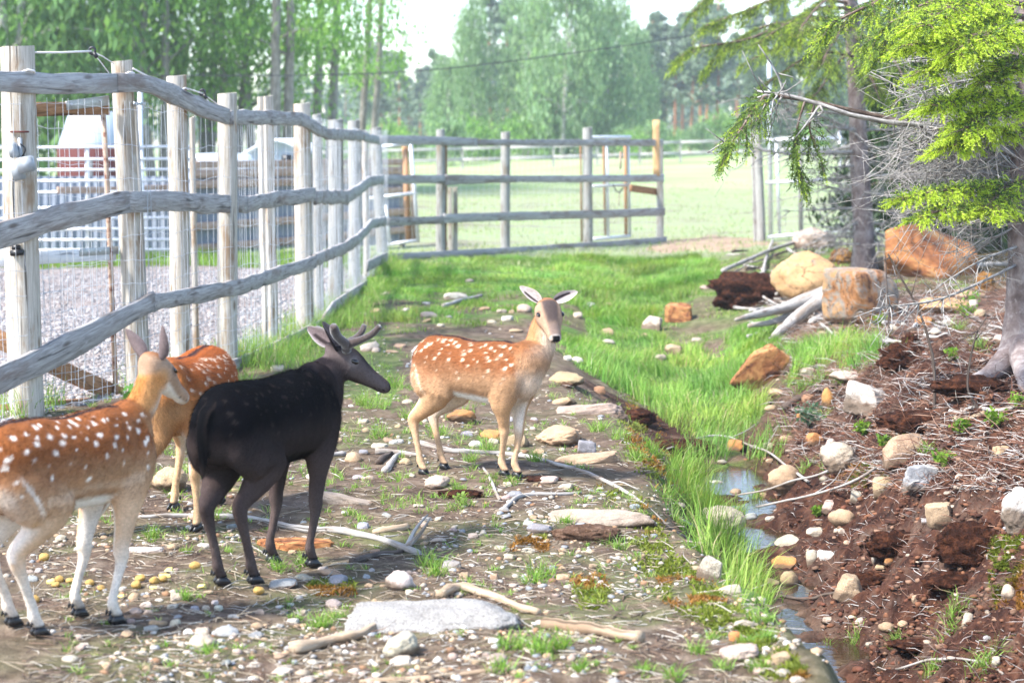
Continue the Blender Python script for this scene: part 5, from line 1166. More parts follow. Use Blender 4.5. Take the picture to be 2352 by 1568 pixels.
spruce('spruce_tree', 'bright lime tipped spruce with a rooted trunk at the edge of the peat bank', [(2362, -80), (2360, 100), (2358, 300), (2356, 500), (2354, 640), (2352, 740), (2346, 830)], [58, 64, 70, 76, 82, 92, 130], YB,
    [([(2358, 40, 0), (2280, 30, -.8), (2200, 60, -1.2), (2140, 90, -1.3), (2095, 105, -1.4)], 7, .34, 1.7, .92), ([(2356, 80, 0), (2290, 90, -.9), (2210, 130, -1.2), (2130, 165, -1.4)], 6, .34, 1.6, .9), ([(2358, 230, 0), (2280, 215, -.8), (2200, 230, -1.1), (2150, 245, -1.2)], 6, .36, 1.8, .95), ([(2356, 290, 0), (2290, 300, -.8), (2220, 320, -1.1), (2190, 335, -1.2)], 5, .32, 1.8, .95),
     ([(2354, 440, 0), (2260, 430, -.8), (2150, 440, -1.1), (2070, 455, -1.2)], 5, .28, 1.6, .85), ([(2354, 470, 0), (2280, 480, -.9), (2180, 480, -1.2), (2110, 500, -1.3)], 5, .26, 1.5, .85), ([(2360, 0, 0), (2280, -20, .3), (2150, 0, .5), (2050, 50, .6), (2000, 90, .6)], 6, .5, 1.2, .45), ([(2358, -40, 0), (2240, -50, -.2), (2100, -30, -.3), (1980, 20, -.4), (1900, 60, -.4)], 7, .55, 1.2, .4),
     ([(2356, 150, 0), (2260, 160, .6), (2180, 200, .9), (2120, 260, 1.0)], 5, .45, 1.2, .2), ([(2356, 380, 0), (2300, 380, .3), (2230, 420, .4)], 4, .3, 1.2, .5), ([(2358, 110, 0), (2320, 150, -1.0), (2270, 190, -1.3)], 4, .3, 1.5, .8), ([(2358, 10, 0), (2260, 0, -1.0), (2180, 20, -1.4), (2120, 60, -1.6)], 6, .36, 1.9, .92), ([(2358, 60, 0), (2310, 60, -1.2), (2250, 80, -1.6), (2200, 120, -1.7)], 5, .34, 1.8, .95), ([(2356, 250, 0), (2310, 250, -1.0), (2260, 270, -1.3), (2215, 300, -1.4)], 5, .32, 1.9, .95), ([(2354, 420, 0), (2320, 420, -.9), (2290, 450, -1.1), (2262, 480, -1.2)], 5, .28, 1.6, .85), ([(2358, 180, 0), (2290, 170, .2), (2200, 180, .3), (2100, 200, .3), (2050, 240, .3)], 5, .4, 1.3, .35), ([(2358, 20, 0), (2200, 10, .9), (2080, 60, 1.2), (1990, 130, 1.3)], 6, .55, 1.3, .3), ([(2120, 290, -.4), (1800, 222, -.5), (1740, 245, -.55), (1700, 300, -.6), (1670, 340, -.6)], 5, .34, 1.3, .2), ([(1850, 228, -.5), (1830, 300, -.5), (1830, 370, -.5), (1850, 420, -.5)], 3, .26, 1.6, .12), ([(1870, 240, -.5), (1860, 300, -.45), (1890, 380, -.45)], 3, .24, 1.5, .12)], dB, 37,
    base=[([(2345, 800, 0), (2290, 850, .3), (2230, 880, .55), (2190, 905, .8)], (46, 26, 14, 6)), ([(2350, 790, 0), (2352, 850, .5), (2352, 900, .9)], (46, 24, 8)), ([(2350, 800, 0), (2400, 850, .3), (2440, 880, .5)], (46, 24, 8))])
# young spruces behind; the thicket's shade is put into their dark needle colours
def young_spruce(vx, top, foot, wd, Y, seed, label, group, lean=0):
    r2 = np.random.default_rng(seed); b0 = on_ground(atY(vx, foot, Y)); tp = atY(vx + lean, top, Y); t = thing('young_spruce', label, 'tree', tuple(b0), group); mb = MB(); G = []; s = pxm(Y); grain_tube(mb, G, spline([b0 - (0, 0, .1), (b0 + tp) / 2 + r2.normal(0, .03, 3), tp], 14), np.linspace(wd, wd * .35, 14) / 2 / s, 8, jit=.05); h = tp[2] - b0[2]
    for k in range(16):
        tt_ = r2.uniform(.12, .62); p = b0 + (tp - b0) * tt_; a = r2.uniform(0, 6.28); ln = r2.uniform(.4, 1.1); dead_branch(mb, G, [p, p + np.array([math.cos(a), math.sin(a), -.05]) * ln * .5, p + np.array([math.cos(a), math.sin(a), -.2]) * ln], .008, r2, 7, .25, lvl=0)
    with_grain(mb, np.array(G), 'trunk', MAT_DARKBARK, t, True); cents = []; sp_ = []; mb = MB(); G = []
    for k in range(54):
        tt_ = r2.uniform(.16, 1.0); p = b0 + (tp - b0) * tt_; a = r2.uniform(0, 6.28); ln = 1.55 * (1.12 - tt_) * r2.uniform(.6, 1.1); PP = np.array([p, p + np.array([math.cos(a) * ln * .5, math.sin(a) * ln * .5, -.02]), p + np.array([math.cos(a) * ln, math.sin(a) * ln, -.25 * ln])]); grain_tube(mb, G, spline(PP, 6), np.linspace(.012, .004, 6), 4)
        for q in (.35, .55, .75, .95): cents.append(p + (PP[2] - p) * q + r2.normal(0, .06, 3)); sp_.append(.22)
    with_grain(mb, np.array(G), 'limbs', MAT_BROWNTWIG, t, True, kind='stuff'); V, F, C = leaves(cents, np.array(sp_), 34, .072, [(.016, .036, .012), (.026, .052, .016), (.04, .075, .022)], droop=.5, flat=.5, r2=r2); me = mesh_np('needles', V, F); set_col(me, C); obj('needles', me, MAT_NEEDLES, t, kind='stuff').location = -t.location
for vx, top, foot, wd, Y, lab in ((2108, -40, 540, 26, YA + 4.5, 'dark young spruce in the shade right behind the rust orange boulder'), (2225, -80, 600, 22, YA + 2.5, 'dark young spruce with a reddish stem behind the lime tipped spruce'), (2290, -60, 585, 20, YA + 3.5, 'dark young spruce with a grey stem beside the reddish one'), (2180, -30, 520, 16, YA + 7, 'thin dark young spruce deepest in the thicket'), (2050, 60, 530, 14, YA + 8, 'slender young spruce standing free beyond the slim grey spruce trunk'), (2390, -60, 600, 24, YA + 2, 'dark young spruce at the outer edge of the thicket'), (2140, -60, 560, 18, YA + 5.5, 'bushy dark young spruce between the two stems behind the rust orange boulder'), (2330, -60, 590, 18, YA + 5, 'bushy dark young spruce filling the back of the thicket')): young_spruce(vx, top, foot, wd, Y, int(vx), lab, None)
# ------------------------------------------------------------------ stones, boulders, sticks
def rock_mesh(name, seed, kind='round', sub=3, rough=.05):
    r2 = np.random.default_rng(seed); bm = bmesh.new(); bmesh.ops.create_icosphere(bm, subdivisions=sub, radius=1.0)
    D = np.array([v.co[:] for v in bm.verts]); F = np.array([[v.index for v in f.verts] for f in bm.faces]); bm.free()
    if kind == 'round':
        r = 1 + .16 * fbm(D[:, 0] * 1.1 + seed, D[:, 1] * 1.1, D[:, 2] * 1.1, 2, seed)
        pl = r2.normal(0, 1, (4, 3)); pl /= np.linalg.norm(pl, axis=1)[:, None]; dd = r2.uniform(.72, .95, 4)
        for p, d in zip(pl, dd):
            c = D @ p; lim = d / np.maximum(c, 1e-3); r = np.where((c > .3) & (lim < r), lim * .7 + r * .3, r)
    else:
        npl = 8 if kind == 'angular' else 9; pl = r2.normal(0, 1, (npl, 3)); pl = np.concatenate([pl, [[0, 0, 1], [0, 0, -1], [1, 0, .1], [-1, .1, 0], [0, 1, 0], [0, -1, .1]]]); pl /= np.linalg.norm(pl, axis=1)[:, None]
        dd = r2.uniform(.72, 1.0, len(pl)); c = D @ pl.T; lim = np.where(c > .05, dd / np.maximum(c, .05), 9.0); k = 24.0
        r = -np.log(np.exp(-k * lim).sum(1)) / k; r = np.maximum(r, .4)
    r = r * (1 + rough * fbm(D[:, 0] * 3.5 + seed, D[:, 1] * 3.5, D[:, 2] * 3.5, 3, seed + 3) + rough * .5 * fbm(D[:, 0] * 11, D[:, 1] * 11, D[:, 2] * 11 + seed, 2, seed + 4))
    V = D * r[:, None]; V /= np.abs(V).max(0); me = mesh_np(name, V, F, True)
    if kind != 'round' and hasattr(me, 'set_sharp_from_angle'): me.set_sharp_from_angle(angle=R(38))
    return me
def stone_mat(name, stain=(.42, .20, .07), amt=(.55, .75, .6), spk=.35):
    m = NT(name, .85, .25); c = m.n('ObjectInfo', 'Color'); pos = m.n('NewGeometry', 'Position')
    a = m.noise(pos, 9, 5, .6); b = m.noise(pos, 130, 3, .7); d = m.noise(pos, 2.4, 4, .55, .8)
    col = m.mix(m.ramp(a, [(.3, 0.0), (.7, 1.0)]), m.mix(1.0, c, (.72, .70, .68), 'MULTIPLY'), m.mix(1.0, c, (1.16, 1.14, 1.12), 'MULTIPLY'))
    col = m.mix(m.ramp(d, [(amt[0], 0.0), (amt[1], amt[2])]), col, stain)
    col = m.mix(m.ramp(b, [(.35, spk), (.5, 0.0)]), col, (.10, .085, .08)); col = m.mix(m.ramp(b, [(.6, 0.0), (.72, spk * .8)]), col, (.75, .72, .68))
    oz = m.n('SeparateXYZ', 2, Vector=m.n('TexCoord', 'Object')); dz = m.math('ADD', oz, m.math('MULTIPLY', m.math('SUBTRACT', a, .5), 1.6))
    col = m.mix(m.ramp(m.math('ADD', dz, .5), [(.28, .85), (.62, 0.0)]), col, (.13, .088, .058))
    m.base(col); m.bump(m.math('ADD', m.math('MULTIPLY', a, 1.0), m.math('MULTIPLY', b, .3)), .8, .022); return m.m
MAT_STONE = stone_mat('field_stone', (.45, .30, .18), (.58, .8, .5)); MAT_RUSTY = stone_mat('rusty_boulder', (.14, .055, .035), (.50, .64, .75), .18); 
def boulder_mat(name, stops, sc=1.3):
    m = NT(name, .8, .25); pos = m.coord('Object', (1, 1, 1), True); wp = m.n('NewGeometry', 'Position')
    a = m.noise(pos, sc, 5, .62, 1.1); b = m.noise(wp, 24, 6, .68); c = m.noise(wp, 110, 3, .7)
    col = m.ramp(a, stops); col = m.mix(m.ramp(b, [(.3, .4), (.48, 0.0)]), col, (.085, .045, .03)); col = m.mix(m.ramp(b, [(.62, 0.0), (.78, .25)]), col, (.48, .40, .31))
    v = m.n('TexVoronoi', 'Distance', {'feature': 'DISTANCE_TO_EDGE'}, Vector=m.n('VectorMath', 0, {'operation': 'ADD'}, _0=pos, _1=m.noise(pos, 2.0, 3, .6, 0, 1)), Scale=1.1)
    cr = m.ramp(v, [(0.0, 1.0), (.022, 0.0)]); col = m.mix(m.math('MULTIPLY', cr, .6), col, (.045, .025, .018))
    m.base(col); m.bump(m.math('SUBTRACT', m.math('ADD', b, m.math('MULTIPLY', c, .3)), m.math('MULTIPLY', cr, .8)), .8, .018); return m.m
MAT_BOUL_A = boulder_mat('boulder_grey_rust', [(.32, (.10, .045, .028)), (.42, (.36, .165, .065)), (.52, (.26, .235, .205)), (.62, (.42, .235, .105)), (.72, (.46, .31, .17))]); MAT_BOUL_B = boulder_mat('boulder_ochre', [(.34, (.24, .21, .18)), (.46, (.44, .26, .12)), (.58, (.47, .285, .14)), (.7, (.30, .27, .235))], 1.0); MAT_BOUL_C = boulder_mat('boulder_rust', [(.34, (.09, .035, .022)), (.46, (.30, .115, .042)), (.58, (.46, .225, .085)), (.7, (.42, .26, .13))], 1.1)
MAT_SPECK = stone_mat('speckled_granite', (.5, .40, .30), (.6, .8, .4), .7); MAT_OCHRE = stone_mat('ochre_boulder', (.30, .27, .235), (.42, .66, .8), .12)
PROTO = {'round': [rock_mesh('stone_round', 200 + i, 'round') for i in range(6)], 'angular': [rock_mesh('stone_angular', 220 + i, 'angular') for i in range(6)], 'slab': [rock_mesh('stone_slab', 240 + i, 'slab') for i in range(4)]}
for lst in PROTO.values():
    for me in lst: me.materials.append(MAT_STONE)
TONE = {'chalk': (.29, .275, .25), 'pale': (.46, .395, .315), 'white': (.54, .50, .44), 'tan': (.42, .295, .185), 'orange': (.46, .22, .075), 'grey': (.37, .36, .345), 'pink': (.42, .32, .265), 'blue': (.29, .30, .315), 'brown': (.28, .16, .09)}
STONES = []
def put_stone(vx, vy, wpx, hpx_, tone, kind='round', mesh=None, label=None, group=None, name='stone', sink=.38, rot=None, tilt=None, depth=None, mat=None, cat='stone', lift=0.0):
    p = hit(np.array(float(vx)), np.array(float(vy) + hpx_ * .28)); s = pxm(p[1]); hw = .5 * wpx / s; hh = max(.5 * hpx_ / s, .22 * hw)
    hd = depth * hw if depth else hw * rng.uniform(.75, 1.0)
    me = mesh or PROTO[kind][int(rng.integers(len(PROTO[kind])))]
    o = obj(name, me, None, None, label, cat, group); o.location = (p[0], p[1] + hd * .35, p[2] + hh * (1 - 2 * sink) + lift)
    STONES.append((p[0], p[1] + hd * .35, hw, hd))
    o.scale = (hw, hd, hh); o.rotation_euler = tilt if tilt is not None else (rng.normal(0, .12), rng.normal(0, .12), rng.uniform(-.45, .45) if rot is None else rot)
    c = np.array(TONE[tone]) * rng.uniform(.85, 1.12) * (1 + rng.normal(0, .03, 3)); o.color = (*np.clip(c, 0, 1), 1)
    if mat is not None:
        o.data = o.data.copy() if mesh is None else o.data; o.data.materials.clear(); o.data.materials.append(mat)
    return o
hero = lambda seed, kind, rough=.05, sub=5: rock_mesh('boulder_mesh', seed, kind, sub, rough)
HERO = [  # x, y, w, h, tone, kind, seed, material, label
    (1994, 690, 205, 142, 'orange', 'angular', 301, MAT_BOUL_A, 'big squarish grey and orange boulder in front of the spruce trunk'),
    (1862, 642, 175, 122, 'orange', 'round', 302, MAT_BOUL_B, 'smooth ochre boulder beside the squarish boulder'),
    (2150, 588, 222, 158, 'orange', 'angular', 303, MAT_BOUL_C, 'largest rust orange boulder sloping behind the spruce trunk'),
    (1872, 556, 95, 68, 'pink', 'round', 304, MAT_STONE, 'pale pink boulder left standing over the brush pile'),
    (2026, 612, 50, 50, 'tan', 'round', 305, MAT_STONE, 'tan stone wedged between the squarish and the rust orange boulders'),
    (2170, 706, 118, 48, 'tan', 'round', 306, MAT_BOUL_B, 'low ochre boulder lying behind the dead twigs'),
    (1560, 722, 66, 52, 'orange', 'angular', 308, MAT_BOUL_C, 'rust brown stone at the grassy edge below the brush pile'),
    (1500, 742, 46, 44, 'pale', 'angular', 309, MAT_STONE, 'pale wedge of stone beside the rust brown stone'),
    (1992, 927, 100, 88, 'white', 'angular', 311, MAT_SPECK, 'white angular block of granite among the fine roots'),
    (2077, 1038, 106, 84, 'tan', 'angular', 312, MAT_SPECK, 'flat topped grey and tan granite block in the peat bank'),
    (1930, 1050, 96, 98, 'pale', 'round', 313, MAT_SPECK, 'pale speckled boulder leaning over the stream'),
    (1809, 1102, 86, 88, 'tan', 'round', 314, MAT_STONE, 'rounded tan boulder standing at the stream'),
    (2112, 1106, 92, 78, 'blue', 'angular', 315, MAT_STONE, 'blue grey block sticking out of the red peat'),
    (1650, 1200, 134, 80, 'pale', 'round', 316, MAT_SPECK, 'large pale speckled boulder lying in the ditch'),
    (2346, 1172, 92, 135, 'white', 'round', 317, MAT_STONE, 'big white boulder high on the peat bank'),
    (1632, 1312, 56, 66, 'pale', 'angular', 318, MAT_SPECK, 'grey upright stone set in the mossy bank'),
    (1676, 1352, 60, 80, 'pale', 'slab', 319, MAT_STONE, 'pale slab leaning on the mossy bank next to the grey upright stone'),
    (1716, 1432, 66, 66, 'pale', 'slab', 320, MAT_STONE, 'pale slab at the foot of the mossy bank close to the water'),
    (1700, 1504, 92, 48, 'pink', 'round', 321, MAT_SPECK, 'speckled pink stone on the bank above the water pool'),
    (1376, 1188, 262, 92, 'pink', 'slab', 322, MAT_STONE, 'long pinkish rock hump half buried under brown soil'),
    (1352, 938, 178, 84, 'pink', 'slab', 323, MAT_STONE, 'long reddish rock rib running down to the ditch'),
    (1300, 872, 88, 34, 'tan', 'round', 324, MAT_STONE, 'low tan rock with a clod of soil below the doe'),
    (1340, 1056, 170, 62, 'tan', 'slab', 325, MAT_STONE, 'flat tan rock beside the long bleached branch'),
    (1290, 1004, 122, 52, 'tan', 'round', 326, MAT_STONE, 'tan rock behind the flat tan rock'),
    (1346, 1034, 46, 46, 'blue', 'angular', 327, MAT_STONE, 'small blue grey angular stone lying on the tan rocks'),
    (780, 1146, 156, 64, 'pink', 'slab', 328, MAT_STONE, 'flat pinkish slab with a broken corner behind the buck'),
    (1000, 1436, 430, 44, 'chalk', 'slab', 329, MAT_SPECK, 'very long white rock surface showing through the soil'),
    (920, 1338, 74, 56, 'white', 'round', 330, MAT_STONE, 'white egg shaped stone on bare soil'),
    (924, 1486, 94, 70, 'pale', 'round', 331, MAT_STONE, 'pale blunt stone below the long white rock'),
    (386, 1106, 90, 74, 'tan', 'round', 332, MAT_SPECK, 'grainy tan boulder under the grazing doe'),
    (680, 1252, 196, 62, 'pink', 'slab', 333, MAT_BOUL_C, 'flat reddish slab lying between the legs of the buck'),
    (330, 1264, 102, 30, 'white', 'slab', 334, MAT_STONE, 'flat white stone on dark soil before the grazing doe'),
    (1003, 1110, 62, 38, 'pink', 'round', 335, MAT_STONE, 'pale pink stone by the hind feet of the doe at the ditch'),
    (1060, 958, 66, 38, 'orange', 'round', 336, MAT_STONE, 'orange brown rock under the belly of the doe at the ditch'),
    (464, 1477, 68, 40, 'pale', 'round', 337, MAT_STONE, 'large smooth pale pebble among the gravel near the left doe'),
    (2160, 1190, 62, 74, 'tan', 'angular', 338, MAT_STONE, 'tan broken slab stuck upright in the peat'),
    (1954, 1354, 70, 68, 'tan', 'angular', 339, MAT_SPECK, 'pointed tan stone on the red peat slope')]
for i, (vx, vy, w_, h_, tone, kind, seed, mt, lab) in enumerate(HERO):
    slab = kind == 'slab'
    o = put_stone(vx, vy, w_ * 1.04, h_ * (.5 if slab else 1.0), tone, kind, hero(seed, kind, (.025 if w_ > 150 else .06) if kind == 'round' else (.02 if w_ > 180 and kind == 'angular' else .045), 5 if w_ > 90 else 4), lab, None, 'boulder' if w_ > 80 else 'stone', .50 if slab else .24, 0.0 if slab else None, None, .30 if slab else .8, mt, 'boulder' if w_ > 80 else 'stone')
# leaning slab
b = put_stone(1746, 850, 92, 140, 'orange', 'slab', hero(340, 'slab', .04), 'tall reddish slab leaning in the grass of the ditch slope', None, 'boulder', .2, 0, (0.1, .62, .1), .5, MAT_BOUL_C, 'boulder')
ST = """811,1049,45,38,t 931,1059,30,22,t 716,1094,35,20,p 835,1097,16,10,p 1092,1019,34,22,w 917,1014,22,14,g 869,1024,40,18,p 893,1011,28,12,t 841,987,20,16,t 778,1011,18,16,t 1073,997,32,15,b 1148,1126,12,10,p 1183,1134,40,20,b
1218,1175,18,14,p 1258,1102,45,20,p 1299,1116,38,18,p 1229,1113,16,12,t 979,1191,26,16,b 960,1161,28,10,p 889,1183,24,12,g 834,1207,30,20,b 1006,1241,40,18,p 1148,1258,32,18,p 1213,1263,38,16,p 1170,1277,25,14,t 1038,1298,48,30,b 1068,1322,24,26,t 1135,1325,22,28,t
772,1333,50,32,b 759,1314,58,20,t 705,1328,30,16,p 1240,1212,62,22,b 1293,1325,38,22,t 1027,1387,45,24,t 1068,1387,45,24,w 764,1384,45,26,p 861,1379,18,14,t 994,1389,38,22,t 973,1399,26,18,t 1055,1389,42,20,w 1040,1506,28,26,k 1077,1511,16,22,p 770,1543,24,18,t 921,1520,60,26,w
1141,1511,50,24,k 704,1560,40,18,p 777,1494,22,16,k 789,1484,14,12,w 862,1394,34,20,p 933,1391,34,10,w 467,1253,36,12,w 308,1370,34,30,t 406,1370,36,24,p 647,1342,75,26,g 695,1324,40,16,p 578,1272,28,20,t 365,1378,20,10,w 336,1389,32,20,p 311,1402,32,16,k 340,1405,24,18,k 492,1383,18,20,w
473,1396,20,18,p 447,1397,22,16,b 409,1416,24,14,b 400,1431,28,20,p 359,1431,44,20,t 346,1443,38,16,g 520,1450,60,30,g 463,1450,42,20,p 432,1451,26,14,w 536,1416,30,14,g 590,1437,38,28,t 590,1458,38,18,b 641,1438,24,16,g 673,1427,34,18,w 695,1404,26,18,p 597,1405,24,16,k 289,1456,30,18,t
187,1485,36,22,p 162,1513,45,24,p 584,1529,38,20,p 641,1507,40,16,t 647,1542,50,18,p 695,1545,40,22,k 140,1235,34,22,p 75,1329,28,18,b 87,1310,20,16,g 67,1313,22,12,k 1690,1021,40,34,o 1731,1027,20,18,p 1765,1023,24,20,p 1805,1006,34,26,t 1871,1006,40,36,o 1909,1016,28,34,k 2027,1112,48,52,t
1767,1057,20,16,t 1754,1138,20,18,t 1967,1138,30,34,p 1907,1161,40,34,k 1937,1187,72,50,t 1933,1219,18,18,p 1812,1248,76,40,p 1871,1219,44,28,p 1948,1246,22,16,t 1865,1278,30,45,p 1899,1276,48,30,w 1807,1291,66,40,o 1812,1327,46,48,t 1773,1335,36,20,t 2010,1280,16,34,w 2043,1285,28,20,o 1842,1357,30,14,o
1976,1425,26,20,p 2039,1438,44,28,t 2075,1431,28,20,t 2101,1374,16,30,t 2222,1421,26,46,p 2318,1357,34,50,p 2186,1167,24,20,p 2299,1034,40,36,t 2205,1093,24,20,k 2203,1118,26,18,k 1997,1478,22,18,p 2288,1516,22,30,p 1688,1463,30,40,o 1756,1499,14,26,w 1793,1512,50,40,t 1725,1186,40,22,g
1888,767,28,22,t 1920,766,22,16,t 2052,753,26,24,p 2075,744,12,10,w 2122,738,46,40,o 2151,761,32,24,p 2175,740,26,24,p 2251,720,30,26,t 2236,697,22,28,p 2228,677,70,30,t 2304,776,46,16,k 1852,852,34,30,p 1949,861,85,28,p 1902,911,36,60,o 1858,914,40,36,n 1787,902,48,26,t 1772,937,34,22,t 1933,936,26,20,k 1836,955,16,14,o 1697,861,24,18,g
1046,680,60,22,w 1079,644,22,12,p 881,675,25,14,p 978,696,20,10,w 932,711,18,12,w 985,723,44,20,p 980,737,28,14,t 1032,728,18,10,g 1011,747,20,12,p 1131,739,24,14,p 1164,731,30,20,w 1176,716,14,14,t 1151,714,26,14,p 1205,708,36,32,k 1113,708,28,10,t 1186,759,34,14,t 1352,700,40,16,g 1327,724,24,22,p
1395,762,36,22,t 1398,784,32,14,p 1303,823,22,18,w 1326,826,30,18,w 868,698,28,12,t 864,803,20,14,p 901,807,32,10,t 1377,896,28,26,n 1296,922,56,22,t 1227,962,20,12,w 1204,973,22,16,t 1240,1037,30,14,t 1189,1011,60,40,t 1131,998,50,30,o 937,922,30,14,p 915,978,18,12,t 904,1016,24,14,g 635,846,35,18,p
849,796,48,26,p 831,721,24,13,p 863,713,26,12,t 866,698,18,10,t 917,794,32,14,t 933,710,14,8,w 1395,700,30,14,t 1620,660,30,16,k 1545,800,44,34,t 1515,820,30,22,p 1480,770,20,14,t 1600,780,26,14,k 1770,1190,30,18,p 1720,1235,26,16,p 1600,1120,34,26,k 1565,1160,24,18,p 1640,1110,40,26,w 1690,1130,34,24,t 1660,1060,26,14,p 1802,1546,44,28,p 1768,1522,30,20,t 1744,1540,34,22,k 1832,1562,40,22,p 1786,1490,24,18,t 1722,1520,26,16,w"""
TK = {'p': 'pale', 'w': 'white', 't': 'tan', 'o': 'orange', 'g': 'grey', 'b': 'blue', 'k': 'pink', 'n': 'brown'}
def place_of(vx, vy):
    if vx > 1560: return ('beside the stream', 'stones beside the stream') if vx < 1790 and vy > 960 else (('in the ditch grass', 'stones in the ditch grass') if vx < 1740 else ('on the peat bank', 'stones on the peat bank'))
    if vy < 860: return 'in the grass behind the doe', 'stones in the grass behind the does'
    return ('on the trampled soil', 'stones on the trampled soil') if vx > 760 else ('near the feet of the left deer', 'stones around the left deer')
def stone_label(tone, kind, size, pl): return f"{size} {TK[tone]} {'rounded' if kind == 'round' else 'broken'} stone lying {pl}"
for q in ST.split():
    a, b_, w_, h_, t_ = q.split(','); a, b_, w_, h_ = int(a), int(b_), int(w_), int(h_); kind = 'round' if rng.random() < (.42 if t_ in 'ptwk' else .25) else 'angular'
    pl, gr = place_of(a, b_); size = 'fist sized' if w_ < 30 else 'head sized'
    put_stone(a, b_, w_, h_, TK[t_], kind, None, stone_label(t_, kind, size, pl), gr)
for o in COL.objects:
    if o.get('label', '').startswith('largest rust orange'):
        V = np.array([v.co[:] for v in o.data.vertices]); up_ = V[:, 2] > 0; V[:, 2] *= np.where(up_, 1.12 - .62 * np.clip(V[:, 0] + .35, 0, 1.3) - .35 * np.clip(-.6 - V[:, 0], 0, 1), 1); o.data.vertices.foreach_set('co', V.ravel()); o.data.update(); o.rotation_euler = (0, 0, -.1)
    if o.get('label', '').startswith('big squarish'):
        V = np.array([v.co[:] for v in o.data.vertices]); up_ = V[:, 2] > 0; V[:, 2] *= np.where(up_, 1.08 - .35 * np.clip(V[:, 0] - .1, 0, 1), 1); V[:, 0] -= .12 * V[:, 2]; o.data.vertices.foreach_set('co', V.ravel()); o.data.update(); o.rotation_euler = (0, 0, .55)
r3 = np.random.default_rng(77)
for k in range(110):
    if k < 80: a, b_ = r3.uniform(200, 1480), r3.uniform(1150, 1568)
    elif k < 95: a, b_ = r3.uniform(700, 1250), r3.uniform(940, 1150)
    else: a, b_ = r3.uniform(1800, 2340), r3.uniform(1050, 1500)
    w_ = r3.uniform(14, 30); t_ = 'pwtgbkpt'[int(r3.integers(8))]; kind = 'round' if r3.random() < .35 else 'angular'; pl, gr = place_of(a, b_)
    put_stone(a, b_, w_, w_ * r3.uniform(.45, .75), TK[t_], kind, None, stone_label(t_, kind, 'fist sized', pl), gr)
# small gravel and pebbles: too many to count
def pebble_field(name, pts, sizes, cols, label):
    n = len(pts); base = []; r2 = np.random.default_rng(3)
    bm = bmesh.new(); bmesh.ops.create_icosphere(bm, subdivisions=1, radius=1); D = np.array([v.co[:] for v in bm.verts]); F = np.array([[v.index for v in f.verts] for f in bm.faces]); bm.free()
    nv = len(D); jit = 1 + .22 * r2.normal(0, 1, (n, nv, 1)).clip(-1, 1); S = sizes[:, None, None] * r2.uniform(.6, 1.2, (n, 1, 3)) * np.array([1, 1, .62]); a = r2.uniform(0, 6.28, n)
    V = D[None] * jit * S; c, s = np.cos(a)[:, None], np.sin(a)[:, None]; V = np.stack([V[..., 0] * c - V[..., 1] * s, V[..., 0] * s + V[..., 1] * c, V[..., 2]], -1) + pts[:, None, :]
    me = mesh_np(name, V.reshape(-1, 3), (F[None] + (np.arange(n) * nv)[:, None, None]).reshape(-1, 3), False); set_col(me, np.repeat(cols, nv, 0)); obj(name, me, MAT_PEB, label=label, cat='gravel', kind='stuff')
m = NT('pebble', .85, .25); m.base(m.attr('Col')); m.bump(m.noise(m.n('NewGeometry', 'Position'), 90, 3), .4, .006); MAT_PEB = m.m
tones = np.array([TONE[q] for q in ('pale', 'white', 'tan', 'grey', 'pink', 'blue', 'tan', 'brown', 'pale')])
vx = rng.uniform(-60, 1900, 8500); vy = 700 + 900 * rng.uniform(0, 1, 8500) ** .8; P = hit(vx, vy); k = (P[:, 0] > fence_x(P[:, 1]) + .05) & (P[:, 0] < lerp1(P[:, 1], YS, XL) + .15) & (fbm(P[:, 0] * 1.2, P[:, 1] * 1.2, 0, 2, 71) > -.25); P = P[k]; sz = (.005 + .019 * rng.random(len(P)) ** 3); P[:, 2] += sz * .1
pebble_field('pebbles', P, sz, tones[rng.integers(0, 9, len(P))] * rng.uniform(.7, 1.1, (len(P), 1)), 'loose pebbles strewn over the trampled soil')
vx = rng.uniform(1500, 2400, 5000); vy = rng.uniform(760, 1600, 5000); P = hit(vx, vy); k = (P[:, 0] > lerp1(P[:, 1], YS, XF)) & (P[:, 1] < 18); P = P[k]; sz = (.007 + .02 * rng.random(len(P)) ** 2.5); P[:, 2] += sz * .15
pc = np.array([(.10, .04, .022), (.055, .022, .014), (.17, .075, .04), (.22, .13, .085), (.13, .05, .03), (.42, .33, .25)]); pebble_field('peat_crumbs', P, sz, pc[rng.choice(6, len(P), p=[.25, .25, .2, .15, .11, .04])] * rng.uniform(.7, 1.2, (len(P), 1)), 'crumbs of dark red peat on the dug bank')
yy = rng.uniform(11.5, 28, 6500); xx = fence_x(yy) - rng.uniform(0, 1, 6500) ** 1.4 * (yy * .22); P = np.stack([xx, yy, g(xx, yy)], -1); sz = rng.uniform(.016, .034, len(P)); P[:, 2] += sz * .1
gt = np.array([(.34, .32, .315), (.27, .25, .245), (.42, .40, .395), (.29, .245, .225), (.22, .22, .235), (.37, .325, .30)]); pebble_field('yard_gravel', P, sz, gt[rng.integers(0, 6, len(P))] * rng.uniform(.75, 1.15, (len(P), 1)), 'crushed stone gravel covering the yard behind the log posts')

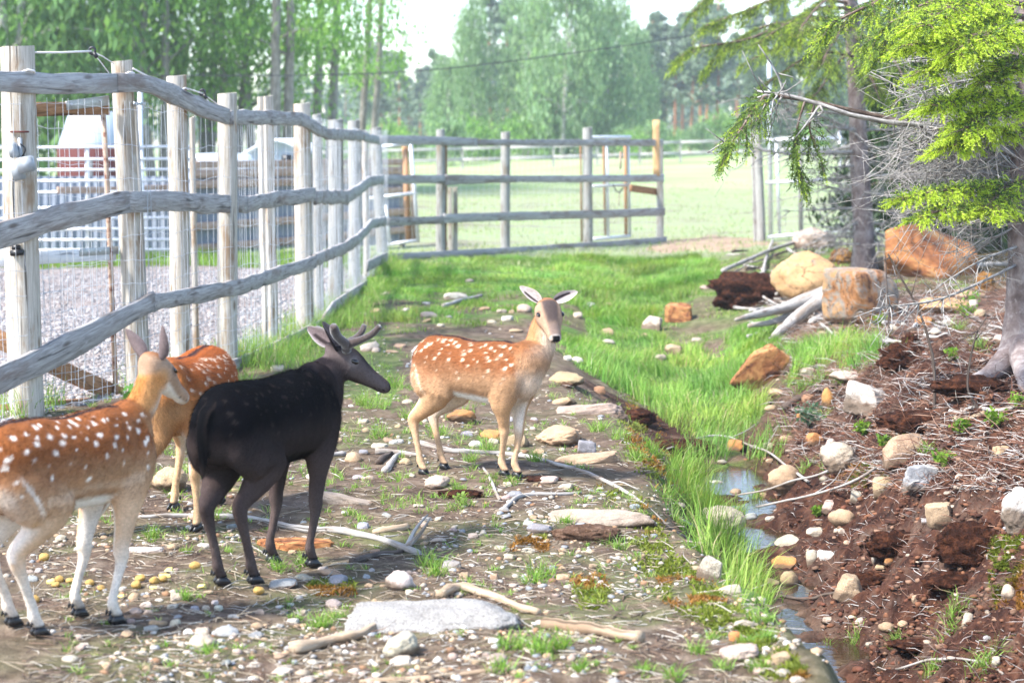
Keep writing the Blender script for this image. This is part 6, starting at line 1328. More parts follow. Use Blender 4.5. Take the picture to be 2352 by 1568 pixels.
# potatoes strewn as feed
m = NT('potato_skin', .6, .3); pos = m.coord('Object', rnd=True); m.base(m.ramp(m.noise(pos, 5, 4), [(.3, (.30, .17, .045)), (.6, (.48, .31, .09)), (.8, (.26, .19, .10))])); m.bump(m.noise(pos, 14, 3), .3, .01); MAT_POT = m.m
m = NT('potato_flesh', .5, .4); m.base((.74, .62, .20)); MAT_PFL = m.m
POT = [rock_mesh('potato_mesh', 400 + i, 'round', 3, .03) for i in range(3)]; PCUT = [rock_mesh('potato_piece_mesh', 410 + i, 'slab', 3, .02) for i in range(2)]
for me in POT: me.materials.append(MAT_POT)
for me in PCUT: me.materials.append(MAT_PFL)
for i, (a, b_, w_, h_) in enumerate(((100, 1283, 26, 24), (447, 1300, 30, 18), (313, 1345, 26, 22), (321, 1331, 27, 20), (354, 1335, 26, 20), (375, 1331, 22, 18), (594, 1359, 28, 22), (136, 1331, 24, 18), (206, 1340, 24, 17), (159, 1335, 20, 14), (79, 1377, 26, 20), (128, 1344, 22, 14), (232, 1352, 20, 14))):
    lab = {0: 'brown potato lying alone near the left doe', 1: 'green tinged oval potato beside a grass tuft', 6: 'orange brown potato at the hind hoof of the buck'}.get(i, 'yellow brown potato lying in the heap between the left doe and the buck')
    o = put_stone(a, b_, w_, h_, 'tan', 'round', POT[i % 3], lab, None if i in (0, 1, 6) else 'potatoes in the feeding heap', 'potato', .12, None, None, .85, None, 'potato')
for i, (a, b_, w_, h_) in enumerate(((387, 1310, 20, 12), (378, 1323, 28, 10), (463, 1347, 20, 12), (352, 1350, 18, 9), (276, 1370, 20, 8), (116, 1336, 20, 14))): put_stone(a, b_, w_, h_, 'tan', 'slab', PCUT[i % 2], 'bitten yellow potato piece in the feeding heap', 'potato pieces in the feeding heap', 'potato_piece', .2, None, None, .8, None, 'potato')

# ---- sticks and driftwood
MAT_STICK = wood_mat('bleached_stick', (.16, .14, .125), (.36, .335, .31), (.54, .52, .49), (.22, .17, .13), (5, 90, 90)); MAT_LOG = wood_mat('tan_log', (.17, .115, .07), (.38, .285, .195), (.52, .42, .31), (.24, .16, .10), (4, 60, 60)); MAT_DARKSTICK = wood_mat('dark_stick', (.035, .024, .02), (.10, .075, .06), (.19, .155, .13), (.07, .045, .035), (5, 90, 90))
def stick(l, r0, r1, label, mat=MAT_STICK, name='branch', cat='branch', group=None, lift=.6, side=(), root=None, n=7, wob=.3, air=None):
    """l picture points on the ground (or (x, y, metres above ground))"""
    P = []
    for q in l:
        p = hit(np.array(float(q[0])), np.array(float(q[1]))); P.append(p)
    P = np.array(P); s = pxm(P[:, 1].mean()); R0, R1 = r0 / s, r1 / s; m_ = max(8, 4 * len(P)); Q = spline(P, m_); rad = np.linspace(R0, R1, m_) * (1 + .12 * rng.normal(0, 1, m_).clip(-1, 1))
    Q[:, 2] = np.maximum(g(Q[:, 0], Q[:, 1]), Q[:, 2] - .01) + rad * lift; Q[1:-1] += rng.normal(0, wob, (m_ - 2, 3)) * R0 * .5
    for _ in range(3 if lift > 1.5 else 1): Q[1:-1] = .4 * Q[1:-1] + .3 * (Q[:-2] + Q[2:])
    mb = MB(); G = []; grain_tube(mb, G, Q, rad, n, jit=.08)
    for (t, dx, dy, dz, rr) in side:
        i = int(t * (m_ - 1)); e = Q[i] + np.array([dx, dy, dz]); grain_tube(mb, G, spline([Q[i], (Q[i] + e) / 2 + rng.normal(0, .02, 3), e], 6), np.linspace(rad[i] * rr, rad[i] * .2, 6), 5)
    return with_grain(mb, np.array(G), name, mat, root, True, **({} if root else dict(label=label, cat=cat, group=group)))
stick([(955, 1018), (1050, 1040), (1180, 1046), (1290, 1074), (1400, 1112), (1520, 1200), (1606, 1252)], 7.5, 3, 'long bleached branch running past the doe feet down into the ditch', side=((.55, .12, -.05, .02, .5), (.7, .15, -.2, .0, .5)))
stick([(308, 1191), (420, 1188), (520, 1191), (700, 1222), (830, 1232), (962, 1276)], 5.5, 9, 'long grey branch lying across the feet of the buck', side=((.99, .12, -.05, .16, .75), (.96, .1, .1, .14, .7)))
stick([(672, 1502), (760, 1482), (820, 1466), (882, 1440)], 16, 10, 'smooth tan driftwood log near the white rock', MAT_LOG, lift=.9)
stick([(1012, 1378), (1060, 1358), (1120, 1376), (1180, 1398), (1236, 1414)], 13, 9, 'knobby tan root arched over the soil', MAT_LOG, lift=1.0)
stick([(1250, 1442), (1330, 1452), (1400, 1462), (1472, 1476)], 16, 15, 'thick tan log segment on the brown soil', MAT_LOG, lift=.8)
stick([(1160, 1168), (1200, 1140), (1270, 1138), (1335, 1134)], 6, 4, 'crooked grey stick above the pinkish rock hump'); stick([(1110, 1076), (1130, 1110), (1148, 1150)], 3, 4, 'short slanting stick below the front feet of the doe at the ditch')
stick([(808, 1294), (860, 1278), (925, 1268)], 8, 6, 'short mossy grey branch under the long grey branch', MAT_DARKSTICK); stick([(700, 1050), (750, 1049), (792, 1046)], 7, 6, 'flat bleached stake beside the tan stone'); stick([(862, 1042), (920, 1042), (975, 1050)], 8, 4, 'weathered split wood just behind the doe hind feet')
stick([(884, 1086), (898, 1068), (916, 1046)], 9, 6, 'stubby dark grey wood piece'); stick([(868, 1066), (884, 1052), (902, 1040)], 8, 6, 'dark split stub leaning near the stubby wood piece', MAT_DARKSTICK); stick([(744, 1002), (758, 1020), (772, 1040)], 4, 5, 'short dark stick behind the buck chest', MAT_DARKSTICK)
stick([(858, 1226), (900, 1220), (936, 1214)], 9, 9, 'short round log piece next to the long grey branch', MAT_LOG); stick([(1018, 712), (1060, 698), (1106, 687)], 4.5, 4, 'grey stick lying in the far grass', lift=2); stick([(828, 1570), (950, 1560), (1190, 1538)], 7, 6, 'pale flat lath in the foreground', MAT_LOG); stick([(560, 1246), (590, 1262), (640, 1290)], 3, 2, 'thin twig beside the reddish slab')
stick([(2190, 968), (2250, 958), (2325, 946)], 7, 5, 'pale cut log on the root covered bank', MAT_LOG); stick([(2180, 955), (2260, 946), (2350, 934)], 5, 5, 'thinner pale log behind the cut log'); stick([(2140, 634), (2230, 628), (2340, 619)], 6, 5, 'straight bleached pole before the rust orange boulder', lift=3); stick([(1798, 948), (1850, 920), (1924, 892)], 9, 6, 'dark driftwood branch on the ditch slope', MAT_DARKSTICK, lift=1.4)
stick([(1900, 795), (1960, 784), (2060, 788)], 4, 2.5, 'curved white branch under the stump roots', lift=2, side=((.2, -.12, .05, -.02, .8), (.5, .15, .1, .05, .5))); stick([(1532, 1046), (1640, 1012), (1722, 1042), (1792, 1092), (1856, 1132)], 2, 3, 'thin forked branch bending over the far pool', lift=8, side=((.4, .25, .2, .1, .6), (.6, .2, .3, .15, .6)))
stick([(1736, 1186), (1830, 1172), (1920, 1152), (2010, 1120)], 2.5, 3.5, 'thin branch stretched over the middle of the stream', lift=10, side=((.5, .2, .1, .15, .6), (.75, .1, -.1, .2, .5))); stick([(1690, 1160), (1800, 1150), (1900, 1128)], 2, 3, 'upper thin twig stretched over the stream', lift=14)
stick([(1560, 1192), (1640, 1238), (1700, 1268)], 4, 3, 'wet branch beside the pale speckled boulder'); stick([(2058, 1542), (2150, 1524), (2220, 1530), (2304, 1556)], 3.5, 3, 'arched pale twig at the foot of the peat bank', lift=3); stick([(1790, 1368), (1860, 1374), (1925, 1362)], 4, 4, 'dark wet stick at the edge of the water', MAT_DARKSTICK); stick([(1760, 1300), (1786, 1286), (1830, 1280)], 5, 3, 'forked dark twig in the stream grass', MAT_DARKSTICK)
stick([(1660, 650), (1720, 620), (1800, 585), (1880, 560)], 5, 4, 'long bleached pole leaning over the brush pile', lift=5); stick([(1775, 560), (1760, 600), (1752, 640)], 3, 4, 'thin grey pole standing in the brush pile', lift=3)
for i in range(60):    # brush pile and bank litter
    if i < 40: a, b_ = rng.uniform(1640, 1850), rng.uniform(590, 735); L_ = rng.uniform(35, 110); lab, gr, mt = 'bleached stick in the tangled brush pile', 'sticks of the brush pile', (MAT_STICK if i % 3 else MAT_DARKSTICK)
    else: a, b_ = rng.uniform(1700, 2280), rng.uniform(735, 800); L_ = rng.uniform(30, 80); lab, gr, mt = 'short grey stick littered below the boulders', 'sticks littered below the boulders', MAT_STICK
    an = rng.normal(-.35 if i < 40 else 0, .5); stick([(a, b_), (a + L_ * .5 * math.cos(an), b_ + L_ * .5 * math.sin(an) * .6), (a + L_ * math.cos(an), b_ + L_ * math.sin(an) * .6)], rng.uniform(2, 4.5), 1.5, lab, mt, group=gr, lift=rng.uniform(1, 6))
for i in range(46):
    a, b_ = rng.uniform(380, 1500), rng.uniform(960, 1540); L_ = rng.uniform(18, 60); an = rng.uniform(-.6, .6)
    stick([(a, b_), (a + L_ * .5 * math.cos(an), b_ + L_ * .25 * math.sin(an) + rng.uniform(-2, 2)), (a + L_ * math.cos(an), b_ + L_ * .5 * math.sin(an))], rng.uniform(1.2, 3.2), 1, 'small dry stick on the trampled soil', MAT_STICK if i % 3 else MAT_LOG, group='small sticks on the trampled soil', lift=.8, n=5)
# upright dead saplings on the right
for l, r_, lab in (([(2039, 583), (2052, 606), (2105, 703), (2131, 773), (2146, 852), (2146, 955)], 4, 'tall thin dead sapling leaning over the peat bank'), ([(2266, 726), (2239, 779), (2222, 885), (2250, 945)], 3.5, 'dead reddish sapling standing near the spruce root'), ([(2034, 586), (2037, 662), (2044, 782)], 2.5, 'straight thin twig standing before the squarish boulder')):
    b0 = hit(np.array(float(l[-1][0])), np.array(float(l[-1][1]))); P = np.array([atY(a, b_, b0[1]) for a, b_ in l]); mb = MB(); G = []; s = pxm(b0[1]); Q = spline(P, 18); grain_tube(mb, G, Q, np.linspace(r_ * .45, r_, 18) / s, 6, jit=.1)
    for i in (2, 4, 6, 9): e = Q[i] + rng.normal(0, .12, 3) + (0, 0, .08); grain_tube(mb, G, [Q[i], (Q[i] + e) / 2 + rng.normal(0, .01, 3), e], [.4 * r_ / s, .25 * r_ / s, .1 * r_ / s], 4)
    with_grain(mb, np.array(G), 'dead_sapling', MAT_DARKSTICK, None, True, label=lab, cat='sapling')
# bleached stump with spreading roots
Ystump = float(hit(np.array(1900.), np.array(720.))[1]); su = thing('tree_stump', 'bleached old stump with long roots reaching into the grass', 'stump', tuple(on_ground(atY(1920, 700, Ystump))))
for l, r_ in (([(1950, 652), (1925, 668), (1860, 705), (1810, 745), (1778, 772)], (26, 24, 15, 11, 8)), ([(1945, 655), (1880, 680), (1800, 708), (1740, 722), (1690, 734)], (20, 18, 12, 9, 4)), ([(1940, 660), (1900, 690), (1880, 730), (1862, 752)], (20, 16, 11, 7)), ([(1935, 662), (1850, 700), (1790, 735), (1720, 748)], (16, 12, 8, 5))):
    P = np.array([atY(a, b_, Ystump - .25 * i) for i, (a, b_) in enumerate(l)]); P[:, 2] = np.maximum(P[:, 2], g(P[:, 0], P[:, 1]) + .02); mb = MB(); G = []; q = spline(np.concatenate([P, np.array(r_)[:, None] / pxm(Ystump)], 1), 16); grain_tube(mb, G, q[:, :3], q[:, 3], 10, jit=.16); with_grain(mb, np.array(G), 'root', MAT_STICK, su, True)
# ---- clods of peat and turf, moss cushions
def clod(vx, vy, w_, h_, label, mat, name='peat_clod', cat='peat', seed=0, depth=.8, sharp=1.0, lift=0.0):
    p = hit(np.array(float(vx)), np.array(float(vy) + h_ * .4)); s = pxm(p[1]); me = rock_mesh(name, 500 + seed, 'round', 4, .16 * sharp); me.materials.append(mat); o = obj(name, me, None, None, label, cat); hw, hh = w_ / 2 / s, h_ / 2 / s
    o.scale = (hw, hw * depth, hh); o.location = (p[0], p[1] + hw * depth * .6, p[2] + hh * .35 + lift); return o
m = NT('peat', .95, .1); pos = m.n('NewGeometry', 'Position'); n_ = m.noise(pos, 22, 6, .7); m.base(m.ramp(n_, [(.32, (.012, .006, .004)), (.5, (.045, .017, .010)), (.65, (.12, .045, .022)), (.8, (.20, .10, .06))])); m.bump(n_, 1.0, .05); MAT_PEAT = m.m
m = NT('brown_soil', .95, .1); pos = m.n('NewGeometry', 'Position'); n_ = m.noise(pos, 26, 6, .7); m.base(m.ramp(n_, [(.3, (.05, .026, .017)), (.5, (.14, .080, .052)), (.7, (.26, .165, .115))])); m.bump(n_, 1.0, .04); MAT_BSOIL = m.m
clod(2082, 812, 150, 90, 'black torn clod of peat and roots standing on the bank', MAT_PEAT, seed=1, sharp=1.8); clod(2095, 782, 70, 70, 'pointed black peak of torn peat', MAT_PEAT, seed=2, sharp=1.6); clod(1560, 1025, 210, 62, 'dark red peat hummock at the head of the stream', MAT_PEAT, seed=3, depth=.5); clod(1470, 950, 90, 56, 'small dark peat bank below the rock rib', MAT_PEAT, seed=4)
clod(1350, 1222, 190, 52, 'crumbly brown soil heap on the pinkish rock hump', MAT_BSOIL, 'soil_heap', 'soil', 5, .45); clod(1302, 880, 40, 22, 'brown clod of soil lying on the low tan rock', MAT_BSOIL, 'soil_heap', 'soil', 6); clod(1060, 1132, 120, 30, 'dark root tangle on the soil beside the doe', MAT_PEAT, seed=7, depth=.5); clod(1745, 655, 250, 110, 'dark mound of roots inside the brush pile', MAT_PEAT, seed=8, depth=.6, sharp=1.5); clod(1240, 1100, 110, 16, 'dark soil patch at the front feet of the doe at the ditch', MAT_PEAT, seed=9, depth=.6)
clod(1990, 1330, 120, 50, 'flat clod of red peat near the pointed tan stone', MAT_PEAT, seed=14, depth=.6, sharp=1.3); clod(2190, 1330, 150, 70, 'crumbly peat lump below the bulging lump', MAT_PEAT, seed=15, depth=.6, sharp=1.3); clod(2110, 1480, 140, 40, 'low peat lump at the foot of the bank', MAT_PEAT, seed=16, depth=.6, sharp=1.3)
clod(2250, 1230, 210, 120, 'bulging lump of red peat on the bank', MAT_PEAT, seed=10, depth=.5, sharp=1.2); clod(2060, 1240, 150, 80, 'cracked red peat block low on the bank', MAT_PEAT, seed=11, depth=.5, sharp=1.3); clod(2240, 880, 200, 60, 'low dark red root mat on the bank', MAT_PEAT, seed=12, depth=.7); clod(2130, 960, 230, 60, 'root mat beside the white granite block', MAT_PEAT, seed=13, depth=.6)

m = NT('rotten_wood', .9, .15); pos = m.n('NewGeometry', 'Position'); n_ = m.noise(pos, 14, 6, .7, .8); m.base(m.ramp(n_, [(.34, (.05, .022, .012)), (.5, (.24, .115, .035)), (.64, (.42, .235, .075)), (.78, (.5, .34, .16))])); m.bump(n_, 1.0, .04)
clod(1938, 582, 78, 62, 'crumbling orange rotten stump beside the slim spruce trunk', m.m, 'rotten_stump', 'stump', 20, .7, 1.4)
clod(2265, 640, 60, 70, 'tan broken stump remnant near the lime tipped spruce', m.m, 'rotten_stump', 'stump', 21, .6, 1.4)
# bare sandy track through the gateway
c0 = hit(np.array(1618.), np.array(562.)); na, nrg = 56, 5; V = []; F = []
for i in range(na):
    a = 2 * math.pi * i / na; rr = 1 + .35 * float(fbm(math.cos(a) * 1.6, math.sin(a) * 1.6, 0, 3, 55))
    for j in range(nrg): q = j / (nrg - 1); x_ = c0[0] + math.cos(a) * 1.15 * rr * q; y_ = c0[1] + math.sin(a) * 3.0 * rr * q; V.append((x_, y_, float(g(x_, y_)) + .03 - .028 * q ** 2))
for i in range(na):
    for j in range(nrg - 1): k2 = ((i + 1) % na) * nrg; F.append((i * nrg + j, i * nrg + j + 1, k2 + j + 1, k2 + j))
m = NT('sandy_track', .95, .1); pos = m.n('NewGeometry', 'Position'); n_ = m.noise(pos, 3.5, 6, .65); m.base(m.ramp(n_, [(.3, (.17, .115, .08)), (.55, (.32, .235, .17)), (.75, (.25, .24, .12))])); m.bump(n_, .8, .04)
obj('dirt_track', mesh_np('dirt_track', V, np.array(F), True), m.m, kind='structure')
# ------------------------------------------------------------------ grass, moss, litter, small plants
MAT_GRASS = leaf_mat('grass_blade', .35, .55, .3)
def blades(name, P, H, W, col, label, cat='grass', lean=.45, seed=1, mat=None, wind=None, flat=False):
    r2 = np.random.default_rng(seed); n = len(P); a = r2.uniform(0, 2 * math.pi, n); s = np.stack([np.cos(a), np.sin(a), 0 * a], 1)
    b = r2.uniform(0, 2 * math.pi, n) if wind is None else wind + r2.normal(0, .9, n); l = lean * r2.uniform(.2, 1.5, n); d = np.stack([np.cos(b) * l, np.sin(b) * l, np.ones(n)], 1); d /= np.linalg.norm(d, axis=1)[:, None]
    H = H[:, None]; W = W[:, None]; m_ = P + d * H * .55 + np.array([0, 0, .05]) * H; tip = P + d * H * .85 + np.stack([np.cos(b), np.sin(b), -.25 + 0 * b], 1) * H * (l * .55)[:, None] + np.array([0, 0, .12]) * H
    V = np.stack([P - s * W * .5, P + s * W * .5, m_ + s * W * .38, m_ - s * W * .38, tip], 1).reshape(-1, 3); k = np.arange(n)[:, None] * 5
    me = mesh_np(name, V, [k + np.array([0, 1, 2, 3]), k + np.array([3, 2, 4])]); c5 = np.repeat(col, 5, 0); set_col(me, np.clip(c5, 0, 1)); return obj(name, me, mat or MAT_GRASS, label=label, cat=cat, kind='stuff')
LUSHC = np.array([(.155, .285, .04), (.21, .365, .06), (.12, .235, .035), (.265, .42, .085), (.26, .36, .08)]); DRYC = np.array([(.40, .35, .17), (.46, .41, .25), (.30, .24, .12)])
def gcol(n, dry=.05, r2=rng): c = LUSHC[r2.integers(0, 5, n)] * r2.uniform(.75, 1.25, (n, 1)); k = r2.random(n) < dry; c[k] = DRYC[r2.integers(0, 3, k.sum())]; return c
# meadow side and ditch grass inside the enclosure
N = 560000; y = 6.3 + 25.0 * rng.random(N) ** .8; x = rng.uniform(-3.6, 5.5, N); k = np.abs(x / y) < .36; x, y = x[k], y[k]; z = g_fast(x, y); zg, zp, zv = zone_masks(x, y, z); vx_, vy_ = project(np.stack([x, y, z], -1))
lush = (in_poly(vx_, vy_, LUSH) | in_poly(vx_, vy_, BANKGRASS) | in_poly(vx_, vy_, RIGHTGRASS)); clump = fbm(x * 2.2, y * 2.2, 0, 2, 81)
keep = (rng.random(len(x)) < np.where(lush, np.clip(.62 + .5 * clump - .35 * (y > 17) * (vnoise(x * .8, y * .5, 0, 88) > .25), .05, 1), zg ** 2 * .42 * (clump > -.1))) & ((z > WATER_Z + .012) | (rng.random(len(x)) < .12))
POOLS = [[(1770, 1425), (1850, 1430), (1935, 1620), (1840, 1620), (1765, 1540)], [(1712, 1180), (1768, 1180), (1785, 1310), (1695, 1305)], [(1625, 1065), (1705, 1050), (1745, 1110), (1700, 1165), (1640, 1150)]]
keep &= ~(np.logical_or.reduce([in_poly(vx_, vy_, q) for q in POOLS]) & (rng.random(len(x)) < .94))
for sx_, sy_, hw_, hd_ in STONES:
    if sy_ > 8.5: keep &= ~((np.abs(x - sx_) < hw_ * 1.15) & (y < sy_ + hd_ * .3) & (y > sy_ - hd_ - .018 * sy_))
keep &= ~((x < .9) & (y > 11.5) & (y < 24) & (fbm(x * 1.1, y * .8, 0, 3, 89) + .1 * (x - .2) < rng.uniform(-.5, .42, len(x))))
x, y, z, lush, clump, zg = x[keep], y[keep], z[keep], lush[keep], clump[keep], zg[keep]
H = np.where(lush, (.10 + .13 * np.clip(.5 + clump, 0, 1.3)) * rng.uniform(.55, 1.35, len(x)), .045 + .06 * rng.random(len(x))); H *= np.where(lush & (y < 14), 1.25, np.where(y > 17, .66, 1.0)) * np.where((x < .7), .62, 1.0); W = rng.uniform(.0035, .006, len(x)) * np.clip(y / 12, .8, 2.0)
h_ = lush; blades('ditch_grass', np.stack([x, y, z - .01], -1)[h_], H[h_], W[h_], gcol(h_.sum(), .07) * (1 + .28 * fbm(x * .9, y * .7, 0, 2, 87)[h_])[:, None] * (1 + np.array([.25, .05, 0]) * fbm(x * 1.6, y * 1.3, 0, 2, 86)[h_][:, None]), 'lush bright green grass filling the ditch and the far enclosure', wind=(fbm(x * .7, y * .7, 0, 2, 85) * 3)[h_]); h_ = ~lush
blades('short_grass', np.stack([x, y, z - .005], -1)[h_], H[h_], W[h_] * .9, gcol(h_.sum(), .22), 'thin short grass growing between the stones', lean=.8, seed=2)
# tufts
def tufts(name, spots, label, per=38, seed=5, hmul=1.0, dry=.08):
    r2 = np.random.default_rng(seed); P = []; HH = []
    for vx, vy, wpx in spots:
        c = hit(np.array(float(vx)), np.array(float(vy))); rr = .5 * wpx / pxm(c[1]); q = r2.normal(0, .33, (per, 2)) * rr; xx, yy = c[0] + q[:, 0], c[1] + q[:, 1]; P.append(np.stack([xx, yy, g_fast(xx, yy) - .005], -1)); HH.append(rr * hmul * r2.uniform(.7, 1.7, per))
    P = np.concatenate(P); HH = np.clip(np.concatenate(HH), .03, .3); return blades(name, P, HH, r2.uniform(.003, .0055, len(P)), gcol(len(P), dry, r2), label, lean=.9, seed=seed)
BIG_ = [(855, 938, 95), (830, 930, 60), (735, 1440, 70), (760, 1425, 50), (1245, 1325, 90), (1225, 1340, 70), (985, 1300, 80), (1000, 1320, 70), (350, 1235, 60), (425, 1375, 55), (700, 1300, 70), (640, 1310, 55), (500, 1190, 60), (560, 880, 90), (620, 850, 90), (680, 820, 80), (740, 790, 80), (800, 860, 90), (760, 880, 100), (700, 850, 90), (900, 890, 80),
       (1180, 1490, 90), (1240, 1500, 100), (1290, 1490, 80), (1330, 1540, 60), (1150, 1540, 80), (480, 1500, 60), (1420, 1260, 60), (1400, 1200, 40), (1370, 990, 60), (1420, 1010, 70), (1460, 1060, 80), (1500, 1040, 70), (1230, 1060, 60), (1120, 1040, 60), (1080, 1060, 50), (1300, 1200, 40), (870, 1000, 60), (940, 960, 60), (1050, 1130, 50), (1010, 1000, 60), (1530, 1150, 70), (1560, 1210, 60), (1600, 1260, 70), (1700, 1300, 80), (1740, 1330, 80), (1760, 1380, 90), (1750, 1430, 70), (1700, 1250, 70), (1690, 1180, 70), (1740, 1150, 60), (1650, 1150, 60), (1590, 1110, 70), (1640, 1240, 60),
       (1900, 1500, 60), (1960, 1480, 60), (2180, 1450, 70), (2200, 1400, 60), (2260, 1540, 90), (2140, 1540, 60), (2060, 1470, 50), (1850, 1080, 60), (1900, 1080, 50), (1840, 900, 60), (1880, 880, 60), (1930, 880, 50), (2000, 800, 80), (1960, 830, 90), (1900, 820, 90), (2060, 820, 60), (2200, 760, 60), (2250, 800, 50), (1890, 960, 50), (2080, 1010, 50), (2130, 1040, 50), (1740, 1540, 60), (1480, 1540, 50), (1550, 1560, 70), (1780, 1500, 60), (1800, 1530, 70), (1830, 1560, 60), (1760, 1470, 60), (1720, 1480, 50), (1640, 1470, 50), (1600, 1500, 60), (1660, 1540, 60)]
BIG = [q for q in BIG_ if not any(in_poly(np.array(q[0]), np.array(q[1]), p) for p in POOLS)]
tufts('grass_tufts', BIG * 2, 'green grass tufts scattered over soil and banks', 40, 5)
r5 = np.random.default_rng(12); sp = []
while len(sp) < 760:
    a, b_ = r5.uniform(150, 1500), (r5.uniform(880, 1200) if r5.random() < .55 else r5.uniform(900, 1568))
    if vnoise(a * .012, b_ * .02, 0, 91) + .25 * vnoise(a * .05, b_ * .08, 0, 92) > -.05: sp.append((a, b_, r5.uniform(14, 42)))
tufts('small_tufts', sp, 'small sparse grass tufts on the trampled soil', 16, 6, 1.0, .18)
# grass along the foot of the left fence and on the yard edge
n = 16000; t = rng.random(n); yy = 12 + 18 * t; xx = fence_x(yy) + rng.normal(.12, .22, n); k = fbm(xx * 1.3, yy * .9, 0, 2, 95) > -.15; xx, yy = xx[k], yy[k]; blades('fence_grass', np.stack([xx, yy, g_fast(xx, yy)], -1), rng.uniform(.08, .30, len(xx)), rng.uniform(.004, .007, len(xx)), gcol(len(xx), .12), 'long grass growing along the foot of the deer fence', lean=.5, seed=7)
n = 9000; yy = rng.uniform(28.6, 31.2, n); xx = rng.uniform(-10.5, -2.5, n); blades('yard_grass', np.stack([xx, yy, g(xx, yy)], -1), rng.uniform(.08, .3, n), rng.uniform(.008, .014, n), gcol(n, .05), 'strip of tall green grass under the pipe gate', seed=8)
n = 36000; yy = 29 + 45 * rng.random(n) ** 1.6; xx = rng.uniform(-.35, .45, n) * yy; k = (yy > 34) | (xx > -2.6); xx, yy = xx[k], yy[k]; k = fbm(xx * .5, yy * .5, 0, 3, 97) > -.12; xx, yy = xx[k], yy[k]
mc = np.array([(.26, .34, .12), (.32, .38, .17), (.20, .28, .09), (.38, .40, .22)]); blades('meadow_grass', np.stack([xx, yy, g(xx, yy)], -1), rng.uniform(.04, .11, len(xx)), rng.uniform(.012, .024, len(xx)), mc[rng.integers(0, 4, len(xx))], 'short pale green meadow grass beyond the rear fence', seed=9)
# moss
MOSS = [[(1440, 1235), (1500, 1238), (1560, 1285), (1640, 1345), (1745, 1450), (1740, 1505), (1650, 1450), (1540, 1385), (1475, 1300)], [(1440, 900), (1500, 960), (1540, 1050), (1600, 1100), (1560, 1140), (1480, 1080), (1420, 1000)], [(1690, 1440), (1760, 1450), (1860, 1560), (1780, 1568), (1700, 1500)], [(2270, 1240), (2352, 1230), (2352, 1400), (2290, 1390)], [(1890, 1060), (1990, 1050), (2040, 1120), (1950, 1120)], [(1370, 1110), (1440, 1130), (1500, 1180), (1540, 1260), (1510, 1260)], [(1170, 1250), (1250, 1230), (1260, 1260), (1190, 1270)], [(700, 1340), (800, 1330), (820, 1360), (730, 1370)], [(1310, 1330), (1390, 1320), (1400, 1400), (1330, 1390)]]
P = []
for poly, cnt in zip(MOSS, (9000, 5000, 3000, 3500, 2500, 2500, 900, 900, 1200)):
    q = np.array(poly); a = rng.uniform(q[:, 0].min(), q[:, 0].max(), cnt * 2); b_ = rng.uniform(q[:, 1].min(), q[:, 1].max(), cnt * 2); k = in_poly(a + rng.normal(0, 10, len(a)), b_ + rng.normal(0, 8, len(a)), poly) & (vnoise(a * .04, b_ * .05, 0, 99) > -.35); P.append(hit(a[k], b_[k]))
P = np.concatenate(P); t = np.clip(.5 + .9 * fbm(P[:, 0] * 3, P[:, 1] * 3, 0, 2, 98), 0, 1); col = mixc(np.tile(np.array([.17, .205, .022]), (len(P), 1)), (.27, .125, .022), sstep(.45, .75, t)) * rng.uniform(.6, 1.3, (len(P), 1)); blades('moss', P - (0, 0, .004), rng.uniform(.014, .034, len(P)), rng.uniform(.008, .014, len(P)), col, 'yellow green and rusty moss cushions on the stream banks', 'moss', .9, 11)
# dry litter
def litter(name, P, L, W, col, label, seed, up=.15, r0=.004):
    r2 = np.random.default_rng(seed); n = len(P); a = r2.uniform(0, 6.28, n); d = np.stack([np.cos(a), np.sin(a), r2.normal(0, up, n)], 1) * L[:, None]; s = np.stack([-np.sin(a), np.cos(a), 0 * a], 1) * W[:, None]; m_ = P + d * .5 + r2.normal(0, .12, (n, 3)) * L[:, None] * (1, 1, .4); z0 = np.array([0, 0, 1.0]); e = P + d
    m_[:, 2] = np.maximum(m_[:, 2], P[:, 2]); V = np.stack([P - s, P + s, P + z0 * W[:, None] * 1.4, m_ - s, m_ + s, m_ + z0 * W[:, None] * 1.4, e], 1) + np.array([0, 0, r0]); k = np.arange(n)[:, None] * 7
    me = mesh_np(name, V.reshape(-1, 3), [np.concatenate([k + np.array(q) for q in ((0, 1, 4, 3), (1, 2, 5, 4), (2, 0, 3, 5))]), np.concatenate([k + np.array(q) for q in ((3, 4, 6), (4, 5, 6), (5, 3, 6))])]); set_col(me, np.repeat(col, 7, 0)); obj(name, me, MAT_PEB, label=label, cat='litter', kind='stuff')
a = rng.uniform(50, 1800, 9500); b_ = rng.uniform(860, 1620, 9500); P = hit(a, b_); k = (P[:, 0] > fence_x(P[:, 1]) + .1) & (P[:, 0] < lerp1(P[:, 1], YS, XB)); P = P[k]; lc = np.array([(.40, .33, .24), (.28, .22, .16), (.14, .10, .08), (.46, .42, .36), (.20, .13, .09)]); n = len(P); litter('straw_litter', P, rng.uniform(.03, .13, n), rng.uniform(.0012, .0026, n), lc[rng.integers(0, 5, n)] * rng.uniform(.7, 1.1, (n, 1)), 'dry straw and bits of twig littering the soil', 21)
a = rng.uniform(1800, 2420, 9000); b_ = rng.uniform(640, 1130, 9000); P = hit(a, b_); k = (P[:, 0] > lerp1(P[:, 1], YS, XF) + .35) & (P[:, 1] > 8.5); P = P[k]; n = len(P); lc = np.array([(.22, .10, .06), (.14, .065, .045), (.36, .31, .28), (.28, .17, .12), (.46, .43, .40), (.10, .05, .035)]); litter('root_litter', P, rng.uniform(.05, .26, n) * np.clip(P[:, 1] / 13, .7, 1.5), rng.uniform(.0015, .0034, n), lc[rng.integers(0, 6, n)] * rng.uniform(.7, 1.15, (n, 1)), 'tangled fine roots and twigs covering the upper peat bank', 22, .35)
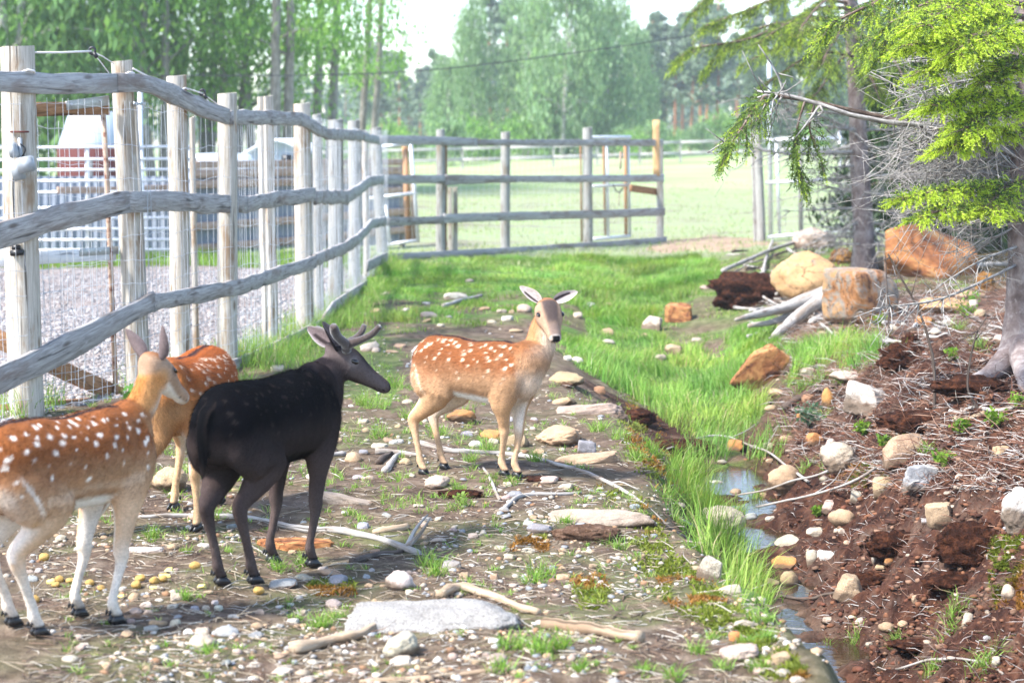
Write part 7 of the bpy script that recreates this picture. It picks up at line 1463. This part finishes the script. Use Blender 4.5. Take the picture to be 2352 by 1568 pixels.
a = rng.uniform(1780, 2420, 2500); b_ = rng.uniform(1050, 1600, 2500); P = hit(a, b_); k = (P[:, 0] > lerp1(P[:, 1], YS, XF)); P = P[k]; n = len(P); litter('bank_litter', P, rng.uniform(.02, .12, n), rng.uniform(.001, .0022, n), lc[rng.integers(0, 6, n)] * rng.uniform(.7, 1.15, (n, 1)), 'small roots sticking out of the dug red peat', 23, .4)
# little leafy plants
def leafy(vx, vy, hpx, label, seed, cols, n=70, wide=.6, size=.014, name='shrub', group=None, cat='plant'):
    r2 = np.random.default_rng(seed); c = hit(np.array(float(vx)), np.array(float(vy))); h = hpx / pxm(c[1]); t = thing(name, label, cat, tuple(c), group); mb = MB(); cents = []
    for k in range(9): e = c + np.array([r2.normal(0, wide * .5), r2.normal(0, wide * .5), r2.uniform(.6, 1.0)]) * h; mb.tube(spline([c, (c + e) / 2 + r2.normal(0, .1, 3) * h * .5, e], 5), np.linspace(.003, .001, 5), 4); cents += [e, (c * .4 + e * .6)]
    part(mb, 'stem', MAT_BROWNTWIG, t, True); V, F, C = leaves(cents, h * .3, n // 18 + 2, size, cols, r2=r2); me = mesh_np('leaves', V, F); set_col(me, C); o = obj('leaves', me, MAT_LEAF, t); o.location = -t.location
for i, (a, b_, h_) in enumerate(((1984, 1000, 34), (2207, 1000, 34), (2292, 985, 40), (2028, 1030, 30), (2339, 940, 34), (2222, 735, 40), (2016, 755, 34), (2160, 1075, 36), (1880, 1190, 30), (2190, 830, 30), (1960, 780, 28))): leafy(a, b_, h_, 'small green bilberry shrub sprouting on the upper peat bank', 700 + i, [(.16, .27, .03), (.22, .33, .05), (.10, .19, .03)], 110, .7, .016, 'bilberry_shrub', 'bilberry shrubs on the peat bank')
leafy(345, 965, 80, 'leafy green weed growing by the hinge of the yard gate', 720, [(.09, .21, .04), (.13, .27, .06)], 160, .6, .035, 'weed'); leafy(1858, 985, 50, 'spiky blue green thistle on the ditch slope', 721, [(.10, .17, .11), (.14, .21, .15)], 160, .5, .022, 'thistle')
leafy(1062, 1160, 26, 'pale green seedling beside the dark root tangle', 722, [(.26, .36, .10)], 60, .7, .012, 'seedling'); leafy(2230, 700, 30, 'green seedling beside the low ochre boulder', 723, [(.16, .30, .05)], 60, .7, .02, 'seedling')
# ------------------------------------------------------------------ summer haze
hz = MB(); hz.box((0, 190, 11), 330, 200, 14.5)
m = NT('haze_air'); m.t.nodes.remove(m.b)
pv = m.t.nodes.new('ShaderNodeVolumePrincipled'); pv.inputs['Color'].default_value = (.80, .90, 1.0, 1); pv.inputs['Density'].default_value = 0.0008; pv.inputs['Anisotropy'].default_value = 0.0
m.t.links.new(pv.outputs[0], m.out.inputs['Volume'])
hz.build('haze', m.m, label='thin pale summer haze over the whole place', cat='haze', kind='stuff')
